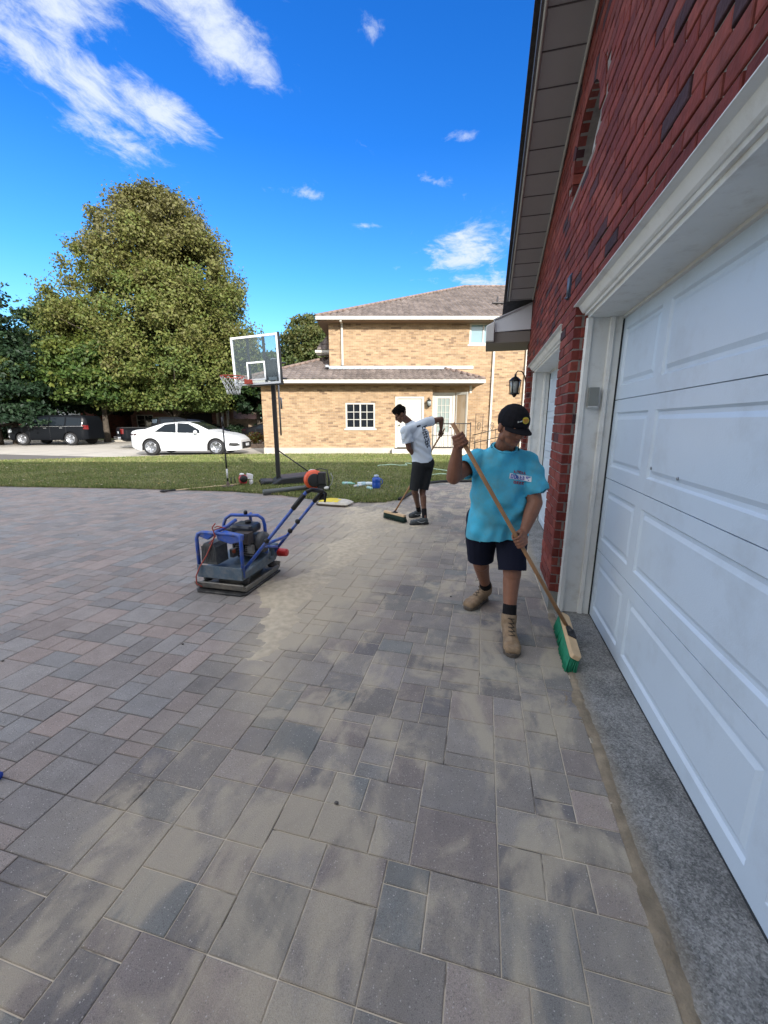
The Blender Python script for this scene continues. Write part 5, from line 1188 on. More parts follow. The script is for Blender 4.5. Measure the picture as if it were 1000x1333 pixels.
    for i in range(4):
        for k in range(K):
            o = .5*(i % 2); m.tube([np_(k+o, *lv[i]), np_(k+o+.5, *lv[i+1])], .0055, 4); m.tube([np_(k+o, *lv[i]), np_(k+o-.5, *lv[i+1])], .0055, 4)
    m.build('net', nmat('net_white', (.72, .72, .70), rough=.9), t, world=True)
    # base tank
    m = MB(); D = Matrix.Translation(P) @ Matrix.Rotation(R(20), 4, 'Z')
    m.prism([(-.25, .0), (.05, .16), (.9, .22), (1.0, .12), (1.0, 0)], -.38, .40, axis='y', M=D); m.box((-.30, 0, .05), (.3, .5, .10), D)
    m.build('base_tank', nmat('tank_black', (.022, .024, .026), rough=.45), t, world=True, bevel=.03)
    for s in (-1, 1): m = MB(); m.tube([P+Vector((0, 0, .85)), D @ Vector((.85, .25*s, .2))], .016, 6); m.build('strut', BLACKMETAL, t, world=True)
    for s in (-.42, .42): m = MB(); m.lathe([(.05, -.03), (.05, .03)], tuple(D @ Vector((-.42, s*.6, .04))), 12, ax='y'); m.build('wheel', BLK, t, world=True)
hoop()

# ================================================================ plate compactor
def compactor():
    loc = gnd(262, 768)*.5+gnd(318, 775)*.5; M = Matrix.Translation((-1.435, 3.79, 0)) @ ML
    t = thing('plate_compactor', 'blue plate compactor with black engine standing on the pavers at the left', 'plate compactor', (-1.435, 3.79, 0), YAW)
    BL = nmat('frame_blue', (.018, .095, .48), rough=.4, dirt=(.22, .22, .2), dscale=16, damt=.7); ST = nmat('plate_steel', (.17, .17, .155), rough=.6, metal=.2, var=.25, scale=14, dirt=(.34, .30, .24), dscale=10, damt=.8, bump=.3)
    DG = nmat('deck_blue_grey', (.085, .13, .175), rough=.55, var=.15, scale=10, dirt=(.25, .25, .23), dscale=14, damt=.6); CV = nmat('guard_grey', (.070, .075, .078), rough=.55, dirt=(.2, .2, .18), dscale=18, damt=.5); EN = nmat('engine_black', (.015, .015, .016), rough=.45, dirt=(.15, .14, .12), dscale=25, damt=.5)
    RUB = nmat('rubber_pad', (.035, .036, .037), rough=.7, dirt=(.25, .23, .2), dscale=9, damt=.5)
    W = .255
    def mb(): return MB(Matrix.Translation((-1.435, 3.79, 0)) @ ML)
    m = mb(); m.prism([(-W-.015, -.33), (-W+.03, -.375), (W-.03, -.375), (W+.015, -.33), (W+.015, .30), (-W-.015, .30)], .004, .022); m.build('rubber_mat', RUB, t, bevel=.004, world=True)
    m = mb(); m.prism([(-.37, .105), (-.345, .045), (-.31, .028), (.27, .028), (.32, .05), (.34, .105), (.325, .108), (.30, .062), (.26, .045), (-.30, .045), (-.335, .06), (-.355, .11)], -W, W, axis='x'); m.build('base_plate', ST, t, bevel=.003, world=True)
    m = mb(); m.bx(-W, -W+.02, -.32, .30, .046, .075); m.bx(W-.02, W, -.32, .30, .046, .075); m.lathe([(.075, -.16), (.08, -.14), (.08, .14), (.075, .16)], (0, -.12, .125), 18, ax='x'); m.bx(-.12, .12, -.2, .2, .046, .10); m.build('exciter', ST, t, bevel=.004, world=True)
    for sx in (-1, 1):
        for y in (-.24, .24): m = mb(); m.lathe([(.035, .076), (.042, .10), (.042, .115), (.035, .135)], (sx*.2, y, 0), 12); m.build('shock_mount', RUB, t, world=True)
    # engine deck: sloping tray with side walls
    m = mb(); m.prism([(-.32, .137), (.28, .137), (.31, .17), (.31, .26), (.29, .27), (-.27, .20), (-.33, .24)], -.235, .235, axis='x'); dk = m.build('engine_deck', DG, t, bevel=.008, world=True)
    m = mb(); m.prism([(-.335, .14), (-.325, .14), (-.325, .26), (-.335, .26)], -.235, .235, axis='x'); m.build('front_panel', DG, t, bevel=.003, world=True)
    # belt guard, ribbed
    m = mb(); m.prism([(-.20, .265), (-.03+.0, .265), (-.035, .43), (-.065, .465), (-.155, .465), (-.185, .43)], -.31, -.14, axis='y')
    for k in range(9): m.bx(-.185+k*.018, -.180+k*.018, -.315, -.31, .29, .44)
    m.build('belt_guard', CV, t, bevel=.01, world=True)
    m = mb(); m.prism([(-.14, .27), (.10, .27), (.10, .43), (.06, .47), (-.10, .47), (-.14, .43)], -.06, .17, axis='y', M=Matrix.Translation((.10, 0, 0)))
    en = m.build('engine', EN, t, bevel=.012, world=True)
    m = mb(); m.lathe([(.10, 0), (.105, .02), (.10, .06), (.06, .075)], (.20, .05, .40), 20, ax='x'); m.build('recoil_starter', CV, en, world=True)
    m = mb(); m.box((.07, .03, .545), (.24, .20, .09)); m.build('fuel_tank', nmat('tank_dark', (.03, .035, .045), rough=.3), en, bevel=.03, world=True)
    m = mb(); m.lathe([(.03, 0), (.032, .025), (.02, .03)], (.10, .03, .590), 12); m.build('fuel_cap', BLK, en, world=True)
    m = mb(); m.box((-.07, .02, .50), (.13, .15, .11)); m.build('air_filter', EN, en, bevel=.02, world=True)
    m = mb(); m.box((.12, -.10, .48), (.16, .09, .11))
    for k in range(4): m.box((.12, -.148, .445+k*.022), (.13, .006, .008))
    m.build('muffler', nmat('muffler_grey', (.10, .095, .09), rough=.5, metal=.6, dirt=(.2, .12, .07), dscale=20, damt=.6), en, bevel=.008, world=True)
    m = mb()
    for k in range(7): m.bx(.0, .20, -.075, -.061, .29+k*.022, .30+k*.022)
    m.bx(-.02, .02, -.13, -.06, .28, .36); m.bx(.16, .21, -.11, -.06, .33, .40); m.build('cooling_fins', nmat('fin_alloy', (.28, .28, .27), rough=.45, metal=.5), en, world=True)
    m = mb(); m.ell((.02, -.12, .34), (.022, .014, .022)); m.build('oil_cap', nmat('oil_red', (.45, .10, .04), rough=.4), en, world=True)
    m = mb(); m.tube([(.12, -.09, .40), (.14, -.13, .36), (.10, -.14, .31), (.05, -.1, .28)], .008, 6); m.tube([(.02, -.05, .47), (.05, -.12, .43), (.03, -.13, .38)], .006, 5); m.build('engine_hose', BLK, en, world=True)
    # front hoop: blue frame with plates (water tank rack)
    m = mb(); m.tube([(-.235, -.30, .18), (-.235, -.30, .50), (-.225, -.29, .545), (-.19, -.28, .56), (.17, -.28, .56), (.215, -.29, .545), (.225, -.30, .50), (.225, -.30, .16)], .017, 8)
    fr = m.build('front_hoop', BL, t, world=True)
    m = mb(); m.prism([(-.225, .52), (-.13, .49), (-.07, .53), (-.07, .565), (-.2, .572)], -.29, -.25, axis='y'); m.prism([(-.03, .50), (.10, .465), (.20, .49), (.21, .55), (.02, .575), (-.04, .555)], -.285, -.21, axis='y'); m.build('tank_plate', BL, t, bevel=.01, world=True)
    m = mb(); m.tube([(-.06, -.27, .56), (.0, -.16, .60), (.02, -.05, .635)], .018, 8); m.tube([(.02, .20, .28), (.02, .20, .58), (.03, .18, .63), (.06, .15, .655)], .016, 8)
    m.tube([(-.17, .02, .30), (-.17, .02, .56), (-.15, .03, .62), (-.10, .05, .655), (.17, .10, .655), (.215, .11, .62), (.225, .12, .56), (.225, .12, .26)], .017, 8); m.build('lifting_hoop', BL, t, world=True)
    m = mb(); m.lathe([(.018, 0), (.02, .02), (.012, .035)], (.05, .075, .668), 8); m.build('hoop_knob', BLK, t, world=True)
    # handle
    A0, A1, B0, B1 = Vector((.19, -.275, .19)), Vector((.80, -.12, .95)), Vector((.25, .22, .24)), Vector((.84, .10, .90))
    for p_, q_ in ((A0, A1), (B0, B1)):
        m = mb(); m.tube([p_, p_.lerp(q_, .5), q_], .0155, 8); m.build('handle_tube', BL, t, world=True)
    for p_, q_, f_ in ((A0, A1, .42), (B0, B1, .40), (B0, B1, .56)):
        c_ = p_.lerp(q_, f_); m = mb(); m.lathe([(.020, -.012), (.027, 0), (.020, .018)], (c_.x, c_.y-.028, c_.z), 10, ax='y'); m.build('handle_knob', BLK, t, world=True)
    m = mb(); m.tube([A0.lerp(A1, .80), A0.lerp(A1, .97)], .0225, 8); m.build('grip', BLK, t, world=True)
    m = mb(); m.tube([B0.lerp(B1, .88), B1, B1+Vector((.02, 0, .03))], .022, 8); m.build('grip', BLK, t, world=True)
    m = mb(); m.tube([A1, A1+Vector((.03, .04, .015)), B1+Vector((.03, -.03, .03)), B1], .020, 8); m.build('grip', BLK, t, world=True)
    m = mb(); m.tube([A0.lerp(A1, .36), B0.lerp(B1, .30)], .016, 8); m.tube([A0.lerp(A1, .30)+Vector((0, .1, 0)), B0.lerp(B1, .10)], .013, 8); m.build('cross_tube', BL, t, world=True)
    m = mb(); m.tube([B1+Vector((.0, .02, .04)), B1+Vector((.05, .02, .0)), B1+Vector((.04, .0, -.08))], .011, 6); m.box(tuple(B1+Vector((.0, .03, -.03))), (.06, .04, .06)); m.build('throttle_lever', BLK, t, world=True)
    # rear bracket and red cap
    m = mb(); m.box((.24, .24, .26), (.06, .10, .13)); m.box((.25, .22, .20), (.03, .16, .03)); m.build('handle_bracket', DG, t, bevel=.01, world=True)
    m = mb(); m.lathe([(.038, 0), (.043, .02), (.040, .10), (.036, .115)], (.255, .28, .225), 14, ax='x'); m.build('red_cap', nmat('cap_red', (.55, .03, .03), rough=.4), t, world=True)
    # red cord looping down the front
    m = mb(); m.tube([(-.02, -.30, .66), (-.05, -.31, .62), (-.03, -.31, .55), (-.06, -.315, .48), (-.12, -.33, .36), (-.19, -.35, .25), (-.225, -.37, .16), (-.22, -.38, .09), (-.17, -.37, .06)], .006, 6)
    m.tube([(.03, -.28, .62), (-.03, -.30, .60), (-.05, -.30, .585), (-.02, -.31, .54), (-.09, -.32, .47)], .005, 6); m.tube([(.06, -.27, .61), (.0, -.3, .635), (-.03, -.3, .62)], .005, 5); m.build('red_cord', nmat('cord_red', (.40, .08, .06), rough=.6), t, world=True)
compactor()

# ================================================================ things lying on the lawn
def prop_blower():
    p = gnd(412, 641); p.z = .02; t = thing('backpack_blower', 'orange and black backpack leaf blower lying on the lawn by the hoop base', 'leaf blower', tuple(p))
    OR = nmat('blower_orange', (.68, .10, .035), rough=.4); T = Matrix.Translation(p)
    m = MB(T); m.lathe([(.06, -.09), (.20, -.085), (.225, -.05), (.225, .03), (.20, .06), (.08, .075)], (-.02, .12, .26), 24, ax='y', M=Matrix.Rotation(R(25), 4, 'Z')); m.build('fan_housing', OR, t, world=True)
    m = MB(T); m.lathe([(.03, 0), (.15, .0), (.155, .02), (.06, .03)], (-.04, -.02, .26), 20, ax='y', M=Matrix.Rotation(R(25), 4, 'Z')); m.box((.13, .10, .30), (.16, .24, .26)); m.box((.12, .12, .12), (.20, .2, .12)); m.build('motor', nmat('blower_black', (.02, .021, .023), rough=.5), t, bevel=.02, world=True)
    m = MB(T); m.ell((-.10, .16, .44), (.10, .07, .05)); m.ell((.24, .0, .08), (.07, .05, .04)); m.build('fuel_tank', nmat('blower_white', (.6, .6, .58), rough=.4), t, world=True)
    m = MB(T); m.tube([(.26, .06, .04), (.27, .08, .30), (.24, .12, .48), (.10, .16, .50), (-.02, .17, .48)], .014, 6); m.tube([(.30, -.04, .04), (.32, -.05, .25), (.28, 0, .40)], .012, 6); m.build('frame', BLACKMETAL, t, world=True)
    m = MB(T); m.tube([(.30, -.08, .12), (.36, -.03, .20), (.38, 0, .32), (.33, .05, .42)], .008, 5); m.build('harness', nmat('strap_grey', (.25, .25, .25), rough=.8), t, world=True)
    q = gnd(343, 645); q.z = .07; r = gnd(396, 640); r.z = .09; m = MB(); m.tube([q, q.lerp(r, .5), r, p+Vector((-.10, .05, .14)), p+Vector((-.05, .10, .20))], [.062, .056, .052, .055, .06], 12, cap=True); m.build('blower_tube', nmat('tube_grey', (.085, .095, .09), rough=.5), t, world=True)
prop_blower()
def prop_trimmer():
    a, b = gnd(214, 641), gnd(318, 632.5); a.z = .03; b.z = .06; t = thing('string_trimmer', 'long-handled trimmer with a red and white motor lying where lawn meets paving', 'trimmer', tuple(b))
    m = MB(); m.tube([a.lerp(b, .12), b], .013, 8); m.build('shaft', nmat('shaft_tan', (.55, .42, .24), rough=.5), t, world=True)
    m = MB(); m.tube([a, a.lerp(b, .13)], .020, 8); m.ell(a+Vector((-.03, 0, 0)), (.07, .05, .025)); m.build('trimmer_head', BLK, t, world=True)
    T = Matrix.Translation(b) @ Matrix.Rotation(R(30), 4, 'Z')
    m = MB(T); m.prism([(-.10, .02), (.05, .0), (.08, .12), (.05, .22), (-.06, .24), (-.11, .14)], -.10, .10, axis='y'); m.build('motor_housing', nmat('motor_red', (.42, .03, .045), rough=.4), t, bevel=.02, world=True)
    m = MB(T); m.prism([(.07, .12), (.20, .10), (.22, .22), (.10, .25)], -.11, .11, axis='y'); m.ell((.16, -.06, .04), (.05, .05, .09)); m.ell((-.05, -.07, .245), (.06, .04, .03)); m.build('fuel_tank', nmat('tank_white', (.68, .66, .66), rough=.45), t, bevel=.015, world=True)
    m = MB(T); m.tube([(-.30, 0, .03), (-.30, .0, .16), (-.22, 0, .17), (-.2, 0, .04)], .012, 6); m.build('handle', BLK, t, world=True); m = MB(T); m.lathe([(.02, -.12), (.09, -.118), (.09, -.10)], (-.02, 0, .13), 14, ax='y'); m.build('starter_cover', BLK, t, world=True)
prop_trimmer()
def prop_tamper():
    p = Vector((-3.79, 9.62, .02)); t = thing('hand_tamper', 'black hand tamper with a white band standing upright on the lawn', 'hand tamper', tuple(p))
    m = MB(); m.tube([p+Vector((0, 0, .04)), p+Vector((-.005, 0, 1.62))], .019, 8); m.build('shaft', BLACKMETAL, t, world=True)
    m = MB(); m.tube([p+Vector((0, 0, .22)), p+Vector((0, 0, .44))], .022, 8); m.build('band', nmat('band_white', (.6, .6, .58), rough=.5), t, world=True)
    m = MB(); m.tube([p+Vector((-.005, 0, 1.45)), p+Vector((-.006, 0, 1.66))], .026, 8); m.build('grip', BLK, t, world=True)
    m = MB(Matrix.Translation(p)); m.box((0, 0, .02), (.24, .22, .03)); m.lathe([(.05, .03), (.03, .10), (.02, .14)]); m.build('tamper_plate', nmat('rusty_plate', (.12, .09, .07), rough=.8, var=.3), t, world=True, bevel=.004)
prop_tamper()
def prop_bag():
    p = gnd(437, 657); t = thing('sand_bag', 'yellow and white sand bag lying flat on the pavers beside the lawn', 'bag', tuple(p))
    def pillow(name, cx, w, d, mat, seed):
        V = []; F = []; n = 18
        for s in (1, -1):
            for i in range(n+1):
                for j in range(n+1):
                    a, b = i/n*2-1, j/n*2-1; e = max(0, (1-a**4)*(1-b**4))**.6; z = .060*e*s+.045+.008*noise.noise(Vector((a*3, b*3, seed+s)))*e
                    V.append((cx+a*w/2*(1-.05*b*b), b*d/2*(1-.08*a*a), max(.004, z)))
        k = (n+1)**2
        for s in (0, 1):
            for i in range(n):
                for j in range(n):
                    q = [s*k+i*(n+1)+j, s*k+(i+1)*(n+1)+j, s*k+(i+1)*(n+1)+j+1, s*k+i*(n+1)+j+1]; F.append(q if s == 0 else q[::-1])
        m = MB(Matrix.Translation(p) @ Matrix.Rotation(R(-18), 4, 'Z')); m.smooth = True; m.add(V, F); return m.build(name, mat, t, world=True)
    pillow('bag_body', 0, .64, .40, nmat('bag_white', (.55, .52, .45), rough=.6, dirt=(.30, .25, .16), dscale=9, damt=.6), 1)
    m = MB(Matrix.Translation(p) @ Matrix.Rotation(R(-18), 4, 'Z')); n = 10
    for (x0, x1, y0, y1) in ((-.29, .02, -.17, .17), (.03, .12, -.17, .02)):
        vs = []
        for i in range(n+1):
            for j in range(n+1):
                x, y = x0+(x1-x0)*i/n, y0+(y1-y0)*j/n; a, b = x/.32, y/.20; e = max(0, (1-a**4)*(1-b**4))**.6; vs.append((x, y, .060*e+.045+.008*noise.noise(Vector((a*3, b*3, 2)))*e+.003))
        m.smooth = True; m.add(vs, [(i*(n+1)+j, (i+1)*(n+1)+j, (i+1)*(n+1)+j+1, i*(n+1)+j+1) for i in range(n) for j in range(n)])
    m.build('yellow_print', nmat('bag_yellow', (.70, .55, .03), rough=.5), t, world=True)
    m = MB(Matrix.Translation(p) @ Matrix.Rotation(R(-18), 4, 'Z')); m.box((-.30, .0, .035), (.05, .36, .05)); m.box((0, -.185, .02), (.56, .03, .03)); m.build('bag_seam', nmat('bag_dark', (.07, .05, .035), rough=.8), t, world=True, bevel=.01)
prop_bag()
def prop_jug():
    p = gnd(490, 637); p.z = .02; t = thing('water_jug', 'blue water jug with a pale lid standing on the lawn', 'water jug', tuple(p)); T = Matrix.Translation(p)
    m = MB(T); m.lathe([(.075, 0), (.095, .01), (.10, .04), (.10, .13), (.094, .15), (.10, .17), (.10, .22), (.08, .26), (.05, .275)]); m.build('jug_body', nmat('jug_blue', (.012, .07, .36), rough=.3), t, world=True)
    m = MB(T); m.lathe([(.045, .275), (.055, .28), (.055, .32), (.03, .33)]); m.build('lid', nmat('lid_pale', (.35, .42, .52), rough=.4), t, world=True)
    m = MB(T); m.tube([(.10, 0, .10), (.14, 0, .12), (.145, 0, .20), (.09, 0, .24)], .012, 6); m.build('handle', nmat('jug_blue', (.012, .07, .36)), t, world=True)
prop_jug()
def bottle(label, px, py, ang, mats, s=1.0, lid=None):
    p = gnd(px, py); p.z = .05; t = thing('plastic_bottle', label, 'bottle', tuple(p), 0, 'bottles on the lawn'); T = Matrix.Translation(p) @ Matrix.Rotation(R(ang), 4, 'Z') @ Matrix.Scale(s, 4)
    m = MB(T); m.lathe([(.025, -.12), (.036, -.115), (.038, -.02), (.034, 0), (.038, .02), (.036, .08), (.016, .12), (.015, .135)], ax='x'); m.build('bottle_body', mats, t, world=True)
    m = MB(T); m.lathe([(.017, .13), (.017, .15)], ax='x', seg=10); m.build('cap', lid or nmat('lid_pale', (.35, .42, .52)), t, world=True)
    m = MB(T); m.lathe([(.0385, -.06), (.0385, .0)], ax='x'); m.build('wrapper', nmat('wrapper'+label[:6], (.35, .5, .55), rough=.5), t, world=True)
CL = nmat('bottle_clear', (.50, .58, .60), rough=.15)
bottle('clear plastic bottle lying on the lawn just left of the blue jug', 476, 633, 5, CL, 1.7)
bottle('pale green bottle lying on the lawn farthest left from the blue jug', 453, 632, -12, nmat('bottle_green', (.25, .50, .42), rough=.3), 1.2, nmat('capgreen', (.1, .4, .3)))
bottle('small bottle with an orange cap lying between the clear bottle and the blue jug', 481, 638, 120, nmat('bottle_mint', (.35, .55, .48), rough=.3), 1.0, nmat('capor', (.6, .3, .1)))
bottle('small white bottle at the left end of the clear bottle on the lawn', 466, 635, 40, nmat('bottle_white', (.6, .6, .58), rough=.4), .9)
# garden hose
m = MB(); pts = []
path = [(492, 608.5), (500, 607), (515, 607), (530, 608), (528, 605), (540, 606), (560, 611), (585, 616), (600, 617), (603, 613), (607, 616), (600, 620), (575, 619.5), (560, 620), (545, 619)]
ctrl = [gnd(x, y) for x, y in path]
for a, b in zip(ctrl, ctrl[1:]):
    for k in range(6): q = a.lerp(b, k/6); q.z = .055+.01*math.sin(len(pts)*.8); pts.append(q)
m.tube(pts, .018, 6); tag(m.build('garden_hose', nmat('hose_green', (.42, .58, .42), rough=.45)), 'pale green garden hose snaking over the lawn behind the stooping worker', 'hose')
# blue tool just inside the left edge of the picture
p = gnd(-4, 1016); t = thing('rubber_mallet', 'bright blue tool handle end just entering at the left edge of the paving', 'tool', tuple(p))
m = MB(); m.tube([p+Vector((.012, 0, .02)), p+Vector((-.2, .03, .022)), p+Vector((-.32, .05, .022))], [.02, .016, .014], 10); m.build('handle', nmat('tool_blue', (.01, .08, .55), rough=.4), t, world=True)
m = MB(); m.lathe([(.035, -.06), (.04, -.05), (.04, .05), (.035, .06)], tuple(p+Vector((-.34, .05, .04))), 14, ax='y'); m.build('head', BLK, t, world=True)
# small stones and debris on the pavers
dr = random.Random(4); STN = nmat('pebble', (.12, .11, .10), rough=.9, var=.3); lab = [('dark pebble on the pavers left of the compactor front', 238, 839), ('small stone on the pavers far left of the compactor', 102, 697), ('pale paver chip on the pavers at the left edge of the picture', 4, 861), ('pale paver chip lying behind the standing worker’s boots', 587, 777), ('dark crumb of stone on the sandy pavers in the middle foreground', 438, 1046)]
for l_, x, y in lab:
    p = gnd(x, y); m = MB(Matrix.Translation(p)); s = .008+.00*y; s = .0075
    m.ell((0, 0, s*.6), (s*1.3, s, s*.7), seg=8); o = m.build('pebble', STN); tag(o, l_.replace('’', "'"), 'pebble', 'pebbles on the pavers')
# ================================================================ people and their brooms
def remesh(mb, voxel, smooth=3, fac=.5):
    me = bpy.data.meshes.new('tmp'); me.from_pydata([tuple(v) for v in mb.v], [], mb.f); o = bpy.data.objects.new('tmp', me); link(o)
    r = o.modifiers.new('r', 'REMESH'); r.mode = 'VOXEL'; r.voxel_size = voxel; r.use_smooth_shade = True
    if smooth: s = o.modifiers.new('s', 'SMOOTH'); s.iterations = smooth; s.factor = fac
    dg = bpy.context.evaluated_depsgraph_get(); dg.update(); ev = o.evaluated_get(dg); m2 = bpy.data.meshes.new_from_object(ev)
    V = np.array([v.co[:] for v in m2.vertices]); F = [tuple(p.vertices) for p in m2.polygons]
    bpy.data.objects.remove(o); bpy.data.meshes.remove(me); bpy.data.meshes.remove(m2)
    return V, F
def tomesh(name, V, F, mats, parent, idx=None):
    me = bpy.data.meshes.new(name); inv = WM[parent.name].inverted(); me.from_pydata([tuple(inv @ Vector(v)) for v in V], [], F)
    for m in (mats if isinstance(mats, (list, tuple)) else [mats]): me.materials.append(m)
    if idx is not None: me.polygons.foreach_set('material_index', idx)
    me.polygons.foreach_set('use_smooth', [True]*len(F)); me.update()
    o = bpy.data.objects.new(name, me); link(o); o.parent = parent; WM[o.name] = WM[parent.name]; return o
def cut(V, F, planes):
    """open a garment: drop what lies beyond each (point, normal, radius) and snap the rim to the plane"""
    for p, n, rad in planes:
        p = np.array(p); n = np.array(Vector(n).normalized()); d = (V-p)@n; near = np.linalg.norm(V-p, axis=1) < rad
        kill = (d > 0) & near; F2 = [f for f in F if not all(kill[i] for i in f)]
        used = set(i for f in F2 for i in f)
        for i in used:
            if kill[i]: V[i] = V[i]-n*d[i]
        F = F2
    used = sorted(set(i for f in F for i in f)); mp = {u: k for k, u in enumerate(used)}
    return V[used], [tuple(mp[i] for i in f) for f in F]
def wrinkle(V, F, fn):
    me = bpy.data.meshes.new('t'); me.from_pydata([tuple(v) for v in V], [], F); me.update(); N_ = np.array([v.normal[:] for v in me.vertices]); bpy.data.meshes.remove(me)
    return V+N_*np.array([fn(v) for v in V])[:, None]
def hand(mb, c, s, toarm, r_st=.014, side=1, spread=.0205, wrist=None, sc=1.0):
    """fist round a stick: c point on the stick, s stick direction, toarm where the wrist is"""
    s = Vector(s).normalized(); A = (Vector(toarm)-Vector(c)); A = (A-s*A.dot(s)).normalized(); B = s.cross(A)*side; c = Vector(c)
    Rf = r_st+.0105*sc
    kn = []
    for i in range(4):
        off = (i-1.5)*spread*sc; r0 = (.0105, .0108, .0102, .0088)[i]*sc; ln = (1.0, 1.06, 1.0, .86)[i]
        ang = [30, 85, 140, 195, 245]
        pts = [c+s*off*1.02+(A*math.cos(R(a*ln))+B*math.sin(R(a*ln)))*(Rf+(.012*sc if a == 30 else .002)) for a in ang]
        kn.append(pts[0])
        for k in range(4): mb.cap(pts[k], pts[k+1], r0*(1-.07*k), r0*(1-.07*(k+1)), 8)
    w = Vector(wrist) if wrist is not None else c+A*.085*sc
    pc = c+A*(r_st+.022*sc)
    for i, k in enumerate(kn): mb.cap(w.lerp(pc, .35)+s*(i-1.5)*.010*sc, k, .016*sc, .0125*sc, 8)
    mb.ell(w.lerp(pc, .62), (.030*sc, .030*sc, .026*sc), seg=10)
    # thumb leaves the side of the palm and closes over the other side of the stick
    t0 = w.lerp(pc, .55)+s*1.6*spread*sc*.9; th = [t0, c+s*2.3*spread*sc*.9+A*(Rf+.008)-B*.012, c+s*2.0*spread*sc+(-B*math.cos(.3))*(Rf+.004)+A*.004, c+s*1.5*spread*sc-A*(Rf)*.6-B*Rf*.8]
    for k in range(3): mb.cap(th[k], th[k+1], (.0145, .0125, .011)[k]*sc, (.0125, .011, .0095)[k]*sc, 8)
def head(mb, c, fwd, up, s=1.0, jaw=1.0):
    """head centre c (mid skull), facing fwd"""
    f = Vector(fwd).normalized(); u = Vector(up); u = (u-f*u.dot(f)).normalized(); r = f.cross(u)
    M = Matrix((( r.x, f.x, u.x), (r.y, f.y, u.y), (r.z, f.z, u.z))); c = Vector(c)
    P = lambda x, y, z: c+(r*x+f*y+u*z)*s
    E = lambda x, y, z, a, b, d, rot=None: mb.ell(P(x, y, z), (a*s, b*s, d*s), rot=M if rot is None else M @ rot)
    E(0, -.012, .022, .076, .093, .085); E(0, .030, -.015, .064*jaw, .062, .075); E(0, .038, -.068, .048*jaw, .045, .038*jaw); E(0, .066, -.088, .024*jaw, .022, .020)
    for x in (-1, 1):
        E(x*.038, .052, -.028, .026*jaw, .030, .026); E(x*.030, .080, .014, .026, .014, .010)    # cheek, brow
        E(x*.077, -.010, -.012, .010, .020, .032); E(x*.050*jaw, .008, -.065, .020, .03, .03)    # ear, jaw corner
        E(x*.012, .096, -.032, .010, .010, .008)
    mb.cap(P(0, .088, .008), P(0, .104, -.026), .010*s, .0135*s, 8)                              # nose
    E(0, .088, -.056, .024, .010, .0055); E(0, .087, -.066, .021, .010, .006)                    # lips
    return P, M, (r, f, u)
def boot(mb, sole, heel, toe, anklep, top, s=1.0, w=.050):
    heel = Vector(heel); toe = Vector(toe); d = (toe-heel); d.z = 0; L_ = d.length; d.normalize(); n = Vector((d.y, -d.x, 0)); z = Vector((0, 0, 1)); b = heel+Vector((0, 0, 0)); ank = Vector(anklep)
    for (t, ww, h) in ((.10, .85, .050), (.25, .85, .050), (.45, .88, .046), (.62, 1.0, .040), (.78, 1.05, .036), (.90, .92, .032)):
        q = b+d*L_*t; 
        for k in (-.5, 0, .5): mb.ell(q+n*w*ww*k+z*(.022+h*(.62 if k else .70)), (w*.62*ww, w*.62*ww, h))
    mb.cap(b+d*L_*.16+z*.07, ank, .050*s, .052*s); mb.cap(b+d*L_*.38+z*.07, ank+d*.01, .045*s, .048*s); mb.cap(ank, Vector(top), .053*s, .056*s)
    mb.cap(b+d*L_*.62+z*.055, ank+d*.02, .038*s, .042*s)
    pts = [];
    for (t, ww) in ((-.02, .55), (.05, .9), (.3, .92), (.6, 1.1), (.85, 1.08), (.98, .7), (1.03, .25)): pts.append((t, ww))
    poly = [b+d*L_*t+n*w*1.02*q for t, q in pts]+[b+d*L_*t-n*w*1.02*q for t, q in pts[::-1]]
    k = len(sole.v); m = len(poly); sole.add([p+z*.003 for p in poly]+[p+z*.030 for p in poly], [list(range(m))[::-1], list(range(m, 2*m))]+[(i, (i+1) % m, m+(i+1) % m, m+i) for i in range(m)])
SK1 = nmat('skin_tan', (.235, .105, .062), rough=.5, var=.08, scale=30, bump=.15, bscale=90, spec=.4); SK2 = nmat('skin_brown', (.135, .065, .040), rough=.5, var=.1, scale=30, bump=.15, bscale=90, spec=.4)
HAIR = nmat('hair_black', (.006, .005, .005), spec=.1, rough=.9, bump=.6, bscale=140); LIP = nmat('lip_dark', (.17, .06, .045), rough=.45); EYE = nmat('eye_dark', (.02, .012, .01), rough=.2)
def cloth(name, base, var=.06, **k): return nmat(name, base, rough=.9, var=var, scale=k.pop('scale', 5), bump=.25, bscale=260, spec=.15, **k)
def decal(bvh, name, polys, origin, ex, ey, dirv, mat, parent, off=.0025):
    """printed shapes laid on a garment: each polygon (2-D) is projected onto the cloth"""
    m = MB(); o0 = Vector(origin); ex = Vector(ex).normalized(); ey = Vector(ey).normalized(); dv = Vector(dirv).normalized()
    for poly in polys:
        cx = sum(p[0] for p in poly)/len(poly); cy = sum(p[1] for p in poly)/len(poly)
        ring = []
        for a, b in zip(poly, poly[1:]+poly[:1]):
            for k in range(3): ring.append((a[0]+(b[0]-a[0])*k/3, a[1]+(b[1]-a[1])*k/3))
        vs = []
        for q in [(cx, cy)]+[(cx+(x-cx)*.5, cy+(y-cy)*.5) for x, y in ring]+ring:
            h = bvh.ray_cast(o0+ex*q[0]+ey*q[1]-dv*.5, dv)
            if h[0] is None: break
            vs.append(h[0]-dv*off)
        else:
            n = len(ring); fs = [(0, 1+i, 1+(i+1) % n) for i in range(n)]+[(1+i, 1+n+i, 1+n+(i+1) % n, 1+(i+1) % n) for i in range(n)]; m.add(vs, fs)
    if m.v: return m.build(name, mat, parent, world=True)
rect = lambda x0, x1, y0, y1, sk=0: [(x0, y0), (x1, y0+sk), (x1, y1+sk), (x0, y1)]

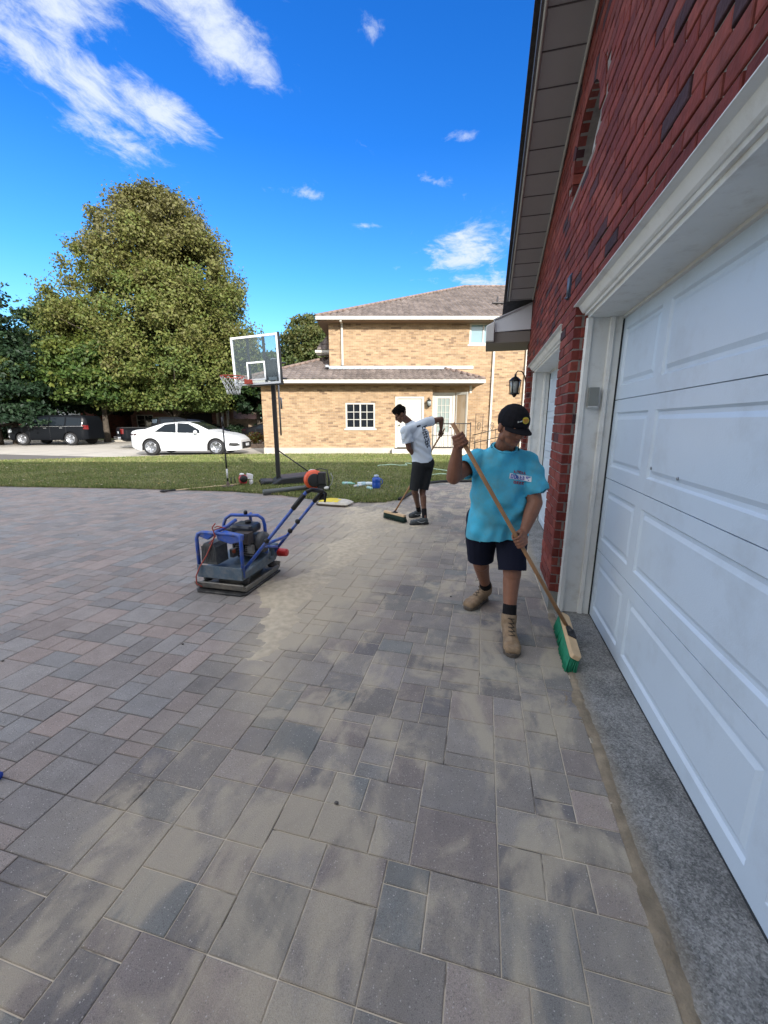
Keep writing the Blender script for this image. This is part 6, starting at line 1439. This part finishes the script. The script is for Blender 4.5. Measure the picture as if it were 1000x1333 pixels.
def broom(name, label, stick0, stick1, head_c, head_dir, L_, br_mat, down, lean, wood=(.42, .27, .13), br_h=.085, wd=.065, rs=.0135):
    """push broom: handle from stick0 (top) to stick1, block along head_dir, bristles along 'down'"""
    t = thing(name, label, 'broom', tuple(head_c)); a, b = Vector(stick0), Vector(stick1)
    m = MB(); m.tube([a, a.lerp(b, .33), a.lerp(b, .66), b], [rs, rs, rs, rs*1.02], 12); m.build('handle', nmat('handle_wood', (.36, .19, .085), rough=.55, var=.15, scale=9), t, world=True)
    X = Vector(head_dir).normalized(); D = Vector(down); D = (D-X*D.dot(X)).normalized(); Y = X.cross(D); c = Vector(head_c)
    T = Matrix(((X.x, Y.x, -D.x, c.x), (X.y, Y.y, -D.y, c.y), (X.z, Y.z, -D.z, c.z), (0, 0, 0, 1)))
    m = MB(T); h = L_/2
    m.prism([(-h, -wd*.36), (-h+.02, -wd/2), (h-.02, -wd/2), (h, -wd*.36), (h, wd*.36), (h-.02, wd/2), (-h+.02, wd/2), (-h, wd*.36)], 0, .034, axis='z'); m.build('block', nmat('block_wood'+name, wood, rough=.6, var=.12, scale=12), t, world=True, bevel=.006)
    rng = random.Random(3); m = MB(T)
    nx, ny = int(L_/.013), 6
    for i in range(nx):
        for j in range(ny):
            x = -h+.012+(L_-.024)*i/(nx-1); y = -wd*.42+wd*.84*j/(ny-1); fl = 1.25
            x2 = x*1.06+rng.uniform(-.006, .006); y2 = y*fl+lean*br_h+rng.uniform(-.006, .006)
            m.tube([(x, y, -.0), ((x+x2)/2, (y+y2)/2-lean*.01, -br_h*.5), (x2, y2, -br_h+rng.uniform(0, .008))], [.0052, .0058, .0066], 4)
    m.build('bristles', br_mat, t, world=True)
    m = MB(T); sc = T.inverted() @ b; m.box((0, 0, .038), (.10, wd*.9, .006)); m.tube([(0, 0, .036), sc.lerp(Vector((0, 0, .036)), .15)], .022, 8)
    m.tube([(0, -wd*.4, .04), sc*.6+Vector((0, 0, .02)), sc], .006, 5); m.tube([(.04, wd*.4, .04), sc*.6+Vector((.02, 0, .02)), sc], .006, 5)
    m.build('bracket', nmat('bracket_black', (.02, .02, .022), rough=.5), t, world=True)
    return t, T

# ---------------------------------------------------------------- worker in the turquoise shirt
def person_one():
    t = thing('person', 'stocky person in turquoise t-shirt, black cap and tan boots sweeping beside the garage door', 'person', (.85, 2.85, 0))
    g = lambda x, y, Y: at(x, y, Y)
    pel = Vector((.845, 2.90, .86)); chest = Vector((.850, 2.84, 1.16)); nk = Vector((.838, 2.80, 1.400)); hd = Vector((.852, 2.715, 1.528))
    shR = Vector((.672, 2.86, 1.295)); elR = Vector((.480, 2.735, 1.185)); shL = Vector((1.010, 2.815, 1.275)); elL = Vector((1.040, 2.70, 1.01))
    s0, s1 = Vector((.435, 2.60, 1.545)), Vector((1.285, 2.555, .150))
    sd = (s1-s0).normalized()
    hR = s0+sd*.115; hL = s0+sd*.905
    wrR = hR+Vector((-.012, .055, -.062)); wrL = hL+Vector((.050, .050, .060))
    hipR = Vector((.745, 2.93, .84)); knR = Vector((.765, 2.99, .465)); anR = Vector((.895, 3.27, .13)); hipL = Vector((.945, 2.88, .84)); knL = Vector((.935, 2.745, .465)); anL = Vector((.905, 2.655, .14))
    m = MB()
    # legs
    for h_, k, a in ((hipR, knR, anR), (hipL, knL, anL)):
        m.cap(h_, k, .098, .064); m.cap(k, a, .058, .040); q = k.lerp(a, .32)+Vector((0, .020, 0)); m.cap(k.lerp(q, .3), q.lerp(a, .35), .062, .048)
    m.cap(pel, chest, .125, .12); m.ell(chest, (.16, .10, .14)); m.cap(chest+Vector((0, 0, .10)), nk, .070, .062); m.cap(nk, hd+Vector((0, .01, -.04)), .066, .066)
    m.cap(shR, nk+Vector((0, 0, -.10)), .048, .055); m.cap(shL, nk+Vector((0, 0, -.10)), .048, .055)
    # arms
    m.cap(shR, elR, .058, .050); m.cap(elR, elR.lerp(wrR, .35), .053, .050); m.cap(elR.lerp(wrR, .35), wrR, .050, .031)
    m.cap(shL, elL, .058, .050); m.cap(elL, elL.lerp(wrL, .35), .052, .050); m.cap(elL.lerp(wrL, .35), wrL, .050, .032)
    hand(m, hR, sd, wrR, side=-1, wrist=wrR, sc=1.08); hand(m, hL, -sd, wrL, side=-1, wrist=wrL, sc=1.08)
    yaw = R(20); fwd = Vector((math.sin(yaw)*.87, -math.cos(yaw)*.87, -.36)); P, HM, ax = head(m, hd, fwd, (0, 0, 1), 1.09, 1.14)
    V, F = remesh(m, .0052, 2); idx = []
    me_c = [sum((Vector(V[i]) for i in f), Vector())/len(f) for f in F] if False else None
    lipc, eyeL, eyeR = P(0, .097, -.061), P(.031, .088, -.004), P(-.031, .088, -.004)
    for f in F:
        c = Vector(V[f[0]]); k = 0
        d = c-lipc; dx = abs(d.dot(ax[0])); dz = abs(d.dot(ax[2]))
        if dx < .024 and dz < .008 and d.dot(ax[1]) > -.02: k = 1
        for e in (eyeL, eyeR):
            d = c-e
            if abs(d.dot(ax[0])) < .013 and abs(d.dot(ax[2])) < .005 and d.length < .02: k = 2
            d = c-(e+ax[2]*.019)
            if abs(d.dot(ax[0])) < .020 and abs(d.dot(ax[2])) < .0045 and d.length < .026: k = 3
        idx.append(k)
    tomesh('body', V, F, [SK1, LIP, EYE, HAIR], t, idx)
    # cropped hair under the cap
    m = MB(); f_, r_, u_ = ax[1], ax[0], ax[2]
    m.ell(P(0, -.020, .020), (.0885, .100, .075), rot=HM); V, F = remesh(m, .006, 1); keep = [f for f in F if (Vector(V[f[0]])-P(0, 0, 0)).dot(f_) < .035*1.06 and (Vector(V[f[0]])-P(0, 0, 0)).dot(u_) > -.040]
    tomesh('hair', V, keep, HAIR, t)
    # shirt
    m = MB()
    m.loft([((.832, 2.870, .66), .214, .160), ((.834, 2.870, .76), .216, .165), ((.838, 2.862, .88), .212, .166), ((.842, 2.852, 1.00), .210, .166), ((.845, 2.845, 1.12), .208, .158), ((.844, 2.845, 1.22), .204, .142), ((.842, 2.840, 1.29), .188, .120), ((.840, 2.830, 1.345), .140, .098), ((.838, 2.815, 1.385), .095, .082), ((.838, 2.805, 1.42), .080, .078)])
    m.cap(shR+Vector((.03, 0, -.005)), nk+Vector((-.05, .02, -.075)), .074, .070); m.cap(shL+Vector((-.03, 0, -.005)), nk+Vector((.05, .02, -.075)), .074, .070)
    sR = shR.lerp(elR, .72); sL = shL.lerp(elL, .62)+Vector((.018, 0, 0))
    m.cap(shR, sR, .080, .086); m.cap(shL, sL, .082, .094); m.cap(shL+Vector((.0, 0, -.06)), sL+Vector((.025, 0, -.01)), .066, .082)
    V, F = remesh(m, .0065, 12, .6)
    hem = Vector((.85, 2.86, .735)); hn = Vector((.10, 0, -1))
    dR = (elR-shR).normalized(); dL = (elL-shL+Vector((.04, 0, 0))).normalized()
    V, F = cut(V, F, [(hem, hn, .6), (shR+dR*.150, dR, .125), (shL+dL*.215+Vector((.045, 0, 0)), dL+Vector((.10, 0, 0)), .135), (nk+Vector((0, -.010, -.020)), Vector((0, -.42, 1)), .110)])
    def wr(v):
        x, y, z = v; k = 0
        k += .0085*noise.noise(Vector((x*7, y*6, z*3.0)))+.006*(abs(noise.noise(Vector((x*9+z*4, y*5, z*7-x*3))))-.2)+.004*noise.noise(Vector((x*16, y*10, z*9)))
        # pull folds from the right armpit across to the left hip and gathers at the waist
        s_ = (x-.65)*.85+(z-1.30)*-.5; q = (x-.65)*.5+(z-1.30)*.86
        k += .0065*math.sin(q*46+3.2*noise.noise(Vector((x*4, y*4, z*4))))*math.exp(-((z-1.0)/.16)**2)*(.5+.5*noise.noise(Vector((x*3, 5, z*5))))*1.6
        k += .006*math.sin(x*55+8*noise.noise(Vector((x*3, z*3, 2))))*max(0, 1-(z-.72)/.16)
        k += .005*math.sin(z*75+x*20)*math.exp(-((x-1.06)/.07)**2)
        k += .010*math.sin((x*.55+z*.84)*38+5*noise.noise(Vector((x*5, y*5, z*5))))*max(0, noise.noise(Vector((x*4+3, y*3, z*4)))+.15)
        k += .009*math.sin((x*.75-z*.66)*44+4*noise.noise(Vector((x*4, 7, z*4))))*max(0, noise.noise(Vector((x*4, y*3+9, z*4)))+.1)*(1 if z > .85 else .4)
        return k*1.25
    V = wrinkle(V, F, wr); SH = cloth('shirt_turquoise', (.075, .46, .66), var=.14, scale=7, dirt=(.15, .27, .26), dscale=6, damt=.65)
    sh = tomesh('shirt', V, F, SH, t); sm = sh.modifiers.new('thick', 'SOLIDIFY'); sm.thickness = .003; sm.offset = -1
    bv = BVHTree.FromPolygons([Vector(v) for v in V], F)
    # collar rib
    m = MB(); n_ = 22; m.tube([nk+Vector((.080*math.cos(2*math.pi*k/n_), .002+.078*math.sin(2*math.pi*k/n_), -.019+.033*math.sin(2*math.pi*k/n_))) for k in range(n_)], .009, 6, closed=True); m.build('collar', SH, t, world=True)
    # chest print: three short lines
    o = at(677, 622, 2.68); dv = Vector((0, 1, 0)).normalized(); ex = Vector((1, 0, -.16)); ey = Vector((.16, 0, 1)); RD = nmat('print_red', (.30, .03, .06), rough=.8); BU = nmat('print_blue', (.03, .06, .42), rough=.8); WT = nmat('print_white', (.72, .74, .78), rough=.8)
    rp = random.Random(8)
    def letters(y0, h, x0, x1, n):
        out = []; w = (x1-x0)/n
        for i in range(n):
            a = x0+i*w; k = rp.randint(0, 3); e = w*.22
            out += [rect(a, a+e, y0, y0+h)]
            if k != 1: out += [rect(a+e, a+w*.8, y0+h-e, y0+h)]
            if k != 2: out += [rect(a+e, a+w*.8, y0, y0+e)]
            out += [rect(a+w*.55, a+w*.8, y0+e, y0+h-e)] if k in (0, 2) else [rect(a+e, a+w*.6, y0+h*.42, y0+h*.42+e)]
        return out
    decal(bv, 'chest_print_backing', [rect(-.068, .078, -.016, .020)], o, ex, ey, dv, WT, sh, .002)
    decal(bv, 'chest_print_top', letters(.026, .018, -.045, .050, 5), o, ex, ey, dv, RD, sh); decal(bv, 'chest_print_middle', letters(-.012, .026, -.060, .070, 6), o, ex, ey, dv, BU, sh, .0038); decal(bv, 'chest_print_bottom', letters(-.044, .018, -.035, .048, 4), o, ex, ey, dv, RD, sh)
    # shorts
    m = MB(); m.cap(pel+Vector((-.06, 0, -.02)), pel+Vector((.06, 0, -.02)), .14, .14)
    kR = hipR.lerp(knR, .93); kL = hipL.lerp(knL, .93); m.cap(hipR, kR, .125, .098); m.cap(hipL, kL, .125, .100); m.cap(hipR+Vector((-.02, 0, -.1)), kR+Vector((-.012, 0, 0)), .11, .095)
    V, F = remesh(m, .0075, 5); dR_ = (knR-hipR).normalized(); dL_ = (knL-hipL).normalized()
    V, F = cut(V, F, [(hipR+dR_*.345, dR_, .17), (hipL+dL_*.365, dL_, .17)])
    V = wrinkle(V, F, lambda v: .006*noise.noise(Vector((v[0]*11, v[1]*11, v[2]*5)))+.003*math.sin(v[2]*60+v[0]*25)*noise.noise(Vector((v[0]*6, v[1]*6, v[2]*6))))
    so = tomesh('shorts', V, F, cloth('shorts_navy', (.012, .014, .028)), t); sm = so.modifiers.new('thick', 'SOLIDIFY'); sm.thickness = .003; sm.offset = -1
    # socks and boots
    BT = nmat('boot_tan', (.25, .17, .10), rough=.8, var=.2, scale=18, dirt=(.38, .31, .22), dscale=14, damt=.5, bump=.5, bscale=70); SO = nmat('boot_sole', (.075, .06, .048), rough=.9, dirt=(.35, .3, .22), dscale=12, damt=.5); LC = nmat('lace', (.05, .04, .03), rough=.8)
    for (a, heel, toe, k) in ((anR, Vector((.905, 3.335, 0)), Vector((.700, 3.115, 0)), knR), (anL, Vector((.925, 2.700, 0)), Vector((.868, 2.415, 0)), knL)):
        ax_ = (k-a).normalized(); m = MB(); m.cap(a+ax_*.02, a+ax_*.115, .050, .049); V, F = remesh(m, .005, 1); tomesh('sock', V, F, cloth('sock_black', (.012, .012, .014)), t)
        m = MB(); sl = MB(); top = a+ax_*.045; boot(m, sl, heel, toe, a+Vector((0, 0, -.02)), top, 1.0, .052)
        V, F = remesh(m, .006, 3); V, F = cut(V, F, [(top+ax_*.012, ax_, .10), (Vector((a.x, a.y, .012)), Vector((0, 0, -1)), .4)])
        b = tomesh('boot', V, F, BT, t); sm = b.modifiers.new('thick', 'SOLIDIFY'); sm.thickness = .005; sm.offset = -1
        sl.build('sole', SO, b, world=True, bevel=.005)
        bvb = BVHTree.FromPolygons([Vector(v) for v in V], F); d = (toe-heel).normalized(); n = Vector((d.y, -d.x, 0)); m = MB(); prev = None
        for i in range(6):
            q = heel.lerp(toe, .62-.075*i)+Vector((0, 0, .105+.020*i)); rows = []
            for s_ in (-1, 1):
                h = bvb.ray_cast(q+n*s_*.022+d*.15+Vector((0, 0, .12)), (-(d*.15+Vector((0, 0, .12)))).normalized()); rows.append((h[0] or q)+Vector((0, 0, .004)))
            mid = bvb.ray_cast(q+d*.15+Vector((0, 0, .12)), (-(d*.15+Vector((0, 0, .12)))).normalized())[0] or q
            m.tube([rows[0], mid+d*.006+Vector((0, 0, .004)), rows[1]], .0032, 5)
            if prev: m.tube([prev[0], (mid+d*.008), rows[1]], .0028, 5)
            prev = rows
        for s_ in (-1, 1): m.tube([mid+n*.005*s_, mid+n*.035*s_+d*.02+Vector((0, 0, .02)), mid+n*.05*s_+d*.015-Vector((0, 0, .02)), mid+n*.02*s_+d*.01], .003, 5)
        m.build('laces', LC, b, world=True)
    # cap
    CP = cloth('cap_black', (.010, .010, .013), var=.03); m = MB(); cc = P(0, -.004, .038)
    m.ell(cc, (.0965, .120, .102), rot=HM); V, F = remesh(m, .005, 1)
    keep = [f for f in F if all((Vector(V[i])-cc).dot(u_) > -.036 for i in f)]; used = sorted(set(i for f in keep for i in f)); mp_ = {u: k for k, u in enumerate(used)}
    V = V[used]; F = [tuple(mp_[i] for i in f) for f in keep]; cp = tomesh('cap', V, F, CP, t); bvc = BVHTree.FromPolygons([Vector(v) for v in V], F)
    m = MB(); vs = []; nA, nB = 15, 7
    for j in range(nB):
        for i in range(nA):
            th = -1.18+2.36*i/(nA-1); rr = 1+.60*j/(nB-1)*math.cos(th*.92)**.8
            x = .0945*math.sin(th)*(1+.05*j/(nB-1)); y = .113*math.cos(th)*rr; vs.append(cc+r_*x+f_*y+u_*(-.016-.014*(x/.0945)**2-.014*j/(nB-1)))
    k = len(vs); vs += [v-u_*.005 for v in vs]; fs = [(j*nA+i, j*nA+i+1, (j+1)*nA+i+1, (j+1)*nA+i) for j in range(nB-1) for i in range(nA-1)]; fs += [tuple(q+k for q in f[::-1]) for f in fs]
    fs += [((nB-1)*nA+i, (nB-1)*nA+i+1, k+(nB-1)*nA+i+1, k+(nB-1)*nA+i) for i in range(nA-1)]
    m.smooth = True; m.add(vs, fs); m.build('brim', CP, cp, world=True); m = MB(); m.ell(cc+u_*.101, (.008, .008, .005)); m.build('cap_button', CP, cp, world=True)
    # emblem on the cap front: yellow oval with an orange script band and a small white fish at its side
    o = cc+f_*.14+u_*.046; dv = -f_-u_*.25; el = lambda cx, cy, a, b, n=16: [(cx+a*math.cos(2*math.pi*i/n), cy+b*math.sin(2*math.pi*i/n)) for i in range(n)]
    rr_ = r_ if r_.x > 0 else -r_
    decal(bvc, 'cap_emblem', [el(.006, 0, .027, .022)], o, rr_, u_, dv, nmat('emblem_yellow', (.62, .48, .03), rough=.6), cp, .002)
    decal(bvc, 'cap_emblem_script', [rect(-.014, .026, .004, .009), rect(-.012, .024, -.004, .001), rect(-.010, .020, -.012, -.008)], o, rr_, u_, dv, nmat('emblem_orange', (.55, .16, .02), rough=.6), cp, .0032)
    decal(bvc, 'cap_emblem_fish', [[(-.044, -.012), (-.030, -.002), (-.018, .001), (-.026, -.009)], [(-.046, -.018), (-.040, -.010), (-.047, -.004)]], o, rr_, u_, dv, nmat('emblem_white', (.6, .62, .6), rough=.6), cp, .0036)
    GB = nmat('bristle_green', (.008, .20, .105), rough=.6, var=.2, scale=30)
    hc = Vector((1.262, 2.485, .118)); broom('push_broom', 'push broom with bright green bristles held by the person in the black cap', s0, s1, hc, Vector((-.26, -.97, -.10)), .50, GB, Vector((-.42, .05, -1)), .25, wood=(.60, .43, .25), br_h=.115)
person_one()

# ---------------------------------------------------------------- worker in the pale shirt, stooping
def person_two():
    t = thing('person', 'slim person in pale t-shirt and black shorts stooping over a broom by the lawn', 'person', (.56, 6.1, 0))
    hd = Vector((.245, 6.08, 1.668)); nk = Vector((.365, 6.13, 1.565)); pel = Vector((.60, 6.16, .95)); chest = Vector((.50, 6.14, 1.33))
    shL = Vector((.315, 5.99, 1.43)); elL = Vector((.375, 6.03, 1.17)); wrL = Vector((.57, 6.29, 1.00)); shR = Vector((.645, 6.20, 1.555)); elR = Vector((.875, 6.26, 1.60)); wrR = Vector((.935, 6.38, 1.43))
    s0, s1 = Vector((.955, 6.42, 1.46)), Vector((.175, 6.30, .145)); sd = (s1-s0).normalized(); hR = s0+sd*.10; hL = s0+sd*.66; wrR = hR+Vector((-.01, -.03, .075)); wrL = hL+Vector((-.05, -.06, .03))
    hipR = Vector((.665, 6.20, .90)); knR = Vector((.60, 6.15, .50)); anR = Vector((.632, 6.03, .11)); hipL = Vector((.535, 6.12, .90)); knL = Vector((.475, 6.10, .50)); anL = Vector((.585, 6.55, .12))
    m = MB()
    for h_, k, a in ((hipR, knR, anR), (hipL, knL, anL)):
        m.cap(h_, k, .085, .052); m.cap(k, a, .050, .034); q = k.lerp(a, .3)+Vector((0, -.012, 0)); m.cap(q+Vector((0, 0, .04)), q.lerp(a, .3), .050, .040)
    m.cap(pel, chest, .10, .095); m.ell(chest, (.14, .09, .14)); m.cap(chest+Vector((-.05, 0, .12)), nk, .07, .052); m.cap(nk, hd+Vector((.02, 0, -.03)), .052, .055); m.cap(shL, shR, .055, .055)
    m.cap(shL, elL, .052, .040); m.cap(elL, wrL, .041, .026); m.cap(shR, elR, .052, .040); m.cap(elR, elR.lerp(wrR, .3), .040, .040); m.cap(elR.lerp(wrR, .3), wrR, .040, .025)
    hand(m, hR, sd, wrR, side=1, wrist=wrR); hand(m, hL, -sd, wrL, side=1, wrist=wrL)
    P, HM, ax = head(m, hd, Vector((-.80, -.05, -.62)), (0, 0, 1), .98, .95)
    V, F = remesh(m, .0065, 2); idx = []
    for f in F:
        c = Vector(V[f[0]]); d = c-P(0, .097, -.061); k = 0
        if abs(d.dot(ax[0])) < .022 and abs(d.dot(ax[2])) < .008 and d.dot(ax[1]) > -.02: k = 1
        for s_ in (-1, 1):
            d = c-P(s_*.031, .088, -.004)
            if abs(d.dot(ax[0])) < .013 and abs(d.dot(ax[2])) < .006 and d.length < .02: k = 2
        idx.append(k)
    tomesh('body', V, F, [SK2, LIP, EYE], t, idx)
    m = MB(); m.ell(P(0, -.018, .045), (.086, .098, .080), rot=HM); m.ell(P(0, .028, .090), (.066, .056, .044), rot=HM); m.ell(P(0, -.03, .095), (.07, .07, .045), rot=HM)
    V, F = remesh(m, .006, 1); u_, f_ = ax[2], ax[1]; V = wrinkle(V, F, lambda v: .010*noise.noise(Vector(v)*38)+.006*noise.noise(Vector(v)*80))
    keep = [f for f in F if not ((Vector(V[f[0]])-P(0, 0, 0)).dot(f_) > .040 and (Vector(V[f[0]])-P(0, 0, 0)).dot(u_) < .050) and (Vector(V[f[0]])-P(0, 0, 0)).dot(u_) > -.035]
    tomesh('hair', V, keep, HAIR, t)
    m = MB(); m.loft([((.60, 6.16, .88), .160, .125), ((.59, 6.16, .98), .158, .125), ((.565, 6.155, 1.10), .158, .125), ((.535, 6.15, 1.22), .172, .128), ((.505, 6.14, 1.33), .185, .128), ((.485, 6.13, 1.42), .180, .115), ((.46, 6.13, 1.48), .135, .095), ((.41, 6.13, 1.53), .080, .075)])
    m.cap(shL, shR, .074, .070); m.cap(nk+Vector((.04, .01, -.06)), nk+Vector((.01, 0, -.02)), .09, .066); dL = (elL-shL).normalized(); dR = (elR-shR).normalized(); m.cap(shL, shL+dL*.17, .078, .084); m.cap(shR, shR+dR*.10, .075, .074)
    V, F = remesh(m, .0075, 10)
    V, F = cut(V, F, [(Vector((.59, 6.16, .955)), Vector((.05, 0, -1)), .5), (shL+dL*.175, dL, .14), (shR+dR*.105, dR, .12), (nk+Vector((.01, 0, -.005)), (nk-chest), .11)])
    def wr(v):
        x, y, z = v; return .008*noise.noise(Vector((x*8, y*6, z*5)))+.0075*math.sin(z*52+x*26+4*noise.noise(Vector((x*4, y*4, z*4))))*math.exp(-((z-1.13)/.17)**2)+.005*math.sin(x*60-z*40)*math.exp(-((z-1.35)/.1)**2)*(1 if x < .5 else .4)
    V = wrinkle(V, F, wr); SH = cloth('shirt_pale', (.60, .68, .76), var=.05); sh = tomesh('shirt', V, F, SH, t); sm = sh.modifiers.new('thick', 'SOLIDIFY'); sm.thickness = .003; sm.offset = -1
    bv = BVHTree.FromPolygons([Vector(v) for v in V], F); INK = nmat('print_ink', (.035, .045, .07), rough=.8)
    # back print running down beside the spine: a dark block and a column of lettering strokes
    o = at(547, 553, 6.0); ey = Vector((.28, 0, -1)).normalized(); ex = Vector((1, 0, .28)).normalized(); rp = random.Random(2); pol = [rect(-.06, -.015, -.07, -.01), rect(-.01, .03, -.075, -.02), rect(-.05, .01, .0, .025)]
    y = .04
    for i in range(9):
        w = rp.uniform(.05, .09); x = rp.uniform(.0, .02); pol += [rect(x, x+w, y, y+.012, rp.uniform(-.01, .01)), rect(x, x+.014, y, y+.03), rect(x+w*.5, x+w*.5+.014, y, y+.028)]; y += .036
    decal(bv, 'back_print', pol, o, ex, ey, Vector((0, 1, 0)), INK, sh, .003)
    m = MB(); m.cap(pel+Vector((-.05, 0, -.01)), pel+Vector((.05, 0, -.01)), .125, .125); kR = hipR.lerp(knR, .95); kL = hipL.lerp(knL, .95); m.cap(hipR, kR, .108, .088); m.cap(hipL, kL, .108, .092)
    V, F = remesh(m, .008, 5); dR_ = (knR-hipR).normalized(); dL_ = (knL-hipL).normalized(); V, F = cut(V, F, [(hipR+dR_*.375, dR_, .16), (hipL+dL_*.375, dL_, .16), (pel+Vector((0, 0, .075)), Vector((0, 0, 1)), .3)])
    V = wrinkle(V, F, lambda v: .006*noise.noise(Vector((v[0]*10, v[1]*10, v[2]*5)))); tomesh('shorts', V, F, cloth('shorts_black', (.022, .024, .026)), t)
    SHO = nmat('shoe_grey', (.055, .065, .068), rough=.7, var=.2, scale=20); SOL = nmat('shoe_sole', (.03, .03, .032), rough=.9); WS = nmat('shoe_mark', (.35, .37, .38), rough=.7)
    for (a, heel, toe, k) in ((anR, Vector((.690, 6.06, 0)), Vector((.405, 5.99, 0)), knR), (anL, Vector((.60, 6.60, .0)), Vector((.43, 6.46, .0)), knL)):
        ax_ = (k-a).normalized(); m = MB(); m.cap(a+Vector((0, 0, -.02)), a+ax_*.13, .038, .041); V, F = remesh(m, .006, 1); tomesh('sock', V, F, cloth('sock_black', (.012, .012, .014)), t)
        m = MB(); sl = MB(); boot(m, sl, heel, toe, a+Vector((0, 0, -.045)), a+Vector((0, 0, -.03)), .85, .044); V, F = remesh(m, .007, 3); b = tomesh('shoe', V, F, SHO, t); sl.build('sole', SOL, b, world=True, bevel=.005)
        d = (toe-heel).normalized(); n = Vector((d.y, -d.x, 0)); m = MB(); c = heel.lerp(toe, .45)
        for s_ in (-1, 1): m.tube([c-d*.06+n*s_*.060+Vector((0, 0, .055)), c+n*s_*.061+Vector((0, 0, .042)), c+d*.06+n*s_*.058+Vector((0, 0, .065))], .005, 5)
        m.build('shoe_stripe', WS, b, world=True)
    hc = Vector((.170, 6.26, .105)); broom('push_broom', 'push broom with dark green bristles and pale wooden block held by the stooping person', s0, s1, hc, Vector((.66, -.75, 0)), .48, nmat('bristle_dark', (.015, .045, .035), rough=.7, var=.2, scale=30), Vector((0, 0, -1)), .05, wood=(.62, .50, .36), br_h=.092)
person_two()
